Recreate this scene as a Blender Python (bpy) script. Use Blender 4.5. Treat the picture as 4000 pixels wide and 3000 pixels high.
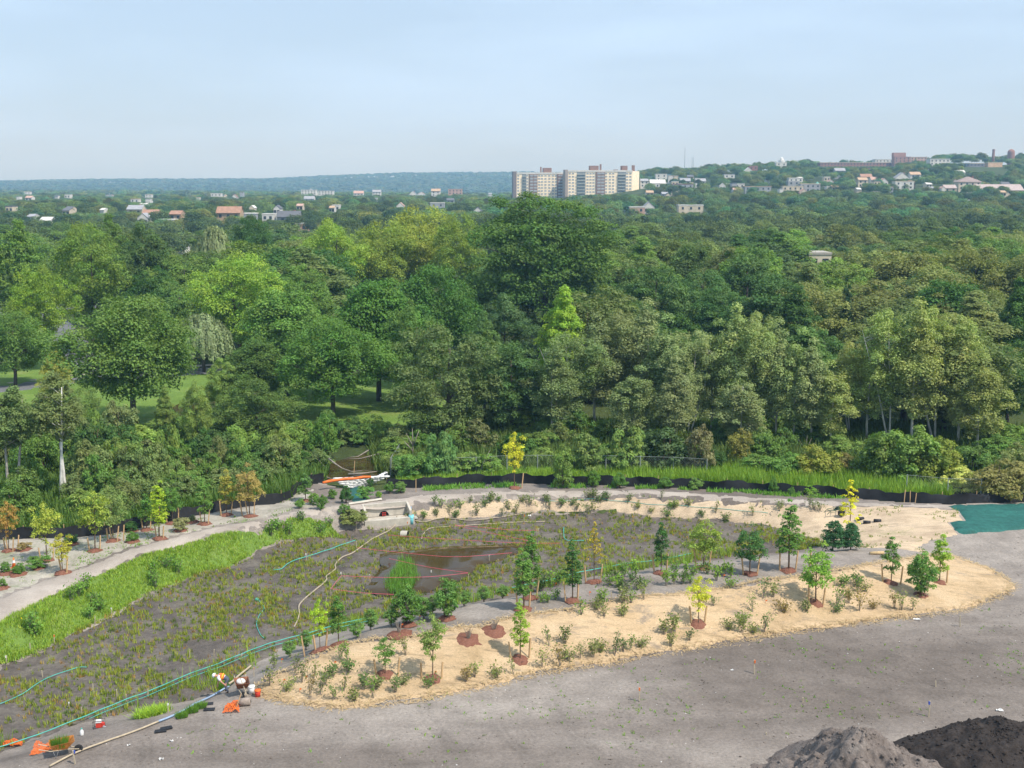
import bpy, bmesh, math, random
import numpy as np
from mathutils import Vector, Matrix, Euler, geometry

for o in list(bpy.data.objects): bpy.data.objects.remove(o)
SC = bpy.context.scene
COL = SC.collection
RNG = np.random.default_rng(7)
random.seed(7)
R = math.radians

# ------------------------------------------------------------------ camera
CAM_Z = 26.0
FPX = 4667.0                      # focal length in photograph pixels (4000 wide)
PITCH = math.atan((1500 - 740) / FPX)
cam_d = bpy.data.cameras.new('camera')
cam_d.sensor_width = 36.0
cam_d.lens = FPX * 36.0 / 4000.0
cam_d.clip_start = 0.5
cam_d.clip_end = 40000
cam = bpy.data.objects.new('camera', cam_d)
cam.location = (0, 0, CAM_Z)
cam.rotation_euler = (math.pi / 2 - PITCH, 0, 0)
COL.objects.link(cam)
SC.camera = cam

# ------------------------------------------------------------------ sun, sky
SUN_EL = R(54)
SUN_AZ = math.atan2(0.80, -0.60)          # clockwise from +Y
sun_dir = Vector((math.sin(SUN_AZ) * math.cos(SUN_EL), math.cos(SUN_AZ) * math.cos(SUN_EL), math.sin(SUN_EL)))
sl = bpy.data.lights.new('sun', 'SUN')
sl.energy = 5.0
sl.angle = R(0.6)
sl.color = (1.0, 0.95, 0.87)
so = bpy.data.objects.new('sun', sl)
so.rotation_euler = sun_dir.to_track_quat('Z', 'Y').to_euler()
so.location = (60, -40, 120)
COL.objects.link(so)

W = bpy.data.worlds.new('World')
SC.world = W
W.use_nodes = True
nt = W.node_tree
nt.nodes.clear()
wo = nt.nodes.new('ShaderNodeOutputWorld')
bg = nt.nodes.new('ShaderNodeBackground')
sky = nt.nodes.new('ShaderNodeTexSky')
sky.sky_type = 'NISHITA'
sky.sun_disc = False
sky.sun_elevation = SUN_EL
sky.sun_rotation = SUN_AZ
sky.air_density = 1.0
sky.dust_density = 1.6
sky.ozone_density = 1.0
tc = nt.nodes.new('ShaderNodeTexCoord')
mp = nt.nodes.new('ShaderNodeMapping')
mp.inputs['Scale'].default_value = (1.2, 1.2, 7.0)
mp.inputs['Rotation'].default_value = (0.0, 0.12, 0.3)
ns = nt.nodes.new('ShaderNodeTexNoise')
ns.inputs['Scale'].default_value = 1.7
ns.inputs['Detail'].default_value = 6
ns.inputs['Roughness'].default_value = 0.55
rp = nt.nodes.new('ShaderNodeValToRGB')
rp.color_ramp.elements[0].position = 0.44
rp.color_ramp.elements[0].color = (0, 0, 0, 1)
rp.color_ramp.elements[1].position = 0.66
rp.color_ramp.elements[1].color = (1, 1, 1, 1)
mu = nt.nodes.new('ShaderNodeMath'); mu.operation = 'MULTIPLY_ADD'
mu.inputs[1].default_value = 0.30
mu.inputs[2].default_value = 0.62           # even thin veil of summer haze over the whole sky
mx = nt.nodes.new('ShaderNodeMixRGB')
mx.inputs[2].default_value = (5.6, 7.45, 10.0, 1)
nt.links.new(tc.outputs['Generated'], mp.inputs['Vector'])
nt.links.new(mp.outputs[0], ns.inputs['Vector'])
nt.links.new(ns.outputs['Fac'], rp.inputs[0])
nt.links.new(rp.outputs[0], mu.inputs[0])
nt.links.new(mu.outputs[0], mx.inputs[0])
nt.links.new(sky.outputs[0], mx.inputs[1])
nt.links.new(mx.outputs[0], bg.inputs[0])
bg.inputs[1].default_value = 0.12
nt.links.new(bg.outputs[0], wo.inputs[0])

SC.view_settings.view_transform = 'Standard'
SC.view_settings.look = 'None'
SC.view_settings.gamma = 1.0
SC.view_settings.exposure = 0.0
SC.view_settings.use_curve_mapping = False
SC.render.engine = 'CYCLES'
SC.cycles.max_bounces = 5
SC.cycles.diffuse_bounces = 3
SC.cycles.glossy_bounces = 2
SC.cycles.transmission_bounces = 3
SC.cycles.volume_bounces = 0
SC.cycles.use_denoising = True

# ------------------------------------------------------------------ photograph pixel -> place
CP, SP = math.cos(PITCH), math.sin(PITCH)
def ray(u, v):
    a, b = (u - 2000.0), (1500.0 - v)
    return np.array([a, FPX * CP + b * SP, -FPX * SP + b * CP])
def PY(u, v, y):
    """point at distance y that the photograph shows at u, v"""
    d = ray(u, v); t = y / d[1]
    return Vector((d[0] * t, y, CAM_Z + d[2] * t))
def PZ(u, v, z=0.0):
    d = ray(u, v); t = (z - CAM_Z) / d[2]
    return Vector((d[0] * t, d[1] * t, z))
def proj(x, y, z):
    dz = z - CAM_Z
    dep = y * CP - dz * SP
    return 2000 + FPX * x / dep, 1500 - FPX * (y * SP + dz * CP) / dep
def ss(a, b, x):
    t = np.clip((x - a) / (b - a), 0, 1)
    return t * t * (3 - 2 * t)

# ------------------------------------------------------------------ node material helpers
MATS = {}
def mat(name, fn):
    m = bpy.data.materials.new(name)
    m.use_nodes = True
    n = m.node_tree
    n.nodes.clear()
    out = n.nodes.new('ShaderNodeOutputMaterial')
    fn(n, out)
    MATS[name] = m
    return m
def N(n, t, **kw):
    k = n.nodes.new(t)
    for a, b in kw.items():
        if a in k.inputs: k.inputs[a].default_value = b
        else: setattr(k, a, b)
    return k
def noise(n, scale, detail=4, rough=0.6, vec=None, dist=0.0):
    k = N(n, 'ShaderNodeTexNoise', Scale=scale, Detail=detail, Roughness=rough, Distortion=dist)
    if vec is not None: n.links.new(vec, k.inputs['Vector'])
    return k.outputs['Fac']
def ramp(n, fac, stops):
    k = n.nodes.new('ShaderNodeValToRGB')
    e = k.color_ramp.elements
    while len(e) < len(stops): e.new(0.5)
    for i, (p, c) in enumerate(stops):
        e[i].position = p
        e[i].color = (c[0], c[1], c[2], 1) if hasattr(c, '__len__') else (c, c, c, 1)
    n.links.new(fac, k.inputs[0])
    return k.outputs[0]
def mixc(n, fac, a, b, mode='MIX'):
    k = n.nodes.new('ShaderNodeMixRGB'); k.blend_type = mode
    for i, s in ((0, fac), (1, a), (2, b)):
        if hasattr(s, 'links') or hasattr(s, 'is_output'): n.links.new(s, k.inputs[i])
        elif i == 0: k.inputs[0].default_value = s
        else: k.inputs[i].default_value = (s[0], s[1], s[2], 1)
    return k.outputs[0]
def objpos(n, scale=(1, 1, 1), rot=(0, 0, 0), world=True):
    if world: o = n.nodes.new('ShaderNodeNewGeometry').outputs['Position']
    else: o = n.nodes.new('ShaderNodeTexCoord').outputs['Object']
    m = N(n, 'ShaderNodeMapping')
    m.inputs['Scale'].default_value = scale
    m.inputs['Rotation'].default_value = rot
    n.links.new(o, m.inputs['Vector'])
    return m.outputs[0]
def bsdf(n, out, col, rough=0.8, bump=None, bstr=0.4, bdist=0.05, spec=0.3, metal=0.0):
    b = N(n, 'ShaderNodeBsdfPrincipled')
    b.inputs['Roughness'].default_value = rough
    b.inputs['Specular IOR Level'].default_value = spec
    b.inputs['Metallic'].default_value = metal
    if hasattr(col, 'is_output'): n.links.new(col, b.inputs['Base Color'])
    else: b.inputs['Base Color'].default_value = (col[0], col[1], col[2], 1)
    if bump is not None:
        k = N(n, 'ShaderNodeBump', Strength=bstr, Distance=bdist)
        n.links.new(bump, k.inputs['Height'])
        n.links.new(k.outputs[0], b.inputs['Normal'])
    n.links.new(b.outputs[0], out.inputs[0])
    return b
def plain(name, col, rough=0.7, var=0.15, scale=3.0, spec=0.3, metal=0.0):
    def f(n, out):
        k = noise(n, scale, 4, 0.6, objpos(n, world=False))
        c = mixc(n, 1.0, col, ramp(n, k, [(0.3, 1 - var), (0.7, 1 + var)]), 'MULTIPLY')
        bsdf(n, out, c, rough, spec=spec, metal=metal)
    return mat(name, f)
def tinted(name, rough=0.8, var=0.12, scale=0.4, spec=0.2):
    """colour comes from the object's own colour"""
    def f(n, out):
        oi = n.nodes.new('ShaderNodeObjectInfo')
        k = noise(n, scale, 4, 0.6, objpos(n, world=False))
        c = mixc(n, 1.0, oi.outputs['Color'], ramp(n, k, [(0.3, 1 - var), (0.7, 1 + var)]), 'MULTIPLY')
        bsdf(n, out, c, rough, spec=spec)
    return mat(name, f)

def f_leaf(n, out, far=False):
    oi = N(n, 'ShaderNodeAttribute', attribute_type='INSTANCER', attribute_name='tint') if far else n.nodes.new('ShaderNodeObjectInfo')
    at = N(n, 'ShaderNodeAttribute', attribute_name='tone')
    sep = n.nodes.new('ShaderNodeSeparateColor')
    n.links.new(at.outputs['Color'], sep.inputs[0])
    c = mixc(n, 1.0, oi.outputs['Color'], ramp(n, sep.outputs[0], [(0.0, 0.62), (1.0, 1.38)]), 'MULTIPLY')
    hs = N(n, 'ShaderNodeHueSaturation')
    mh = N(n, 'ShaderNodeMapRange')
    mh.inputs['To Min'].default_value = 0.486; mh.inputs['To Max'].default_value = 0.522
    n.links.new(sep.outputs[1], mh.inputs[0])
    n.links.new(mh.outputs[0], hs.inputs['Hue'])
    n.links.new(c, hs.inputs['Color'])
    b = N(n, 'ShaderNodeBsdfPrincipled')
    b.inputs['Roughness'].default_value = 0.62
    b.inputs['Specular IOR Level'].default_value = 0.2
    n.links.new(hs.outputs[0], b.inputs['Base Color'])
    tr = N(n, 'ShaderNodeBsdfTranslucent')
    c2 = mixc(n, 1.0, hs.outputs[0], (1.25, 1.3, 0.55), 'MULTIPLY')
    n.links.new(c2, tr.inputs['Color'])
    ms = N(n, 'ShaderNodeMixShader')
    ms.inputs[0].default_value = 0.32
    n.links.new(b.outputs[0], ms.inputs[1]); n.links.new(tr.outputs[0], ms.inputs[2])
    n.links.new(ms.outputs[0], out.inputs[0])
mat('leaf', f_leaf)
mat('leaf_far', lambda n, out: f_leaf(n, out, True))

def f_bark(n, out):
    oi = n.nodes.new('ShaderNodeObjectInfo')
    k = noise(n, 6.0, 5, 0.65, objpos(n, (1, 1, 0.25), world=False))
    c = mixc(n, 1.0, oi.outputs['Color'], ramp(n, k, [(0.3, 0.55), (0.7, 1.35)]), 'MULTIPLY')
    bsdf(n, out, c, 0.9, k, 0.5, 0.02)
mat('bark', f_bark)

def f_soil(n, out):
    p = objpos(n)
    ps = objpos(n, (0.35, 1.0, 1), (0, 0, 0.12))
    big = noise(n, 0.09, 5, 0.6, ps, 0.6)
    mid = noise(n, 0.55, 6, 0.65, p)
    fine = noise(n, 6.0, 6, 0.75, p)
    c = ramp(n, big, [(0.34, (0.165, 0.138, 0.117)), (0.48, (0.226, 0.193, 0.166)), (0.60, (0.320, 0.280, 0.242)), (0.75, (0.258, 0.222, 0.190))])
    c = mixc(n, 1.0, c, ramp(n, mid, [(0.25, 0.74), (0.55, 1.0), (0.8, 1.2)]), 'MULTIPLY')
    c = mixc(n, 1.0, c, ramp(n, fine, [(0.3, 0.72), (0.5, 1.0), (0.72, 1.3)]), 'MULTIPLY')
    wv = N(n, 'ShaderNodeTexWave', Scale=0.09, Distortion=7.0, Detail=3.0); wv.inputs['Detail Scale'].default_value = 0.35
    n.links.new(objpos(n, (0.55, 1.0, 1), (0, 0, -0.25)), wv.inputs['Vector'])
    rut = mixc(n, 1.0, ramp(n, wv.outputs['Fac'], [(0.30, 0.0), (0.46, 1.0), (0.54, 0.2), (0.62, 1.0), (0.78, 0.0)]), ramp(n, noise(n, 0.12, 3, 0.6, p), [(0.45, 0.0), (0.6, 1.0)]), 'MULTIPLY')
    c = mixc(n, 1.0, c, ramp(n, rut, [(0.0, 1.0), (1.0, 0.86)]), 'MULTIPLY')
    sp = noise(n, 2.3, 3, 0.8, p)
    c = mixc(n, ramp(n, sp, [(0.68, 0.0), (0.74, 0.55)]), c, (0.115, 0.095, 0.085))
    vo = N(n, 'ShaderNodeTexVoronoi', Scale=3.2); n.links.new(p, vo.inputs['Vector'])
    c = mixc(n, ramp(n, vo.outputs['Distance'], [(0.05, 0.5), (0.10, 0.0)]), c, (0.42, 0.39, 0.36))
    bsdf(n, out, c, 0.95, mixc(n, 0.5, fine, mid), 0.7, 0.12, spec=0.1)
mat('soil', f_soil)

def f_beige(n, out):
    p = objpos(n)
    mid = noise(n, 0.5, 6, 0.68, p, 0.5)
    fine = noise(n, 5.0, 6, 0.75, p)
    c = ramp(n, mid, [(0.3, (0.26, 0.235, 0.19)), (0.5, (0.38, 0.345, 0.285)), (0.7, (0.45, 0.415, 0.345))])
    g = noise(n, 0.35, 5, 0.7, objpos(n, (1, 1, 1), (0, 0, 1)))
    c = mixc(n, ramp(n, g, [(0.52, 0.0), (0.68, 0.6)]), c, (0.13, 0.19, 0.055))
    c = mixc(n, 1.0, c, ramp(n, fine, [(0.3, 0.75), (0.7, 1.2)]), 'MULTIPLY')
    bsdf(n, out, c, 0.95, fine, 0.5, 0.08, spec=0.1)
mat('beige_soil', f_beige)

def f_path(n, out):
    p = objpos(n)
    mid = noise(n, 0.35, 6, 0.6, p, 0.5)
    fine = noise(n, 7.0, 6, 0.75, p)
    c = ramp(n, mid, [(0.3, (0.30, 0.255, 0.215)), (0.6, (0.42, 0.365, 0.31)), (0.75, (0.47, 0.415, 0.355))])
    c = mixc(n, 1.0, c, ramp(n, fine, [(0.3, 0.82), (0.7, 1.15)]), 'MULTIPLY')
    bsdf(n, out, c, 0.95, fine, 0.3, 0.05, spec=0.1)
mat('path_gravel', f_path)

def f_straw(n, out):
    p = objpos(n)
    st = noise(n, 1.0, 6, 0.7, objpos(n, (0.5, 2.2, 1.6), (0, 0, 0.15)), 0.8)
    mid = noise(n, 0.28, 6, 0.65, p, 0.4)
    fib = noise(n, 9.0, 5, 0.8, objpos(n, (1, 2.2, 1)))
    c = ramp(n, mid, [(0.28, (0.54, 0.375, 0.205)), (0.5, (0.73, 0.525, 0.31)), (0.72, (0.80, 0.60, 0.38))])
    c = mixc(n, 1.0, c, ramp(n, st, [(0.30, 0.55), (0.40, 0.86), (0.48, 1.0), (0.7, 1.08)]), 'MULTIPLY')  # streaks along the straw; wrinkle shading is painted in as darker bands
    c = mixc(n, 1.0, c, ramp(n, fib, [(0.28, 0.62), (0.5, 1.0), (0.72, 1.2)]), 'MULTIPLY')
    tear = noise(n, 0.55, 7, 0.72, objpos(n, (0.6, 1.2, 1), (0, 0, 0.2)), 0.7)
    c = mixc(n, ramp(n, tear, [(0.56, 0.0), (0.65, 0.7)]), c, (0.31, 0.25, 0.20))
    bsdf(n, out, c, 0.9, mixc(n, 0.5, st, fib), 1.0, 0.25, spec=0.15)
mat('straw', f_straw)

def f_bank(n, out):          # far bank: old straw mat with soil showing through
    p = objpos(n)
    st = noise(n, 1.0, 6, 0.7, objpos(n, (0.35, 2.0, 1.6), (0, 0, 0.05)), 0.8)
    mid = noise(n, 0.3, 6, 0.7, p, 0.4)
    fib = noise(n, 8.0, 5, 0.8, objpos(n, (1, 2.2, 1)))
    c = ramp(n, mid, [(0.3, (0.40, 0.295, 0.20)), (0.52, (0.57, 0.44, 0.30)), (0.72, (0.65, 0.50, 0.335))])
    c = mixc(n, 1.0, c, ramp(n, st, [(0.28, 0.70), (0.5, 1.0), (0.7, 1.1)]), 'MULTIPLY')
    c = mixc(n, 1.0, c, ramp(n, fib, [(0.28, 0.72), (0.72, 1.2)]), 'MULTIPLY')
    tear = noise(n, 0.5, 7, 0.75, objpos(n, (0.5, 1.2, 1), (0, 0, -0.1)), 0.7)
    c = mixc(n, ramp(n, tear, [(0.60, 0.0), (0.68, 0.8)]), c, (0.25, 0.21, 0.17))
    g = noise(n, 0.4, 6, 0.7, objpos(n, (0.6, 1, 1), (0, 0, 2)), 0.5)
    c = mixc(n, ramp(n, g, [(0.58, 0.0), (0.7, 0.55)]), c, (0.15, 0.18, 0.06))
    bsdf(n, out, c, 0.9, mixc(n, 0.5, st, fib), 0.7, 0.10, spec=0.15)
mat('old_straw', f_bank)

def f_mud(n, out):
    p = objpos(n)
    mid = noise(n, 0.45, 6, 0.7, p, 0.6)
    fine = noise(n, 4.0, 6, 0.75, p)
    c = ramp(n, mid, [(0.28, (0.068, 0.056, 0.047)), (0.48, (0.122, 0.102, 0.086)), (0.6, (0.165, 0.142, 0.115)), (0.72, (0.15, 0.142, 0.075))])
    c = mixc(n, 1.0, c, ramp(n, fine, [(0.3, 0.65), (0.7, 1.35)]), 'MULTIPLY')
    bsdf(n, out, c, 0.8, fine, 0.9, 0.12, spec=0.3)
mat('wet_mud', f_mud)

def f_grass(n, out):
    p = objpos(n)
    mid = noise(n, 0.25, 6, 0.65, p, 0.4)
    fine = noise(n, 3.5, 6, 0.75, p)
    c = ramp(n, mid, [(0.3, (0.11, 0.185, 0.035)), (0.55, (0.16, 0.25, 0.05)), (0.75, (0.23, 0.265, 0.085))])
    c = mixc(n, 1.0, c, ramp(n, fine, [(0.3, 0.65), (0.7, 1.3)]), 'MULTIPLY')
    bsdf(n, out, c, 0.9, fine, 0.8, 0.15, spec=0.1)
mat('grass_ground', f_grass)

def f_floor(n, out):          # woodland floor and far land
    p = objpos(n)
    mid = noise(n, 0.06, 6, 0.65, p, 0.4)
    fine = noise(n, 1.6, 6, 0.75, p)
    c = ramp(n, mid, [(0.3, (0.045, 0.062, 0.022)), (0.55, (0.07, 0.095, 0.03)), (0.75, (0.10, 0.12, 0.045))])
    c = mixc(n, 1.0, c, ramp(n, fine, [(0.3, 0.6), (0.7, 1.3)]), 'MULTIPLY')
    bsdf(n, out, c, 0.95, fine, 0.8, 0.3, spec=0.1)
mat('land', f_floor)

def f_water(n, out):
    k = noise(n, 0.35, 4, 0.6, objpos(n))
    c = ramp(n, k, [(0.3, (0.050, 0.036, 0.014)), (0.7, (0.085, 0.062, 0.024))])
    rip = noise(n, 1.6, 3, 0.5, objpos(n))
    b = bsdf(n, out, c, 0.05, rip, 0.03, 0.05, spec=0.5)
    b.inputs['IOR'].default_value = 1.33
mat('water', f_water)
def f_murk(n, out):
    k = noise(n, 0.35, 4, 0.6, objpos(n))
    c = ramp(n, k, [(0.3, (0.048, 0.031, 0.011)), (0.7, (0.076, 0.051, 0.018))])
    b = bsdf(n, out, c, 0.06, noise(n, 1.6, 3, 0.5, objpos(n)), 0.03, 0.05, spec=0.3)
    b.inputs['IOR'].default_value = 1.33
mat('murky_water', f_murk)

def f_gmat(n, out):
    p = objpos(n)
    k = noise(n, 3.0, 6, 0.75, p)
    w = noise(n, 0.9, 5, 0.6, objpos(n, (0.3, 1.5, 1), (0, 0, 0.4)))
    c = ramp(n, k, [(0.3, (0.012, 0.075, 0.062)), (0.7, (0.028, 0.15, 0.122))])
    c = mixc(n, 1.0, c, ramp(n, w, [(0.3, 0.75), (0.6, 1.1)]), 'MULTIPLY')
    bsdf(n, out, c, 0.7, mixc(n, 0.5, k, w), 0.8, 0.08, spec=0.3)
mat('green_mat', f_gmat)

def f_mulch(n, out):
    k = noise(n, 9.0, 6, 0.8, objpos(n, world=False))
    c = ramp(n, k, [(0.3, (0.115, 0.050, 0.034)), (0.5, (0.225, 0.10, 0.068)), (0.7, (0.32, 0.16, 0.11))])
    bsdf(n, out, c, 0.95, k, 1.0, 0.06, spec=0.1)
mat('mulch', f_mulch)

def f_dark(n, out):
    p = objpos(n)
    k = noise(n, 1.2, 7, 0.7, p)
    f = noise(n, 6.0, 6, 0.75, p)
    c = ramp(n, k, [(0.3, (0.030, 0.024, 0.021)), (0.7, (0.066, 0.055, 0.049))])
    c = mixc(n, 1.0, c, ramp(n, f, [(0.3, 0.7), (0.7, 1.3)]), 'MULTIPLY')
    bsdf(n, out, c, 0.95, f, 1.0, 0.1, spec=0.1)
mat('dark_soil', f_dark)
def f_pile(n, out):
    p = objpos(n)
    k = noise(n, 0.9, 7, 0.7, p); f = noise(n, 6.0, 6, 0.75, p)
    c = ramp(n, k, [(0.3, (0.145, 0.118, 0.102)), (0.55, (0.215, 0.18, 0.157)), (0.7, (0.28, 0.24, 0.21))])
    c = mixc(n, 1.0, c, ramp(n, f, [(0.3, 0.68), (0.7, 1.3)]), 'MULTIPLY')
    bsdf(n, out, c, 0.95, f, 1.0, 0.12, spec=0.1)
mat('pile_soil', f_pile)
def f_asph(n, out):
    p = objpos(n)
    k = noise(n, 2.0, 6, 0.7, p)
    c = ramp(n, k, [(0.3, (0.11, 0.11, 0.115)), (0.7, (0.19, 0.19, 0.195))])
    bsdf(n, out, c, 0.9, k, 0.2, 0.02, spec=0.2)
mat('asphalt', f_asph)

plain('wood', (0.50, 0.33, 0.17), 0.8, 0.2, 5)
plain('pale_wood', (0.45, 0.38, 0.27), 0.8, 0.2, 5)
plain('grey_wood', (0.27, 0.235, 0.195), 0.9, 0.3, 4)
plain('silt_cloth', (0.021, 0.022, 0.024), 0.75, 0.35, 1.5)
plain('concrete', (0.47, 0.43, 0.36), 0.9, 0.2, 1.6)
plain('dark_hole', (0.015, 0.013, 0.012), 0.9, 0.2, 3)
plain('red_paint', (0.42, 0.045, 0.035), 0.6, 0.2, 6)
plain('white_plastic', (0.74, 0.74, 0.72), 0.5, 0.06, 4)
plain('white_cloth', (0.70, 0.69, 0.66), 0.85, 0.12, 5)
plain('orange_plastic', (0.72, 0.155, 0.025), 0.55, 0.12, 4)
plain('red_plastic', (0.58, 0.05, 0.03), 0.45, 0.1, 4)
plain('cyan_plastic', (0.20, 0.56, 0.60), 0.5, 0.08, 3)
plain('teal_plastic', (0.085, 0.43, 0.36), 0.5, 0.15, 3)
plain('pink_tape', (0.62, 0.10, 0.155), 0.6, 0.15, 3)
plain('tan_hose', (0.36, 0.30, 0.22), 0.7, 0.25, 6)
plain('cream_hose', (0.44, 0.36, 0.25), 0.7, 0.18, 6)
plain('blue_hose', (0.28, 0.38, 0.52), 0.6, 0.15, 6)
plain('black_plastic', (0.022, 0.022, 0.024), 0.6, 0.3, 3)
plain('rust_tub', (0.38, 0.15, 0.03), 0.7, 0.35, 4)
plain('brown_tub', (0.22, 0.09, 0.045), 0.7, 0.35, 4)
plain('steel', (0.38, 0.38, 0.38), 0.5, 0.15, 4, metal=0.4)
plain('galvanised', (0.30, 0.33, 0.31), 0.6, 0.15, 4)
plain('rubber', (0.02, 0.02, 0.02), 0.8, 0.2, 4)
plain('roll_fabric', (0.30, 0.245, 0.20), 0.9, 0.3, 6)
plain('straw_log', (0.52, 0.38, 0.20), 0.9, 0.25, 6)
plain('green_paint', (0.035, 0.095, 0.05), 0.6, 0.2, 4)
plain('stone_white', (0.62, 0.60, 0.56), 0.9, 0.2, 6)
plain('skin', (0.52, 0.28, 0.19), 0.6, 0.05, 4)
plain('trouser', (0.085, 0.10, 0.13), 0.85, 0.15, 6)
plain('shirt', (0.62, 0.62, 0.68), 0.85, 0.08, 6)
plain('vest_orange', (0.80, 0.17, 0.03), 0.7, 0.08, 6)
plain('vest_yellow', (0.75, 0.55, 0.03), 0.7, 0.08, 6)
plain('boot', (0.06, 0.045, 0.035), 0.8, 0.15, 6)
plain('glass_dark', (0.05, 0.06, 0.07), 0.15, 0.1, 3, spec=0.5)
plain('glass_sky_tint', (0.30, 0.33, 0.36), 0.3, 0.1, 3, spec=0.5)  # pane colour lightened to carry a painted reflection of the sky
plain('window_frame', (0.66, 0.66, 0.63), 0.6, 0.06, 3)
plain('car_blue', (0.03, 0.045, 0.09), 0.3, 0.05, 3, spec=0.5)
plain('white_paint', (0.72, 0.72, 0.70), 0.6, 0.08, 2)
plain('blue_paint', (0.06, 0.10, 0.40), 0.6, 0.1, 3)
plain('copper_green', (0.17, 0.42, 0.36), 0.7, 0.15, 1)
tinted('wall_tint')
tinted('roof_tint', 0.85, 0.2, 0.8)

# ------------------------------------------------------------------ mesh helpers
def mesh_np(name, verts, faces, mats=('leaf',), tone=None, midx=None, smooth=False):
    """verts (n,3); faces = list of (m,k) integer arrays"""
    me = bpy.data.meshes.new(name)
    verts = np.asarray(verts, dtype=np.float32)
    if not isinstance(faces, list): faces = [faces]
    faces = [np.asarray(f, dtype=np.int32) for f in faces if len(f)]
    nl = sum(f.size for f in faces); nf = sum(len(f) for f in faces)
    me.vertices.add(len(verts)); me.loops.add(nl); me.polygons.add(nf)
    me.vertices.foreach_set('co', verts.ravel())
    me.loops.foreach_set('vertex_index', np.concatenate([f.ravel() for f in faces]))
    tot = np.concatenate([np.full(len(f), f.shape[1], np.int32) for f in faces])
    st = np.concatenate([[0], np.cumsum(tot)[:-1]]).astype(np.int32)
    me.polygons.foreach_set('loop_start', st)
    if midx is not None: me.polygons.foreach_set('material_index', np.asarray(midx, np.int32))
    if smooth: me.polygons.foreach_set('use_smooth', np.ones(nf, bool))
    for m in mats: me.materials.append(MATS[m] if isinstance(m, str) else m)
    if tone is not None:
        a = me.attributes.new('tone', 'FLOAT_COLOR', 'POINT')
        t4 = np.zeros((len(verts), 4), np.float32); t4[:, :tone.shape[1]] = tone; t4[:, 3] = 1
        a.data.foreach_set('color', t4.ravel())
    me.update(calc_edges=True)
    me.validate()
    return me
class MB:
    """collects simple shapes into ONE mesh"""
    def __init__(s): s.v = []; s.f = []; s.m = []
    def add(s, vs, fs, mi=0):
        b = len(s.v); s.v += [tuple(p) for p in vs]; s.f += [tuple(i + b for i in f) for f in fs]; s.m += [mi] * len(fs)
    def box(s, c, size, rz=0, mi=0, taper=1.0):
        hx, hy, hz = size[0] / 2, size[1] / 2, size[2] / 2
        ca, sa = math.cos(rz), math.sin(rz)
        vs = []
        for z, k in ((-hz, 1), (hz, taper)):
            for x, y in ((-hx, -hy), (hx, -hy), (hx, hy), (-hx, hy)):
                x *= k; y *= k
                vs.append((c[0] + x * ca - y * sa, c[1] + x * sa + y * ca, c[2] + z))
        s.add(vs, [(3, 2, 1, 0), (4, 5, 6, 7), (0, 1, 5, 4), (1, 2, 6, 5), (2, 3, 7, 6), (3, 0, 4, 7)], mi)
    def tube(s, pts, rad, n=6, mi=0, cap=True):
        pts = [Vector(p) for p in pts]
        if not hasattr(rad, '__len__'): rad = [rad] * len(pts)
        vs, fs = [], []
        up = Vector((0, 0, 1))
        for i, p in enumerate(pts):
            d = (pts[min(i + 1, len(pts) - 1)] - pts[max(i - 1, 0)])
            d = d.normalized() if d.length > 1e-9 else Vector((0, 0, 1))
            a = d.cross(up) if abs(d.z) < 0.95 else d.cross(Vector((1, 0, 0)))
            a.normalize(); b = d.cross(a)
            for k in range(n):
                t = 2 * math.pi * k / n
                vs.append(p + (a * math.cos(t) + b * math.sin(t)) * rad[i])
        for i in range(len(pts) - 1):
            for k in range(n):
                k2 = (k + 1) % n
                fs.append((i * n + k, (i + 1) * n + k, (i + 1) * n + k2, i * n + k2))
        if cap:
            fs.append(tuple(range(n)))
            fs.append(tuple((len(pts) - 1) * n + k for k in reversed(range(n))))
        s.add(vs, fs, mi)
    def lathe(s, c, prof, n=12, mi=0, cap=True):
        vs, fs = [], []
        for r, z in prof:
            for k in range(n):
                t = 2 * math.pi * k / n
                vs.append((c[0] + r * math.cos(t), c[1] + r * math.sin(t), c[2] + z))
        for i in range(len(prof) - 1):
            for k in range(n):
                k2 = (k + 1) % n
                fs.append((i * n + k, i * n + k2, (i + 1) * n + k2, (i + 1) * n + k))
        if cap:
            fs.append(tuple(reversed(range(n))))
            fs.append(tuple((len(prof) - 1) * n + k for k in range(n)))
        s.add(vs, fs, mi)
    def mesh(s, name, mats, smooth=False):
        me = bpy.data.meshes.new(name)
        me.from_pydata(s.v, [], s.f)
        for m in (mats if isinstance(mats, (list, tuple)) else [mats]): me.materials.append(MATS[m])
        me.polygons.foreach_set('material_index', s.m)
        if smooth: me.polygons.foreach_set('use_smooth', [True] * len(s.f))
        me.update(calc_edges=True)
        return me
    def build(s, name, mats, parent=None, smooth=False, loc=None):
        return link(name, s.mesh(name, mats, smooth), parent, loc)
def link(name, data, parent=None, loc=None):
    o = bpy.data.objects.new(name, data)
    COL.objects.link(o)
    if parent is not None: o.parent = parent
    if loc is not None: o.location = loc
    return o
def tag(o, label=None, cat=None, group=None, kind=None):
    if label: o['label'] = label
    if cat: o['category'] = cat
    if group: o['group'] = group
    if kind: o['kind'] = kind
    return o
def thing(name, label, cat, loc=(0, 0, 0), rz=0, group=None):
    o = link(name, None, None, loc)
    o.rotation_euler = (0, 0, rz)
    o.empty_display_size = 0.2
    return tag(o, label, cat, group)
ORD = ['first', 'second', 'third', 'fourth', 'fifth', 'sixth', 'seventh', 'eighth', 'ninth', 'tenth', 'eleventh', 'twelfth', 'thirteenth',
       'fourteenth', 'fifteenth', 'sixteenth', 'seventeenth', 'eighteenth', 'nineteenth', 'twentieth']
TENS = ['', '', 'twenty', 'thirty', 'forty', 'fifty', 'sixty', 'seventy', 'eighty', 'ninety']
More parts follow.
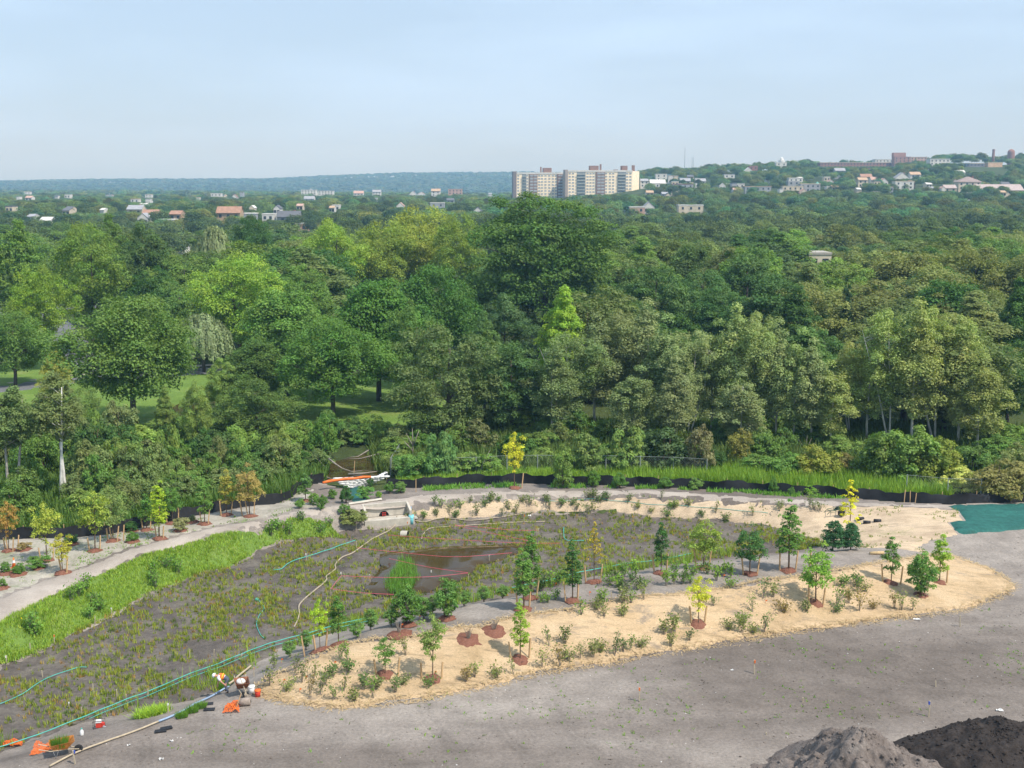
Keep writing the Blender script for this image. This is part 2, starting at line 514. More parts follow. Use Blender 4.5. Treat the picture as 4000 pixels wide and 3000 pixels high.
def ordinal(i):          # i from 0
    k = i + 1
    if k <= 20: return ORD[i]
    if k % 10 == 0: return TENS[k // 10][:-1] + 'ieth'
    return TENS[k // 10] + '-' + ORD[k % 10 - 1]

# ------------------------------------------------------------------ terrain: far land
def interp(t, xs, ys): return np.interp(t, xs, ys)
def far_T(x, y):
    x = np.asarray(x, float); y = np.asarray(y, float)
    t = x / np.maximum(y, 40.0)
    A = interp(t, [-0.6, 0.04, 0.085, 0.12, 0.214, 0.30, 0.37, 0.43, 0.8], [0, 0, 26, 33, 42, 46, 50, 50, 56])
    Rg = interp(t, [-0.6, -0.43, -0.37, -0.31, -0.21, -0.09, 0.0, 0.3, 0.6], [40, 46, 52, 59, 60, 80, 82, 84, 84])
    h = 6.0 * ss(300, 800, y) + A * ss(620, 1500, y)
    h = h + np.maximum(Rg - h, 0) * ss(3000, 5200, y)
    h = h + (np.sin(x * 0.011 + 1.3) * np.cos(y * 0.009) * 2.0 + np.sin(x * 0.0031 + y * 0.0017) * 3.0) * ss(500, 2500, y)
    return h

# ------------------------------------------------------------------ terrain: the building site, a relaxed height grid
GX0, GX1, GY0, GY1, GS = -80.0, 80.0, 36.0, 150.0, 0.5
NX, NY = int((GX1 - GX0) / GS) + 1, int((GY1 - GY0) / GS) + 1
gx = np.linspace(GX0, GX1, NX); gy = np.linspace(GY0, GY1, NY)
fixed = np.zeros((NY, NX), bool); hz = np.zeros((NY, NX))
def pin(pts):
    """pts: (u, v, z) rows; pins a height along the line they make on the ground"""
    P = [PZ(u, v, z) for u, v, z in pts]
    for a, b in zip(P[:-1], P[1:]):
        n = max(2, int((b - a).length / 0.2))
        for i in range(n + 1):
            q = a.lerp(b, i / n)
            ix, iy = int(round((q.x - GX0) / GS)), int(round((q.y - GY0) / GS))
            if 0 <= ix < NX and 0 <= iy < NY: fixed[iy, ix] = True; hz[iy, ix] = q.z
def zz(pts, z): return [(u, v, z) for u, v in pts]
fixed[0, :] = fixed[-1, :] = True
fixed[:, 0] = fixed[:, -1] = True
hz[-1, :] = 0.3

MAT_LOW = [(1009, 2679), (1034, 2720), (1113, 2743), (1226, 2761), (1339, 2768), (1452, 2759), (1542, 2747), (1665, 2729), (1814, 2702), (2000, 2661),
           (2136, 2627), (2384, 2591), (2520, 2564), (2723, 2532), (3000, 2488), (3250, 2454), (3424, 2427), (3614, 2403), (3720, 2388), (3850, 2351),
           (3931, 2320), (3961, 2295), (3940, 2270), (3882, 2234), (3814, 2207), (3719, 2177)]
MAT_UP = [(3628, 2166), (3542, 2182), (3407, 2202), (3316, 2220), (3253, 2229), (3136, 2247), (3000, 2260), (2859, 2290), (2723, 2308), (2619, 2320), (2497, 2326),
          (2429, 2335), (2339, 2356), (2226, 2374), (2113, 2390), (2000, 2408), (1881, 2440), (1791, 2449), (1601, 2485), (1452, 2494), (1362, 2512),
          (1271, 2544), (1203, 2575), (1136, 2603), (1045, 2639)]
def crest_z(u): return float(np.interp(u, [1000, 1150, 1450, 2000, 3000, 3400, 3700], [0.1, 0.7, 1.3, 1.6, 1.6, 1.2, 0.5]))
CREST_BACK = [(3579, 2137), (3475, 2141), (3384, 2141), (3226, 2152), (3000, 2177), (2859, 2188), (2768, 2202), (2678, 2213), (2542, 2229), (2452, 2247),
              (2294, 2274), (2181, 2302), (2068, 2333), (1836, 2363), (1678, 2395), (1452, 2467)]
MUD_FAR = [(0, 2617), (90, 2585), (181, 2544), (271, 2490), (362, 2449), (452, 2400), (565, 2338), (678, 2288), (791, 2247), (895, 2220), (972, 2184),
           (1000, 2166), (1113, 2130), (1271, 2107), (1362, 2084), (1497, 2075), (1600, 2058), (1746, 2045), (1904, 2039), (2000, 2026), (2203, 2021), (2362, 2021),
           (2542, 2032), (2768, 2044), (3000, 2062), (3068, 2075), (3150, 2098), (3226, 2125)]
MUD_NEAR = [(-60, 2985), (0, 2956), (136, 2892), (271, 2843), (430, 2802), (560, 2785), (678, 2757), (768, 2734), (880, 2694), (950, 2640), (1000, 2594), (1113, 2540), (1226, 2503),
            (1339, 2462), (1452, 2430), (1678, 2385), (1836, 2352), (2068, 2322), (2181, 2290), (2294, 2264), (2452, 2237), (2542, 2219), (2678, 2203), (2859, 2178),
            (3000, 2167), (3226, 2142)]
PATH_LOW = [(-500, 2665), (-200, 2525), (45, 2400), (203, 2324), (362, 2256), (430, 2225), (565, 2166), (723, 2125), (850, 2085), (1000, 2057), (1136, 2017), (1289, 1996), (1434, 1977),
            (1583, 1962), (1750, 1950), (2000, 1935), (2226, 1929), (2542, 1933), (2768, 1944), (3000, 1958), (3136, 1967), (3316, 1976), (3565, 1980), (3741, 1990), (4000, 1985), (4500, 1985)]
PATH_UP = [(-500, 2580), (-200, 2430), (0, 2333), (181, 2261), (362, 2202), (497, 2148), (678, 2098), (836, 2057), (1000, 2036), (1136, 1999), (1289, 1976), (1434, 1957), (1556, 1944),
           (1655, 1931), (2000, 1917), (2271, 1913), (2542, 1915), (2768, 1929), (3000, 1944), (3181, 1953), (3407, 1965), (3678, 1967), (4000, 1966), (4500, 1966)]
SILT_L = [(-500, 2260), (-200, 2165), (0, 2107), (113, 2103), (316, 2096), (430, 2089), (565, 2057), (655, 2039), (791, 2008), (904, 1990), (1000, 1972), (1068, 1967), (1127, 1949), (1167, 1917), (1217, 1890), (1265, 1881)]
SILT_R = [(1510, 1908), (1600, 1905), (1859, 1890), (2000, 1886), (2226, 1890), (2497, 1899), (2723, 1908), (3000, 1924), (3136, 1931), (3316, 1944), (3497, 1958),
          (3723, 1970), (4000, 1960), (4400, 1955)]
FLOOR = -1.0
pin(zz(MAT_LOW, 0.0))
pin([(u, v, crest_z(u)) for u, v in MAT_UP])
pin([(u, v, max(crest_z(u) - 0.1, 0.1)) for u, v in CREST_BACK])
pin(zz(MUD_FAR, FLOOR))
pin(zz(MUD_NEAR, FLOOR))
pin(zz(PATH_LOW, 0.8)); pin(zz(PATH_UP, 0.8))
pin(zz(SILT_L, 0.6)); pin(zz(SILT_R, 0.7))
pin(zz([(3226, 2132), (3300, 2060)], -0.5)); pin(zz([(3579, 2137), (3750, 2095), (4000, 2072), (4400, 2040)], 0.3))
pin(zz([(1395, 1966), (1388, 1930), (1380, 1900)], 0.1)); pin(zz([(1300, 1840), (1400, 1815), (1480, 1800)], -0.3))
pin(zz([(1009, 2690), (700, 2790), (300, 2890), (0, 3020)], 0.0))
for k in range(1, 6):      # the flat of the marsh
    f = k / 6.0
    A_ = [PZ(*q, FLOOR) for q in MUD_FAR[::3]]; 
    B_ = [PZ(*q, FLOOR) for q in MUD_NEAR[1:]]
    for a in A_:
        b = min(B_, key=lambda q: abs(q.x - a.x - 2))
        q = a.lerp(b, f)
        ix, iy = int(round((q.x - GX0) / GS)), int(round((q.y - GY0) / GS))
        if 0 <= ix < NX and 0 <= iy < NY: fixed[iy, ix] = True; hz[iy, ix] = FLOOR
_mp = [tuple(PZ(u, v, FLOOR))[:2] for u, v in MUD_FAR] + [tuple(PZ(u, v, FLOOR))[:2] for u, v in MUD_NEAR[::-1]]
def pip(poly, x, y):
    c = np.zeros(len(x), bool)
    n = len(poly)
    for i in range(n):
        x1, y1 = poly[i]; x2, y2 = poly[(i + 1) % n]
        if y1 == y2: continue
        c ^= ((y1 > y) != (y2 > y)) & (x < (x2 - x1) * (y - y1) / (y2 - y1) + x1)
    return c
_X, _Y = np.meshgrid(gx, gy)
_in = pip(_mp, _X.ravel(), _Y.ravel()).reshape(_X.shape)
fixed |= _in; hz[_in] = FLOOR
POND_PX = [(1484, 2157), (1565, 2143), (1768, 2125), (2000, 2118), (2035, 2128), (2025, 2150), (1950, 2180), (1866, 2205), (1836, 2235), (1790, 2262), (1723, 2280),
           (1678, 2306), (1542, 2326), (1480, 2322), (1420, 2292), (1452, 2261), (1488, 2202)]
_in = pip([tuple(PZ(u, v, FLOOR))[:2] for u, v in POND_PX], _X.ravel(), _Y.ravel()).reshape(_X.shape)
hz[_in] = FLOOR - 0.35
def relax():
    global hz
    m = fixed
    # coarse start
    h = hz.copy()
    st = 8
    for st, its in ((8, 400), (4, 400), (2, 400), (1, 250)):
        if st > 1:
            ny, nx = (NY + st - 1) // st, (NX + st - 1) // st
            fz = np.zeros((ny, nx)); fc = np.zeros((ny, nx))
            iy, ix = np.nonzero(m)
            np.add.at(fz, (iy // st, ix // st), hz[iy, ix]); np.add.at(fc, (iy // st, ix // st), 1)
            fm = fc > 0
            cz = h[::st, ::st][:ny, :nx].copy()
            cz[fm] = (fz[fm] / fc[fm])
        else:
            fm = m; cz = h.copy(); cz[m] = hz[m]
        keep = cz.copy()
        for _ in range(its):
            p = np.pad(cz, 1, mode='edge')
            cz = 0.25 * (p[:-2, 1:-1] + p[2:, 1:-1] + p[1:-1, :-2] + p[1:-1, 2:])
            cz[fm] = keep[fm]
        if st > 1:
            yy = np.clip((np.arange(NY)) / st, 0, cz.shape[0] - 1); xx = np.clip(np.arange(NX) / st, 0, cz.shape[1] - 1)
            y0 = np.floor(yy).astype(int); x0 = np.floor(xx).astype(int)
            y1 = np.minimum(y0 + 1, cz.shape[0] - 1); x1 = np.minimum(x0 + 1, cz.shape[1] - 1)
            fy = (yy - y0)[:, None]; fx = (xx - x0)[None, :]
            h = (cz[y0][:, x0] * (1 - fy) * (1 - fx) + cz[y1][:, x0] * fy * (1 - fx) + cz[y0][:, x1] * (1 - fy) * fx + cz[y1][:, x1] * fy * fx)
        else: h = cz
    for _ in range(4):      # soften the creases
        p = np.pad(h, 1, mode='edge')
        h = 0.5 * h + 0.125 * (p[:-2, 1:-1] + p[2:, 1:-1] + p[1:-1, :-2] + p[1:-1, 2:])
    hz = h
relax()
def vnoise(x, y, s, seed=0):
    """smooth value noise"""
    x = np.asarray(x, float) / s + seed * 17.3; y = np.asarray(y, float) / s + seed * 9.1
    x0 = np.floor(x); y0 = np.floor(y); fx = x - x0; fy = y - y0
    fx = fx * fx * (3 - 2 * fx); fy = fy * fy * (3 - 2 * fy)
    def h(a, b):
        q = np.sin(a * 127.1 + b * 311.7 + seed * 3.7) * 43758.5453
        return q - np.floor(q)
    return (h(x0, y0) * (1 - fx) + h(x0 + 1, y0) * fx) * (1 - fy) + (h(x0, y0 + 1) * (1 - fx) + h(x0 + 1, y0 + 1) * fx) * fy
def H(x, y):
    x = np.asarray(x, float); y = np.asarray(y, float)
    fx = np.clip((x - GX0) / GS, 0, NX - 1.001); fy = np.clip((y - GY0) / GS, 0, NY - 1.001)
    x0 = fx.astype(int); y0 = fy.astype(int); a = fx - x0; b = fy - y0
    h = hz[y0, x0] * (1 - a) * (1 - b) + hz[y0, x0 + 1] * a * (1 - b) + hz[y0 + 1, x0] * (1 - a) * b + hz[y0 + 1, x0 + 1] * a * b
    inn = ss(GX0, GX0 + 15, x) * ss(-GX1, -GX1 + 15, -x) * ss(-GY1, -GY1 + 20, -y) * ss(GY0, GY0 + 4, y)
    rough = (vnoise(x, y, 3.0, 1) - 0.5) * 0.10 + (vnoise(x, y, 0.9, 2) - 0.5) * 0.05
    return (h + rough) * inn + far_T(x, y) * (1 - inn)
def Hs(x, y): return float(H(np.array([x]), np.array([y]))[0])
def G(u, v):
    """where the line of sight through u, v meets the ground"""
    d = ray(u, v)
    ys = np.concatenate([np.arange(40, 160, 0.25), np.arange(160, 6000, 2.0)])
    t = ys / d[1]
    X = d[0] * t; Z = CAM_Z + d[2] * t
    below = np.nonzero(Z <= H(X, ys))[0]
    if len(below) == 0: return Vector((X[-1], ys[-1], Z[-1]))
    i = below[0]
    y0, y1 = ys[max(i - 1, 0)], ys[i]
    for _ in range(14):
        ym = 0.5 * (y0 + y1); tm = ym / d[1]
        if CAM_Z + d[2] * tm <= Hs(d[0] * tm, ym): y1 = ym
        else: y0 = ym
    tm = y1 / d[1]
    return Vector((d[0] * tm, y1, Hs(d[0] * tm, y1)))
def px_per_m(p):
    return FPX / (p[1] * CP - (p[2] - CAM_Z) * SP)

# ------------------------------------------------------------------ ground sheets
def dense(poly, step=0.5, jit=0.08, seed=1):
    out = []
    n = len(poly)
    for i in range(n):
        a = Vector(poly[i]); b = Vector(poly[(i + 1) % n])
        k = max(1, int((b - a).length / step))
        d = (b - a); nrm = Vector((-d.y, d.x)).normalized() if d.length > 0 else Vector((0, 0))
        for j in range(k):
            q = a.lerp(b, j / k)
            w = (vnoise(q.x, q.y, 1.7, seed) - 0.5) * 1.4 * jit + (vnoise(q.x, q.y, 0.45, seed + 1) - 0.5) * jit + (vnoise(q.x, q.y, 0.2, seed + 2) - 0.5) * jit * .6
            q = q + nrm * float(w)
            out.append((q.x, q.y))
    return out
def sheet(name, poly, spacing, zoff, m, jit=0.10, flat_z=None, seed=1, kind='structure', edge_drop=0.0, step=0.4):
    """one piece of ground: polygon in metres, filled with points, laid on the terrain"""
    b = dense(poly, step, jit, seed)
    xs = [p[0] for p in b]; ys = [p[1] for p in b]
    X, Y = np.meshgrid(np.arange(min(xs), max(xs), spacing), np.arange(min(ys), max(ys), spacing))
    X = X.ravel() + RNG.uniform(-.2, .2, X.size) * spacing; Y = Y.ravel() + RNG.uniform(-.2, .2, Y.size) * spacing
    ins = pip(b, X, Y); X, Y = X[ins], Y[ins]
    pts = [Vector(p) for p in b] + [Vector((float(p), float(q))) for p, q in zip(X, Y)]
    nb = len(b)
    vo, eo, fo, *_ = geometry.delaunay_2d_cdt(pts, [(i, (i + 1) % nb) for i in range(nb)], [list(range(nb))], 1, 1e-4)
    V = np.array([(p.x, p.y) for p in vo])
    z = np.full(len(V), flat_z) if flat_z is not None else H(V[:, 0], V[:, 1]) + zoff
    z[:nb] = (flat_z - (0.16 if name != 'park_water' else 0.0)) if flat_z is not None else z[:nb] - max(zoff, 0) - 0.03       # tuck the edge into the ground
    me = mesh_np(name, np.column_stack([V, z]), np.array([list(f) for f in fo if len(f) == 3]), (m,), smooth=True)
    o = link(name, me)
    if kind: o['kind'] = kind
    return o
def g2(pts, z=None):
    return [tuple((G(u, v) if z is None else PZ(u, v, z)))[:2] for u, v in pts]

# far land and ground: one sheet to the horizon
def axis(lo, a, b, hi, step, grow=1.09):
    mid = list(np.arange(a, b + step / 2, step))
    up, s, q = [], step, b
    while q < hi: s *= grow; q += s; up.append(q)
    dn, s, q = [], step, a
    while q > lo: s *= grow; q -= s; dn.append(q)
    return np.array(dn[::-1] + mid + up)
ax = axis(-5000, -80, 80, 5000, 1.0); ay = axis(-400, 36, 150, 6300, 1.0)
AX, AY = np.meshgrid(ax, ay)
AZ = H(AX, AY) - 0.12
idx = np.arange(AX.size).reshape(AX.shape)
# the culvert's forecourt is cut out of the ground; its slab and walls fill the cut
CV0 = G(1472, 2030); CV1 = PZ(1599, 2018, CV0.z)
CVD = (CV1 - CV0).normalized(); CVN = Vector((-CVD.y, CVD.x, 0)); CVL = (CV1 - CV0).length
def in_cut(x, y, m=0.0):
    a = (x - CV0.x) * CVD.x + (y - CV0.y) * CVD.y; b = (x - CV0.x) * CVN.x + (y - CV0.y) * CVN.y
    return (a > -1.0 - m) & (a < CVL + .15 + m) & (b > -.05 - m) & (b < 1.0 + m)
fq = np.stack([idx[:-1, :-1], idx[:-1, 1:], idx[1:, 1:], idx[1:, :-1]], -1).reshape(-1, 4)
fq = fq[~np.any(in_cut(AX.ravel()[fq], AY.ravel()[fq]), axis=1)]
ground = link('ground', mesh_np('ground', np.column_stack([AX.ravel(), AY.ravel(), AZ.ravel()]), fq, ('land',), smooth=True))
ground['kind'] = 'structure'
GEXT = (ax[0], ax[-1], ay[0], ay[-1])

silt_l = g2(zz2 := SILT_L, 0.6); silt_r = g2(SILT_R, 0.7)
# the bare lot: everything on the near side of the silt fence
lx = np.arange(-79, 79.1, 0.4); ly = np.arange(37, 125, 0.4)
LX, LY = np.meshgrid(lx, ly)
lot_poly = [(-79, 37), (79, 37), (79, silt_r[-1][1])] + silt_r[::-1] + silt_l[::-1] + [(-79, silt_l[0][1])]
lin = pip(lot_poly, LX.ravel(), LY.ravel()).reshape(LX.shape)
LZ = H(LX, LY) + (vnoise(LX, LY, 0.7, 5) - 0.5) * 0.05
li = np.arange(LX.size).reshape(LX.shape)
cell = lin[:-1, :-1] & lin[1:, 1:] & ~in_cut((LX[:-1, :-1] + LX[1:, 1:]) / 2, (LY[:-1, :-1] + LY[1:, 1:]) / 2, .12)
lq = np.stack([li[:-1, :-1], li[:-1, 1:], li[1:, 1:], li[1:, :-1]], -1)[cell]
used = np.unique(lq); remap = np.full(LX.size, -1); remap[used] = np.arange(len(used))
lot = link('dirt_lot', mesh_np('dirt_lot', np.column_stack([LX.ravel(), LY.ravel(), LZ.ravel()])[used], remap[lq], ('soil',), smooth=True))
lot['kind'] = 'structure'

mud_poly = g2(MUD_FAR, FLOOR) + g2(MUD_NEAR[::-1], FLOOR)
MUD = sheet('wetland_mud', mud_poly, 0.6, 0.05, 'wet_mud', 0.15, seed=3)
path_poly = g2(PATH_LOW, 0.8) + g2(PATH_UP[::-1], 0.8)
sheet('path', path_poly, 0.7, 0.05, 'path_gravel', 0.12, seed=4)
strip_poly = g2(PATH_UP[:9], 0.8) + g2([(1150, 1995), (1230, 1985), (1230, 1900)], 0.7) + g2(SILT_L[:-2][::-1], 0.6)
sheet('planting_strip', strip_poly, 0.7, 0.03, 'beige_soil', 0.15, seed=6)
bank_poly = g2([(-500, 2668), (-200, 2530)] + PATH_LOW[2:11] + [(1290, 2005)], 0.8) + g2([(1345, 2062)], -0.1) + g2(MUD_FAR[:14][::-1], FLOOR) + g2([(-60, 2645), (-300, 2760)], FLOOR)
sheet('grass_bank', bank_poly, 0.6, 0.09, 'grass_ground', 0.25, seed=7)
far_bank = g2([(1600, 1966)] + PATH_LOW[14:-3] + [(3741, 1994)], 0.78) + g2([(3769, 2035), (3707, 2042), (3746, 2091), (3640, 2114), (3579, 2137), (3628, 2164), (3475, 2143), (3384, 2141)]) + g2(MUD_FAR[15:][::-1], FLOOR)
sheet('straw_bank', far_bank, 0.6, 0.09, 'old_straw', 0.12, seed=8)
STRAW_POLY = g2(MAT_LOW, 0.0) + [tuple(PZ(u, v, crest_z(u)))[:2] for u, v in MAT_UP]
sheet('straw_mat', STRAW_POLY, 0.5, 0.10, 'straw', 0.30, seed=9, step=0.25)
gm = g2([(3692, 1978), (3746, 1998), (3769, 2035), (3707, 2042), (3746, 2091), (4000, 2069), (4400, 2036), (4400, 1966), (4000, 1970), (3860, 1973)])
tag(sheet('erosion_mat', gm, 0.5, 0.15, 'green_mat', 0.05, seed=10, kind=None), 'dark green synthetic erosion mat pegged down beside the straw bank', 'erosion mat')
pond = g2(POND_PX, FLOOR + 0.14)
sheet('pond_water', pond, 1.0, 0, 'murky_water', 0.12, flat_z=FLOOR + 0.14, seed=11)
DITCH = [(1505, 2330, 20), (1470, 2352, 26), (1400, 2385, 22), (1330, 2400, 14), (1240, 2432, 10), (1130, 2472, 14), (1060, 2503, 20), (1000, 2522, 18), (940, 2553, 16), (880, 2580, 10), (800, 2614, 14),
         (720, 2640, 18), (640, 2668, 14), (560, 2694, 12), (480, 2730, 12), (400, 2768, 8), (320, 2815, 14), (220, 2852, 10), (120, 2888, 10), (0, 2935, 10), (-80, 2970, 8)]
dp = [(u, v - w / 2) for u, v, w in DITCH] + [(u, v + w / 2) for u, v, w in DITCH[::-1]]
ditch = g2(dp, FLOOR + 0.14)
sheet('ditch_water', ditch, 1.0, 0, 'water', 0.10, flat_z=FLOOR + 0.14, seed=12)
# lawn, street and pond beyond the trees
lawn = [tuple(PZ(u, v, 0.1))[:2] for u, v in [(0, 1440), (60, 1300), (300, 1290), (480, 1480), (1000, 1440), (1500, 1480), (1750, 1560), (1720, 1690), (1350, 1720), (1000, 1700), (700, 1790), (550, 1790), (300, 1700), (0, 1750), (-300, 1700), (-300, 1440)]]
sheet('lawn', lawn, 3.0, 0.05, 'grass_ground', 0.6, seed=13, step=2.0)
park_pond = [tuple(PZ(u, v, 0.1))[:2] for u, v in [(660, 1600), (720, 1575), (800, 1550), (850, 1560), (840, 1600), (770, 1620), (680, 1635)]]
sheet('park_water', park_pond, 2.0, 0.20, 'water', 0.3, seed=14, step=1.0, flat_z=0.26)
def strip(name, cl, w, zoff, m, seed):
    P = [Vector(tuple(PZ(u, v, 0.1))[:2]) for u, v in cl]
    L, Rr = [], []
    for i, p in enumerate(P):
        d = (P[min(i + 1, len(P) - 1)] - P[max(0, i - 1)]).normalized(); n = Vector((-d.y, d.x)) * w / 2
        L.append(tuple(p + n)); Rr.append(tuple(p - n))
    return sheet(name, L + Rr[::-1], 2.0, zoff, m, 0.02, seed=seed, step=1.5)
STREET = [(-300, 1560), (60, 1512), (250, 1490), (480, 1468), (700, 1452), (900, 1440), (1200, 1420)]
strip('street', STREET, 6.5, 0.11, 'asphalt', 15)
strip('sidewalk', [(u, v - 22) for u, v in STREET], 1.8, 0.15, 'path_gravel', 16)
strip('highway', [(-250, 1245), (0, 1215), (150, 1200), (400, 1190), (800, 1180)], 12, 0.12, 'asphalt', 17)
strip('slip_road', [(150, 1215), (200, 1260), (240, 1310), (290, 1370), (420, 1450)], 7.0, 0.17, 'asphalt', 18)
strip('edge_line', [(205, 1295), (235, 1325), (268, 1360)], 0.35, 0.20, 'white_paint', 19)

# ------------------------------------------------------------------ trees: prototypes
def quads(pos, nrm, size, rng, aspect=1.3):
    n = len(pos)
    nrm = nrm / np.maximum(np.linalg.norm(nrm, axis=1, keepdims=True), 1e-6)
    r = rng.normal(size=(n, 3))
    a = np.cross(nrm, r); a /= np.maximum(np.linalg.norm(a, axis=1, keepdims=True), 1e-6)
    b = np.cross(nrm, a)
    s = size[:, None] if hasattr(size, '__len__') else np.full((n, 1), size)
    s = s * rng.uniform(0.5, 1.4, (n, 1)) * 0.5
    V = np.stack([pos - a * s * aspect, pos - b * s * 0.8 + nrm * s * 0.25, pos + a * s * aspect, pos + b * s * 0.8 + nrm * s * 0.25], 1).reshape(-1, 3)
    F = np.arange(4 * n).reshape(n, 4)
    return V, F
def envelope(shape, t):
    t = np.clip(t, 0, 1)
    if shape == 'round': return np.sqrt(np.clip(1 - (2 * t ** 0.9 - 1) ** 2, 0, 1)) ** 0.85
    if shape == 'oval': return np.clip(np.sin(np.pi * t ** 0.75), 0, 1) ** 0.75 * (1 - 0.25 * t)
    if shape == 'vase': return np.clip(np.sin(np.pi * (t ** 1.35)), 0, 1) ** 0.7
    if shape == 'dome': return np.sqrt(np.clip(1 - t ** 2, 0, 1)) * (0.75 + 0.25 * np.minimum(1, t * 4))
    if shape == 'cone': return np.clip(1 - t, 0, 1) ** 0.75 * (0.5 + 0.5 * np.minimum(1, t * 5))
    if shape == 'column': return np.clip(np.sin(np.pi * t ** 0.55), 0, 1) ** 0.55
    return np.ones_like(t)
PROTO = {}
def proto(key, Ht, r, zb, shape, ncl, nlf, leaf, seed, rc=(0.16, 0.27), flat=0.8, droop=0.0, trunk_r=0.2, limbs=9, top_bias=1.0, stems=1, inner=0.35, lean=0.0, lobes=0.28, trunk_top=0.78):
    if Ht > 2.45 and leaf > .13: nlf = int(nlf * 1.65); leaf *= .77
    rng = np.random.default_rng(seed)
    # clump centres
    C = []
    ph = rng.uniform(0, 6.28, 4)
    while len(C) < ncl:
        t = rng.beta(1.5, 1.5 / top_bias)
        a = rng.uniform(0, 2 * np.pi)
        e = float(envelope(shape, np.array(t)))
        if rng.random() > e ** 0.7 + 0.05: continue
        lob = 1 + lobes * (0.6 * math.sin(2 * a + ph[0] + 3 * t) + 0.5 * math.sin(3 * a + ph[1] - 5 * t) + 0.35 * math.sin(5 * a + ph[2] + 7 * t))
        q = (inner + (1 - inner) * rng.random() ** 0.6)
        rad = r * e * q * lob * 0.88
        zt = zb + (Ht - zb) * t * (0.94 + 0.06 * math.sin(ph[3] + 2 * a))
        C.append((rad * math.cos(a) + lean * t, rad * math.sin(a), zt))
    C = np.array(C)
    n = ncl * nlf
    ci = np.repeat(np.arange(ncl), nlf)
    d = rng.normal(size=(n, 3)); d /= np.linalg.norm(d, axis=1, keepdims=True)
    d[:, 2] = np.where(d[:, 2] < -0.35, -d[:, 2] * 0.6, d[:, 2])
    crad = (r * rng.uniform(rc[0], rc[1], ncl) * (0.7 + 0.3 * envelope(shape, (C[:, 2] - zb) / (Ht - zb))))[ci]
    k = crad * (0.45 + 0.6 * rng.random(n) ** 0.6)
    pos = C[ci] + d * k[:, None] * np.array([1, 1, flat])
    pos += rng.normal(size=(n, 3)) * r * 0.015
    nr = d * 0.75 + rng.normal(size=(n, 3)) * 0.40 + np.array([0.12, -0.08, 0.62])
    V, F = quads(pos, nr, np.full(n, leaf), rng)
    tc_ = 0.5 + 0.28 * rng.normal(size=ncl)
    tone = np.clip(tc_[ci] * 0.55 + 0.45 * rng.random(n), 0, 1)
    hue = np.clip(0.5 + 0.22 * rng.normal(size=ncl)[ci] + 0.14 * rng.normal(size=n), 0, 1)
    T = np.repeat(np.column_stack([tone, hue]), 4, axis=0)
    crown = mesh_np(key + '_crown', V, F, ('leaf',), T)
    mb = MB()
    for s_ in range(stems):
        b0 = Vector((rng.normal() * 0.3 * r * 0.3 * (stems > 1), rng.normal() * 0.3 * r * 0.3 * (stems > 1), -0.25))
        top = Vector((rng.normal() * 0.08 * r + lean * 0.8 + (rng.normal() * r * 0.35 if stems > 1 else 0), rng.normal() * 0.08 * r + (rng.normal() * r * 0.35 if stems > 1 else 0), zb + (Ht - zb) * trunk_top))
        pts = []
        for i in range(6):
            f = i / 5
            p = b0.lerp(top, f)
            p.x += math.sin(f * 4 + s_ + seed) * 0.03 * Ht * f * (1 - f) * 2
            pts.append(p)
        mb.tube(pts, [trunk_r * (1.15 - 1.0 * f / 5) + 0.01 for f in range(6)], 7)
        for _ in range(max(1, limbs // stems)):
            c = Vector(C[rng.integers(ncl)])
            f = min(0.93, max(0.25, ((c.z - 0.45 * math.hypot(c.x, c.y)) + 0.2) / (top.z + 0.25)))
            i = min(4, int(f * 5)); a = pts[i].lerp(pts[i + 1], f * 5 - i)
            m = a.lerp(c, 0.5) + Vector((0, 0, 0.04 * Ht * 0.5))
            rr = trunk_r * (1.1 - f) * 0.55
            mb.tube([a, m, c], [rr + 0.008, rr * 0.6 + 0.006, rr * 0.2 + 0.004], 5)
    trunk = mb.mesh(key + '_trunk', 'bark', True)
    PROTO[key] = (crown, trunk, Ht, r)
def willow_proto(key, Ht, r, seed, nst=260, nl=48, leaf=0.28):
    rng = np.random.default_rng(seed)
    pos, ids = [], []
    for s_ in range(nst):
        a = rng.uniform(0, 6.283); q = rng.random() ** 0.6
        x, y = r * q * math.cos(a), r * q * math.sin(a)
        zt = Ht * (1 - 0.32 * q ** 2) - abs(rng.normal()) * 0.3
        ln = (zt - Ht * 0.14) * rng.uniform(0.5, 0.95) * (0.45 + 0.55 * q)
        for j in range(nl):
            f = j / nl
            pos.append((x * (1 + 0.12 * math.sin(f * 2.0)) + rng.normal() * 0.10, y * (1 + 0.12 * math.sin(f * 2)) + rng.normal() * 0.10, zt - f * ln + 0.25 * math.sin(min(f * 6, 3.14))))
            ids.append(s_)
    pos = np.array(pos); ids = np.array(ids); n = len(pos)
    d = np.column_stack([pos[:, 0], pos[:, 1], np.full(n, 0.6)])
    V, F = quads(pos, d + rng.normal(size=(n, 3)) * 1.2, np.full(n, leaf), rng, 1.6)
    tone = np.clip(0.5 + 0.25 * rng.normal(size=nst)[ids] + rng.normal(size=n) * 0.12, 0, 1)
    T = np.repeat(np.column_stack([tone, np.full(n, 0.5)]), 4, axis=0)
    mb = MB()
    mb.tube([(0, 0, -.3), (0.2, 0, Ht * 0.3), (0, 0.1, Ht * 0.75)], [0.32, 0.25, 0.1], 8)
    for k in range(9):
        a = k * 0.7; mb.tube([(0.15, 0, Ht * 0.32), (r * .3 * math.cos(a), r * .3 * math.sin(a), Ht * .7), (r * .7 * math.cos(a), r * .7 * math.sin(a), Ht * .8)], [0.14, 0.09, 0.03], 5)
    PROTO[key] = (mesh_np(key + '_crown', V, F, ('leaf',), T), mb.mesh(key + '_trunk', 'bark', True), Ht, r)
